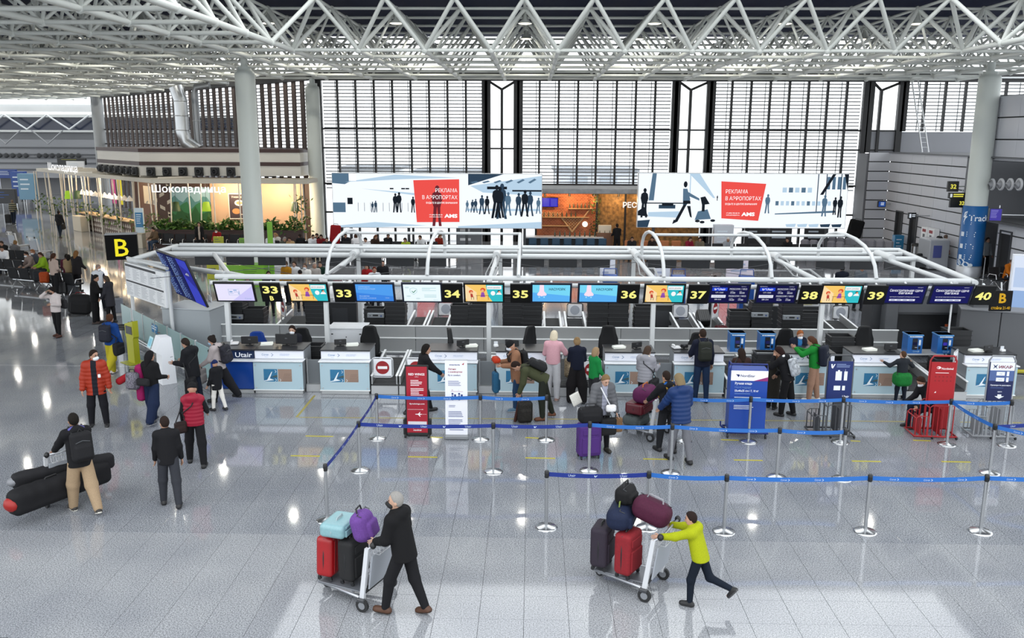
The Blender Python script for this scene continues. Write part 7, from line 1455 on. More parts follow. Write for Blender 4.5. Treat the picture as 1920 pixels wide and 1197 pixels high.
# inner walls
m = MB(); m.box((-18.0, 52.6, 1.9), (9.6, .12, 3.7)); m.obj('back_wall', mat('#5a443c', .6), t); m = MB(); a = P(396, 400, 52.4).x; m.box(((a-13.8)/2, 52.5, 1.9), (-13.8-a, .1, 3.6)); m.obj('timber_wall', mat('#cba98c', .6), t)
m = MB()
for r in range(7):
    for k in range(4): x = P(286, 400, 52.4).x+.45*k; z = .9+r*.42; s = 1 if (r+k) % 2 else -1; (poly(m, [(x, z), (x+.3, z+.16*s), (x+.3, z+.38*s), (x, z+.22*s)], 0, .0) if rr.random() < .7 else None)
o = m.obj('leaf_pattern', mat('#c9c2b4', .6), t); o.matrix_local = Matrix.Translation((0, 52.52, 0)) @ UP
m = MB(); a, b = P(321, 400, 52.4).x, P(396, 400, 52.4).x; rect(m, a, 1.0, b, 3.2, 0, 0)
for k, (z, mi) in enumerate(((2.5, 1), (2.15, 2), (1.75, 3))):
    pts = [(a+(b-a)*q/10, z+.22*math.sin(q*1.7+k*2)+.1*math.sin(q*3.1+k)) for q in range(11)]; poly(m, [(a, 1.0)]+pts+[(b, 1.0)], mi, .004+.003*k)
o = m.obj('mountain_mural', [mat('#9fc4cf', .6), mat('#5f9a9a', .6), mat('#3f8f58', .6), mat('#2c6a34', .6)], t); o.matrix_local = Matrix.Translation((0, 52.5, 0)) @ UP
for k in range(3): MB().box((P(330+26*k, 400, 51.4).x, 51.4, .55), (1.0, .3, .7), 0, ch=.05).obj('booth_back', mat('#7fae2e', .6), t)
m = MB(); text(m, 'Шоколадница', 0, 0, .4, 0, bold=.012, width=P(428, 350, YS).x-P(290, 350, YS).x); o = m.obj('sign_letters', glow('#ffffff', 1.3), t); o.matrix_local = Matrix.Translation((P(289, 350, YS).x, YS-.35, P(289, 357, YS).z-.08)) @ UP
m = MB(); text(m, 'Шоколадница', 0, 0, .5, 0, bold=.012, width=6.2); q = CR+dS*.84; o = m.obj('sign_letters', glow('#ffffff', 1.3), t); o.matrix_local = Matrix.Translation((q.x-.1, q.y-.1, 3.85)) @ Matrix.Rotation(aS-PI, 4, 'Z') @ UP
q0 = CR+dS*.22+Vector((.35, .35, 0)); m = MB(); Mx = Matrix.Translation(q0) @ Matrix.Rotation(aS-PI, 4, 'Z'); m.box((-4, 0, .55), (9, .6, 1.1), 0, ch=.02, mx=Mx); m.obj('bar', mat('#6b5348', .6), t)
m = MB()
for k in range(26):
    for r in range(3): x = -8.2+.34*k; z = .12+.32*r; poly(m, [(x, z), (x+.13, z+.2), (x+.26, z), (x+.13, z-.2+.12)], 0, 0)
o = m.obj('diamond_pattern', mat('#d8d0c2', .6), t); o.matrix_local = Mx @ Matrix.Translation((0, -.31, 0)) @ UP
MB().box((-4, -.1, 1.13), (9.1, .8, .06), 0, ch=.015, mx=Mx).obj('bar_top', mat('#c9a878', .5), t); MB().box((-7, -.8, .5), (1.6, .5, 1.0), 0, ch=.02, mx=Mx).obj('till_block', mat('#cfc3ae', .6), t)
MB().box((-3, 3.2, 1.9), (10, .12, 3.6), 0, mx=Mx).obj('rear_wall', mat('#5b4036', .6), t)
m = MB(); rr2 = random.Random(2)
for k in range(6): rect(m, -6+1.5*k, 1.7, -4.7+1.5*k, 2.9, k % 2, 0)
for k in range(30): x, y = rr2.uniform(-6, 2.8), rr2.uniform(1.75, 2.85); poly(m, [(x, y), (x+.2, y+.1), (x+.1, y-.15)], 2, .004)
o = m.obj('tile_panel', [mat('#bcb4a6', .5), mat('#9aa0a2', .5), mat('#5f6a78', .5)], t); o.matrix_local = Mx @ Matrix.Translation((0, 3.12, 0)) @ UP
for nm_, k, cl in (('yellow_poster', -7.6, '#e0d43a'), ('pink_poster', -8.8, '#c9508a')): m = MB(); rect(m, k, 1.6, k+.8, 3.3, 0); o = m.obj(nm_, glow(cl, .7), t); o.matrix_local = Mx @ Matrix.Translation((0, 2.0, 0)) @ UP
L = bpy.data.lights.new('cafe_light', 'POINT'); L.energy = 190; L.color = (1, .78, .52); L.shadow_soft_size = .3
for q in (q0+Vector((-1.2, 1.6, 3.2)), q0+Vector((-4.6, 5, 3.2)), Vector((-18, 50.9, 3.3)), Vector((-15, 50.9, 3.3))): o = link('cafe_light', L); o.location = q
pl = None
for k in range(11):
    q = Mx @ Vector((.2-.85*k, -.1, 2.35)); lab = 'white cone pendant lamp over the cafe bar, %s from the right' % ('first' if k == 0 else ORD[k])
    if pl is None: pl = thing('pendant_lamp', lab, 'lamp', q, 0, 'white pendants over the cafe bar'); MB().lathe([(.26, 0), (.05, .28), (.03, .32)], 14).obj('lamp_shade', mat('#eceae6', .4), pl); MB().cyl((0, 0, .3), (0, 0, 1.25), .01, n=4).obj('cord', BLACK, pl)
    else: dup(pl, q, 0, lab)
for px, py, cl, lab, Y in ((387, 388, '#b6d63a', 'bright lime drum pendant lamp in the cafe window', 50.6), (330, 388, '#3f5c34', 'dark green drum pendant lamp before the mural', 50.6), (553, 388, '#4a6a3c', 'dark green drum pendant lamp right of the big column', 50.6), (128, 366, '#a9d43c', 'lime drum pendant lamp at the left side of the cafe', 59.0), (145, 366, '#2f4a2c', 'dark green drum pendant lamp at the left side of the cafe', 58.5)):
    q = P(px, py, Y); t2 = thing('pendant_lamp', lab, 'lamp', q); MB().lathe([(.26, -.25), (.17, .28), (.02, .3)], 16).obj('lamp_shade', glow(cl, .75) if 'lime' in lab else mat(cl, .6), t2); MB().cyl((0, 0, .3), (0, 0, 3.62-q.z), .01, n=4).obj('cord', BLACK, t2)
q = P(425, 385, 50.4); t2 = thing('menu_poster', 'dark framed dessert poster on the timber wall of the cafe', 'poster', (q.x, 52.3, 0)); w = .62
MB().box((0, .02, 2.1), (1.1, .05, 1.55), 0, ch=.01).obj('frame', mat('#c9c6c0', .5), t2); m = MB(); rect(m, -.5, 1.38, .5, 2.82, 0, 0); disc(m, .1, 2.3, .28, .18, 1, .004); disc(m, .1, 2.3, .18, .1, 2, .006); disc(m, -.1, 1.8, .25, .17, 3, .005); text(m, 'Ужинаем', -.35, 2.6, .12, 1, z=.004); rect(m, .1, 1.6, .4, 1.63, 1, .004)
o = m.obj('print', [mat('#3a2a30', .5), mat('#e6dccf', .5), mat('#c9a06a', .5), mat('#d0925a', .5)], t2); o.matrix_local = Matrix.Translation((0, -.008, 0)) @ UP
t2 = thing('planter', 'long brown planter box full of leafy plants along the cafe front', 'planter', (-17.2, 48.9, 0)); MB().box((0, 0, .52), (8.5, .5, 1.04), 0, ch=.015).box((0, -.02, 1.02), (8.56, .56, .05), 0, ch=.01).obj('box', mat('#4c3632', .6), t2); m = MB(); rr = random.Random(5)
for k in range(46): leaves(m, -4.1+.18*k, 0, 1.0, 1.45+.2*math.sin(k*.9), 26, .14, .34)
o = m.obj('leaves', [mat('#3f6a26', .6), mat('#6f9a3c', .6)], t2); o['kind'] = 'stuff'
t2 = thing('info_post', 'light blue sign post at the corner of the cafe', 'sign', G(266, 462)); MB().box((0, 0, 1.1), (.5, .12, 2.2), 0, ch=.015).obj('panel', mat('#cfe0ea', .4), t2); m = MB(); rect(m, -.22, 1.1, .22, 1.95, 0); lines(m, -.16, 1.8, .3, 5, .12, .04, 1, z=.004); o = m.obj('print', [mat('#4fa0d8', .5), mat('#e6f2fa', .5)], t2); o.matrix_local = Matrix.Translation((0, -.062, 0)) @ UP
for px, lab, w in ((256, 'cream cube pedestal left of the blue sign post', .7), (272, 'cream waste box right of the blue sign post', .5)): t2 = thing('pedestal', lab, 'box', G(px, 463)+Vector((0, -.6, 0))); MB().box((0, 0, .4), (w, .5, .8), 0, ch=.02).obj('body', mat('#d9cfbd', .5), t2); MB().box((0, 0, .82), (w+.04, .54, .04), 0, ch=.01).obj('pedestal_top', mat('#c9bda8', .5), t2)
# ducts above the cafe
t2 = thing('air_duct', 'fat silver air duct dropping from the roof behind the cafe box', 'duct', (P(333, 200, 56).x, 56.5, 0)); DU = mat('#c3c6c8', .3, .8); z0, z1 = 5.5, 9.3
MB().tube([(.9, 0, z0-.2), (.2, 0, z0+.35), (.0, 0, z0+1.0), (0, 0, z1-.8), (-.25, 0, z1)], .42, 14).obj('duct_pipe', DU, t2)
for z in (6.6, 7.5, 8.4): MB().tube([(.44*math.cos(a), .44*math.sin(a), z) for a in np.linspace(0, 2*PI, 15)[:-1]], .025, 5, closed=True).obj('joint_ring', DU, t2)
t2 = thing('air_duct', 'slimmer grey air duct right beside the fat silver one', 'duct', (P(361, 200, 56.5).x, 57.0, 0)); MB().tube([(0, 0, 5.3), (0, 0, 8.9), (.1, 0, 9.3), (1.0, 0, 9.4)], .22, 12).obj('duct_pipe', mat('#8f9295', .35, .5), t2); MB().tube([(.24*math.cos(a), .24*math.sin(a), 7.2) for a in np.linspace(0, 2*PI, 13)[:-1]], .02, 5, closed=True).obj('joint_ring', DU, t2)
# ---- rows of black waiting seats
def seats(n, loc, rz, label, group='rows of black waiting seats', pitch=.62, col='#1a1b1e'):
    t = thing('seat_row', label, 'bench', loc, math.radians(rz), group); L = n*pitch; S = mat(col, .6, spec=.3)
    MB().box((0, 0, .36), (L, .06, .06), 0, ch=.008).obj('beam', steel(), t)
    for k in range(n):
        x = -L/2+pitch*(k+.5); MB().box((x, .06, .43), (pitch-.06, .46, .06), 0, ch=.02).obj('seat', S, t); MB().box((0, 0, 0), (pitch-.06, .05, .46), 0, ch=.02, mx=Matrix.Translation((x, -.22, .68)) @ Matrix.Rotation(.2, 4, 'X')).obj('backrest', S, t)
    for k in range(n+1): x = -L/2+pitch*k; MB().tube([(x, -.2, .5), (x, -.12, .64), (x, .22, .64), (x, .26, .45)], .02, 6).obj('armrest', steel('#c9cbcf', .25), t)
    for x in (-L/2+.25, L/2-.25): MB().tube([(x, -.3, .02), (x, -.05, .34), (x, .3, .02)], .025, 6).obj('leg', steel('#c9cbcf', .25), t)
    return t
seats(3, (-20.9, 35.2, 0), -20, 'nearest left row of black waiting seats with chrome legs, back turned'); seats(3, (-19.0, 34.2, 0), -20, 'row of black seats right behind the orange bag')
seats(4, (-23.4, 37.9, 0), -20, 'second row of black seats in the left waiting area'); seats(3, (-21.2, 37.5, 0), 160, 'row of black seats under the couple looking at a phone'); seats(4, (-25.2, 41.0, 0), -15, 'farthest row of black seats at the left edge')
rrp = random.Random(11)
def sitter(label, x, y, col, hair, style, rz, mask=None, bottom='#22242c', kind='jacket', lean=12, h=1.7): return person(label, Vector((x, y, 0)), h, rz, .03, col, kind, .5, bottom, 1.1, '#1a1a1c', None, hair, style, SKIN, mask, lean, ((84, 84), (80, 78)), ((24, 8, 60, 10), (24, 8, 60, 10)), (rrp.uniform(-20, 20), -16), sit=.45)
at_ = lambda px, py, Y: P(px, py, Y).x
sitter('seated person in taupe jacket bent over a phone with white mask', at_(62, 500, 37.6), 37.6, '#8b7b74', '#2b1f1a', 'short', 150, '#e3e6ea', lean=18); sitter('seated person in grey jacket beside the taupe one', at_(72, 500, 38.2), 38.2, '#4a4d55', '#9a6a48', 'short', 150, '#dfe3e8'); sitter('seated girl in neon yellow-green top', at_(86, 500, 37.2), 37.2, '#a9d431', '#4a2f20', 'bob', 140)
sitter('seated person in black with hands at the face', at_(10, 470, 41.2), 41.2, '#151517', '#3a2a22', 'short', 170); sitter('seated person lying back in white jacket', at_(8, 490, 39.2), 39.2, '#d9dade', '#1d1715', 'short', 200); sitter('seated person with bun seen from behind, grey top', at_(26, 480, 41.0), 41.0, '#5b5a5c', '#8b6a44', 'bun', -10); sitter('seated person in maroon jacket with dark hair', at_(127, 510, 36.4), 36.4, '#5c2336', '#19130f', 'short', 30)
soft_bag('backpack', 'orange backpack on the black waiting seats', 'backpack', Vector((at_(86, 525, 34.1), 34.0, .46)), .3, (.36, .22, .45), '#c9541f', .08, vox=.03); soft_bag('backpack', 'dark backpack beside the orange one on the seats', 'backpack', Vector((at_(74, 525, 34.4), 34.3, .46)), .3, (.34, .22, .45), '#1f2226', .08, vox=.03)
for px, py, lab in ((28, 468, 'empty luggage trolley left behind the waiting seats'), (68, 480, 'empty luggage trolley behind the couple in the waiting area')): g = G(px, py); trolley(lab, g.x, g.y, -30)
p = person('man in dark coat with shoulder bag walking away towards the cafe', (114, 447), 1.72, 0, .03, '#17181c', 'jacket', .46, '#1d2a3a', 1.1, '#161618', None, '#1c1512', 'crop', SKIN, None, 2, ((14, 6), (-14, 12)), ((10, 12, 20, 0), (8, 12, 16, 0))); shoulder_bag(p, 'black shoulder bag of the man walking to the cafe', '#141416', 1, (.34, .16, .34), .9)
p = person('man in striped sweater walking away with a black suitcase', (27, 421), 1.76, 10, .032, '#8a866e', 'sweater', .5, '#1d2536', 1.2, '#161618', None, '#7a6a5c', 'crop', SKIN, None, 2, ((10, 6), (-12, 10)), ((8, 12, 16, 0), (8, 12, 16, 0)), stripe='#2b2e33'); g = G(17, 420); suitcase('black wheeled suitcase beside the man in striped sweater', g, .1, (.42, .28, .62), '#151517', False, soft=True, handle=.35)
for k, (px, py, cl, lab) in enumerate(((30, 358, '#20242c', 'far traveller in dark clothes by the blue boards'), (45, 362, '#15161a', 'far traveller in black bending over a white trolley'), (58, 352, '#1c2433', 'far traveller in navy near the cafe posts'))): person(lab, (px, py+16), 1.7, 20+40*k, .045, cl, 'jacket', .48, '#1b1c20', 1.1, '#151517', None, '#201815', 'crop')
def board(name, label, cat, px, py, Y, w, h, cl, depth=.12, foot=True, inkc='#dfeaf4', n=3):
    q = P(px, py, Y); t = thing(name, label, cat, (q.x, Y, 0)); MB().box((0, 0, q.z), (w, depth, h), 0, ch=.02).obj('panel', mat(cl, .4), t); m = MB(); lines(m, -w*.35, q.z+h*.25, w*.6, n, h*.18, h*.05, 0, seed=int(px)); o = m.obj('print', mat(inkc, .5), t); o.matrix_local = Matrix.Translation((0, -depth/2-.004, 0)) @ UP
    if foot and q.z-h/2 > .08:
        for s in (-1, 1): MB().cyl((s*w*.35, 0, 0), (s*w*.35, 0, q.z-h/2+.02), .03, n=8).obj('leg', steel(), t)
    return t
board('hanging_screen', 'blue and black overhead display at the far left', 'screen', 12, 326, 80, 1.9, .8, '#1f4fae', .3); board('advert_screen', 'black advertising display at the left edge with a blue picture', 'screen', 8, 368, 66, 1.9, 1.1, '#14161c', .3, inkc='#3f6fc8'); board('ticket_kiosk', 'blue ticket kiosks in the far left distance', 'kiosk', 37, 345, 78, 1.2, 2.2, '#2a5fc0', .6); board('service_stand', 'pale blue service stand next to the cafe posts', 'kiosk', 53, 350, 74, 1.4, 2.2, '#7fb0d0', .6); board('gate_sign_board', 'black overhead direction sign above the far end of the cafe', 'sign', 135, 303, 78, 2.6, .6, '#101113', .2, inkc='#d8d43a', n=1); board('white_stand', 'white stand in front of the far passage', 'sign', 142, 311, 77.5, 1.6, .8, '#e9eaec', .2)
# ---- cafe-front benches and people
seats(4, (at_(346, 460, 47.6), 47.6, 0), 180, 'black waiting bench before the cafe planter, left of the person in red'); seats(3, (at_(438, 460, 47.6), 47.6, 0), 180, 'black waiting bench before the planter, right of the person in red'); seats(2, (at_(302, 465, 47.9), 47.9, 0), 180, 'short black bench at the left end of the planter')
person('standing person in black coat before the cafe planter', Vector((at_(376, 460, 47.0), 47.0, 0)), 1.65, 190, .03, '#151517', 'coat', .42, '#1a1a1c', 1, '#151517', None, '#201815', 'bob', SKIN, None, 3, inner='#b9a898'); sitter('seated person in red jacket with white mask before the planter', at_(409, 455, 47.5), 47.5, '#b01f26', '#1d1512', 'short', 180, '#e6e9ec'); sitter('seated person in brown jacket at the left end of the planter', at_(294, 455, 47.8), 47.8, '#6b5743', '#1d1512', 'short', 150, bottom='#3a4a60')
crowd = [(507, 452, '#d9dade', '#5a4632', 'bob', 'white jacket'), (522, 448, '#cfcac2', '#b0895c', 'long', 'cream jacket and long fair hair'), (532, 458, '#4a4f47', '#8f8a84', 'bob', 'grey-green coat'), (546, 457, '#c3a478', '#3a2a22', 'bob', 'camel coat'), (564, 452, '#16171a', '#2a1f1a', 'crop', 'black jacket and cropped hair'), (585, 452, '#e1e3e8', '#2a1d18', 'short', 'snow-white top'), (601, 450, '#8f2028', '#2d211b', 'bob', 'dark red jacket'), (612, 458, '#26282c', '#3a2a20', 'short', 'charcoal jacket'), (597, 436, '#141417', '#2b1d18', 'short', 'wide black coat near the column'), (648, 446, '#1d1e24', '#1d1512', 'short', 'black coat under the left light box'), (668, 452, '#e4e4e8', '#4a3020', 'bob', 'ivory sweater'), (702, 452, '#3c2a22', '#7a4a2c', 'long', 'brown jacket and chestnut hair'), (726, 446, '#1b1b1f', '#2a201b', 'short', 'dark blue-black coat under the light box'), (690, 458, '#cfd0d4', '#1d1512', 'short', 'light grey hoodie'), (762, 458, '#b9cf3a', '#2d1f18', 'bob', 'lime green top'), (792, 454, '#d4d6da', '#3a2a20', 'short', 'pale shirt right of the lime one'), (822, 446, '#a0301f', '#6a4a2c', 'bob', 'rust jacket beside the grey pillar'), (1185, 455, '#1d1d20', '#3a2a22', 'short', 'black top on the restaurant sofa'), (1225, 450, '#241c1a', '#2a1f1a', 'short', 'dark brown top on the restaurant sofa'), (1290, 452, '#9c1f3c', '#3a2a20', 'bob', 'crimson top by the restaurant wall'), (1312, 452, '#6d6454', '#2a1c16', 'long', 'olive-beige top by the restaurant wall'), (1365, 452, '#8d9298', '#c9c4bc', 'short', 'grey shirt under the right light box'), (1478, 455, '#15161a', '#2d211b', 'crop', 'black sports jacket under the right light box')]
for k, (px, py, cl, hc_, st, nm) in enumerate(crowd):
    Y = 43.6 if py > 455 else 44.8 if py > 449 else 45.4; sitter('far seated traveller in '+nm, at_(px, py, Y), Y, cl, hc_, st, rrp.choice((170, 190, 150, 20, 210)))
for k, (x, n) in enumerate(((510, 4), (545, 4), (590, 5), (650, 5), (700, 5), (765, 5), (820, 4), (1370, 5), (1430, 5), (1490, 5))): seats(n, (at_(x, 458, 44.2+.6*(k % 2)), 44.2+.6*(k % 2), 0), 180 if k % 2 else 0, 'row of far dark seats by the window, %s from the left' % ('first' if k == 0 else ORD[k]))
soft_bag('ski_bag', 'upright glossy red snowboard bag by the second column', 'bag', Vector((at_(624, 440, 45), 45, .0)), .2, (.55, .2, 1.75), '#b8141d', .09, vox=.04, tilt=.1); soft_bag('ski_bag', 'tall black snowboard bag leaning at the right end of the windows', 'bag', Vector((at_(1592, 456, 49), 49, 0)), .1, (.85, .25, 1.85), '#141416', .1, vox=.04, tilt=.22)
for k, (px, py, nm) in enumerate(((1590, 452, 'back'), (1632, 458, 'right'), (1540, 452, 'left'))):
    g = P(px, py, 47.8-k*.6); t2 = thing('lounge_seat', 'grey ribbed lounge seat by the right window, %s one' % nm, 'seat', (g.x, 47.8-k*.6, 0), -.5)
    for j in range(5): MB().box((-.9+.45*j, 0, .3), (.43, .7, .5), 0, ch=.08).obj('cushion', mat('#77767e', .8), t2); MB().box((-.9+.45*j, .3, .65), (.43, .25, .5), 0, ch=.08).obj('back_cushion', mat('#85848c', .8), t2)
board('stone_pillar', 'grey stone clad pillar with a white poster behind the left light box', 'pillar', 880, 440, 47.4, 1.4, 2.8, '#6f7378', .5, inkc='#e6e8ea'); board('window_poster', 'blue and white patterned poster on the glass under the right light box', 'poster', 1435, 435, 50.5, 1.0, 1.6, '#e3e8f0', .06, inkc='#3a6fb8', n=4); board('kiosk_white', 'white tent-roofed kiosk under the right light box', 'kiosk', 1355, 448, 45.8, 1.0, 1.5, '#c9ced8', .5)
for k, px in enumerate((1418, 1462, 1530)): board('dark_board', 'dark rounded sign board under the right light box, %s from the left' % ('first', 'second', 'third')[k], 'sign', px, 440, 48.5, 1.3, 1.8, '#17181b', .15)
# ---- travellers at the far counters of the island
back = [(463, 514, 29.6, '#1d1e24', '#2b1f1a', 'short', None, 'dark cap and blue scarf at the far counter'), (503, 508, 30.2, '#1a1b20', '#231814', 'short', None, 'black top leftmost of the far queue'), (537, 489, 32.3, '#d3941f', '#4a3a2e', 'short', '#dfe4ea', 'mustard yellow jacket'), (553, 490, 32.9, '#d9dce0', '#3a2d26', 'bob', None, 'white jacket behind the yellow one'), (562, 506, 31.0, '#7d7468', '#1b1716', 'hat', None, 'dark knit cap'), (572, 494, 32.0, '#dcdad6', '#6a4a36', 'bun', '#e6eaee', 'white hooded top with hair bun'), (589, 492, 32.4, '#a39d98', '#b0a49a', 'bob', None, 'ash grey jacket'), (601, 490, 32.8, '#1c3a30', '#2a201b', 'short', None, 'dark green backpack and jacket'), (689, 494, 32.2, '#c2252a', '#3a241a', 'bob', None, 'bright red jacket'), (702, 500, 31.5, '#dde1e6', '#7a2f1c', 'short', None, 'white top with red hair'), (717, 488, 32.9, '#18191c', '#2a1f1b', 'crop', None, 'black suit with white mask'), (1341, 516, 29.7, '#2b2f3a', '#2a1f1b', 'crop', None, 'dark cropped hair at the far blue gauge'), (1581, 498, 31.6, '#171d2c', '#1a1412', 'short', None, 'navy jacket right of the last arch'), (1615, 496, 32.0, '#5d636b', '#17120f', 'crop', None, 'grey sweater right of the navy one')]
for px, py, Y, cl, hc_, st, mk, nm in back: person('traveller in '+nm+' beyond the pipes', Vector((at_(px, py, Y), Y, 0)), P(px, py, Y).z, rrp.choice((0, 190, 160)) if px > 1500 else 180+rrp.uniform(-25, 25), .03, cl, 'jacket', .48, '#1d1e24', 1.1, '#17171a', None, hc_, st, SKIN, mk, 4)
for px, py, w, h, Y, lab, cl in ((1139, 505, .55, 1.3, 31.5, 'white upright board left of the middle arches', '#e6e9f4'), (1242, 505, .55, 1.3, 31.5, 'white upright board right of the middle arches', '#e6e9f4'), (1388, 502, 1.0, 1.3, 31.5, 'pink-white advertising board behind the cables', '#e6dde8'), (410, 455, .5, .6, 42.5, 'yellow notice board behind the rear pipes', '#d3d42a'), (458, 456, .5, .5, 42.5, 'lime notice board beside the big column', '#86c832'), (400, 500, .5, 1.0, 33.0, 'yellow bench-end board below the rear pipes', '#d3d42a')): board('notice_board', lab, 'board', px, py, Y, w, h, cl, .1, inkc='#5a6a50' if Y > 32 else '#b9c4e0')
for px, Y in ((1144, 30.6), (1272, 30.6), (1400, 30.6)): t2 = thing('far_gauge', 'blue luggage gauge top beyond the canopy, %s' % {1144: 'left one', 1272: 'middle one', 1400: 'right one'}[px], 'luggage gauge', (at_(px, 520, Y), Y, 0)); MB().box((0, 0, .75), (.5, .4, 1.5), 0, ch=.02).obj('panel', mat('#1f5fc0', .4), t2); MB().tube([(-.25, 0, 1.4), (-.22, 0, 1.72), (.22, 0, 1.72), (.25, 0, 1.4)], .02, 6).obj('frame', mat('#1f5fc0', .4), t2)
g = G(452, 512); t2 = thing('lime_bench', 'lime green faceted information bench around the big column', 'bench', (-12.35, 36.4, 0), .1); LG_ = mat('#8fd43a', .45)
MB().prism([(-1.0, -.4), (.0, -.55), (1.0, -.4), (1.05, .3), (-1.05, .3)], .95, 0).obj('body', LG_, t2); MB().box((1.2, .2, 1.35), (.22, .1, 2.7), 0, ch=.02).obj('totem', LG_, t2)
m = MB(); lines(m, .1, .75, .6, 6, .09, .02, 0); o = m.obj('print', mat('#4a7a1e', .5), t2); o.matrix_local = Matrix.Translation((.05, -.545, 0)) @ Matrix.Rotation(.15, 4, 'Z') @ UP
t2 = thing('white_counter', 'white service counter with a red emblem behind the rear pipes', 'counter', (at_(507, 458, 41.5), 41.5, 0)); MB().box((0, 0, .55), (1.6, .5, 1.1), 0, ch=.02).obj('body', mat('#e2e3e5', .4), t2); m = MB(); rect(m, -.7, .75, -.5, .95, 0); disc(m, .1, .8, .07, m=1); o = m.obj('emblem', [mat('#c22a2f', .5), mat('#2a2c30', .5)], t2); o.matrix_local = Matrix.Translation((0, -.254, 0)) @ UP
# ---- right wall corner
def hang(px, py, Y, w, h, cl, label, draw=None, mats=None, rz=0, rod=None):
    q = P(px, py, Y); t = thing('hanging_sign', label, 'sign', q, rz); MB().box((0, .08, 0), (w, .14, h), 0, ch=.012).obj('casing', mat(cl, .4), t); m = MB(); draw(m, w, h); o = m.obj('display', mats, t); o.matrix_local = Matrix.Translation((-w/2, .006, -h/2)) @ UP
    MB().cyl((w*.3, .1, h/2), (w*.3, .1, h/2+(rod or .12)), .025, n=6).obj('rod', steel(), t)
    if not rod: MB().box((w/2+.4, .12, 0), (1.0, .05, .05), 0, ch=.01).obj('wall_arm', steel(), t)
Y2 = [glow('#e9e25a', .9), glow('#dfe6ea', .8)]
hang(1788, 350, 41.0, .5, .48, '#0d0d0e', 'black square sign with yellow number 32, upper one', lambda m, w, h: text(m, '32', w/2, h*.3, .2, 0, align='c', bold=.03), Y2); hang(1796, 367, 41.1, .8, .26, '#0d0d0e', 'black direction sign with yellow and white lines under number 32', lambda m, w, h: (rect(m, .05, .05, .15, h-.05, 1), lines(m, .2, h*.6, .5, 2, .09, .05, 0)), Y2)
hang(1797, 381, 41.2, .75, .42, '#17181a', 'dark sign box with small yellow number 32, lower one', lambda m, w, h: text(m, '32', w*.72, h*.3, .17, 0, align='c', bold=.03), Y2); hang(1867, 403, 37.5, .5, .55, '#22252c', 'violet monitor beside the blue wrapped column', lambda m, w, h: (rect(m, .03, .03, w-.03, h-.03, 0), lines(m, .06, h-.1, w*.6, 6, .06, .02, 1, z=.004)), [glow('#4b43a8', .8), glow('#9a96dc', .8)], -.2)
hang(1654, 383, 50.6, .45, .35, '#15171c', 'small blue lit direction sign in the far right corner', lambda m, w, h: (rect(m, .03, .03, w-.03, h-.03, 0), lines(m, .15, h*.6, .2, 2, .09, .05, 1, z=.004)), [glow('#2a4f9c', .8), glow('#dfe8f4', .8)]); hang(1711, 405, 45.5, .4, .32, '#15171c', 'small dark lit direction sign above the second grey door', lambda m, w, h: (rect(m, .04, .06, .14, h-.06, 1), lines(m, .18, h*.6, .18, 2, .08, .04, 1, z=.004)), [glow('#2a4f9c', .8), glow('#dfe8f4', .8)])
board('info_stand', 'light blue information stand between the two grey doors', 'stand', 1683, 458, 48.2, .5, 1.0, '#3f9fd8', .4); 
t2 = thing('litter_bin', 'chrome litter bin with black rim by the right wall', 'bin', (20.2, 46.0, 0)); MB().lathe([(.22, 0), (.22, .75)], 18).obj('body', CHROME, t2); MB().lathe([(.24, .73), (.24, .85), (.13, .88), (.12, .8)], 18).obj('lid', BLACK, t2)
for px, lab in ((1737, 'left white fire equipment cabinet on the right wall'), (1750, 'right white fire equipment cabinet on the right wall')):
    y = YR(px, 460, 20.45); t2 = thing('fire_cabinet', lab, 'cabinet', (20.4, y, .1), -PI/2); MB().box((0, .0, .85), (.7, .28, 1.7), 0, ch=.015).obj('body', mat('#e9e9ea', .4), t2); m = MB(); rect(m, -.2, 1.45, .2, 1.6, 0); rect(m, -.12, .8, .12, 1.35, 1); rect(m, -.12, .15, .12, .6, 1); o = m.obj('window', [mat('#b8242c', .5), mat('#4a4d52', .3)], t2); o.matrix_local = Matrix.Translation((0, -.145, 0)) @ UP
t2 = thing('xray_machine', 'grey baggage scanner beside the blue wrapped column', 'machine', (19.75, 43.0, 0)); MB().box((0, 0, .75), (.95, 1.3, 1.4), 0, ch=.03).obj('body', mat('#9fa2a8', .4), t2); MB().box((-.75, 0, .35), (.7, .9, .5), 0, ch=.02).obj('belt_table', mat('#3a3c40', .5), t2); MB().box((-.1, -.66, .9), (.4, .03, .6), 0, ch=.008).obj('label_panel', mat('#5a63a8', .4), t2); MB().box((0, 0, 1.47), (.9, .9, .06), 0, ch=.01).obj('lid', mat('#c9cbd0', .4), t2)
p = person('man in red and black jacket bending over a baggage table', Vector((at_(1755, 480, 43.0), 43.0, 0)), 1.8, -80, .03, '#a81620', 'jacket', .5, '#151517', 1.2, '#151517', None, '#6a5a50', 'crop', SKIN, None, 40, ((3, 2), (-3, 2)), ((30, 8, 20, 0), (30, 8, 20, 0))); backpack(p, 'black backpack on the man in red bending over', '#151517', .34, .2, .5)
soft_bag('ski_bag', 'black equipment bag lying on the table before the man in red', 'bag', Vector((at_(1737, 480, 43.2), 43.2, .45)), .1, (1.0, .3, .26), '#18191b', .1, vox=.04); t2 = thing('baggage_table', 'low table under the black equipment bag', 'table', (at_(1740, 480, 43.2), 43.2, 0)); MB().box((0, 0, .42), (1.1, .6, .05), 0, ch=.01).obj('tabletop', mat('#4a4d52', .5), t2)
for a in (-1, 1):
    for b in (-1, 1): MB().cyl((a*.5, b*.25, 0), (a*.5, b*.25, .4), .025, n=6).obj('leg', steel(), t2)
cx, cy = RC; t2 = thing('column_wrap', 'blue advertising wrap with white lettering around the right column', 'banner', (cx, cy, 0)); zt = P(1840, 386, cy).z
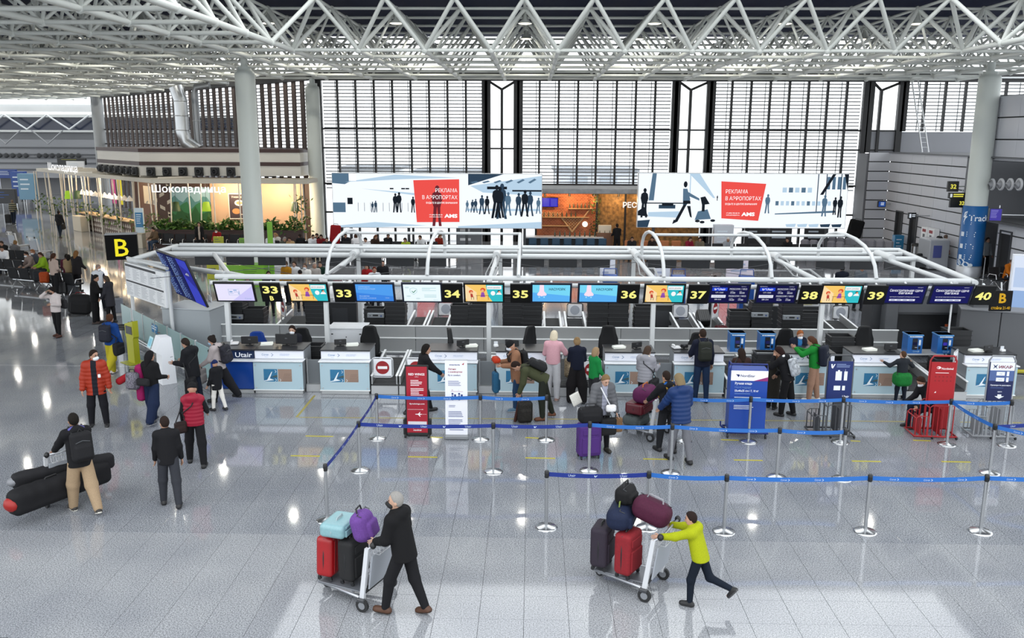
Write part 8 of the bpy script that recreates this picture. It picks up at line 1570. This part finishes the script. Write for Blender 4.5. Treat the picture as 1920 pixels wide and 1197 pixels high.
MB().lathe([(.52, .55), (.52, zt), (.5, zt+.01)], 32).obj('sheet', mat('#1d78c8', .4), t2); MB().lathe([(.53, .05), (.53, .5), (.5, .52)], 32).obj('base_ring', mat('#b9bcc2', .35, .4), t2)
def wrap(m, mi, x, y): return m
m = MB(); text(m, 'Track', .03, 2.62, .28, 0, bold=.01); poly(m, [(-.2, 3.0), (-.05, 3.05), (-.12, 2.82), (-.03, 2.82), (-.25, 2.5), (-.18, 2.76), (-.27, 2.76)], 0, .002); lines(m, -.2, 2.52, .4, 2, .07, .03, 0)
for z in (2.0, 1.45, .95): rect(m, -.3, z-.1, -.12, z+.1, 0); lines(m, .0, z+.08, .4, 3, .09, .04, 0, seed=int(z*10))
for x, y, r in ((-.35, .65, .22), (-.15, .72, .2), (.1, .62, .16), (.3, .6, .1)): disc(m, x, y, r, r*.8, 1, .003)
m.v = [(.527*math.sin((x-.0)/.527-.95), -.527*math.cos(x/.527-.95)-.004*0-(z*.5), y) for x, y, z in m.v]
m.obj('print', [mat('#eaf3fb', .5), mat('#dfe9f2', .5)], t2)
for px, py in ((1815, 508), (1843, 524)): g = G(px, py); t2 = thing('queue_post', 'slim steel post by the blue column, %s' % ('left one' if px < 1830 else 'right one'), 'barrier post', g); MB().lathe([(.16, 0), (.15, .03), (.03, .05)], 16).obj('base', CHROME, t2); MB().cyl((0, 0, .04), (0, 0, 1.0), .025, n=10).obj('pole', CHROME, t2)
person('person in dark clothes standing in the niche behind the blue column', Vector((at_(1848, 480, 41.4), 41.4, 0)), 1.72, 200, .03, '#9aa0a8', 'jacket', .5, '#17181b', 1.1, '#151517', None, '#1a1412', 'short'); 
seats(2, (at_(1895, 520, 37.4)-.45, 37.2, 0), 200, 'black seats by the right wall under the man in orange'); sitter('seated man in bright orange jacket by the right wall', at_(1889, 505, 37.2), 37.2, '#e07c1c', '#6a4a34', 'crop', 200); soft_bag('duffel_bag', 'dark bag with white trim before the man in orange', 'bag', Vector((at_(1905, 515, 36.4), 36.4, 0)), .2, (.7, .4, .5), '#1b1c1f', .14, vox=.03)
a = G(1909, 572); t2 = thing('lit_board', 'white framed lit notice board at the right edge of the hall', 'board', (14.9, 26.2, 0), -.3); MB().box((0, 0, 1.95), (.9, .1, 1.9), 0, ch=.015).obj('frame', mat('#d9dce2', .4), t2); m = MB(); rect(m, -.4, 1.05, .4, 2.85, 0); rect(m, -.35, 1.15, .35, 1.8, 1, .004); rect(m, -.35, 1.9, .35, 2.5, 2, .004); o = m.obj('display', [glow('#dfe9fb', .9), glow('#9fbfee', .8), glow('#c3d6f5', .85)], t2); o.matrix_local = Matrix.Translation((0, -.053, 0)) @ UP
for s in (-.4, .4): MB().cyl((s, 0, 0), (s, 0, 1.0), .035, n=8).obj('leg', steel(), t2)
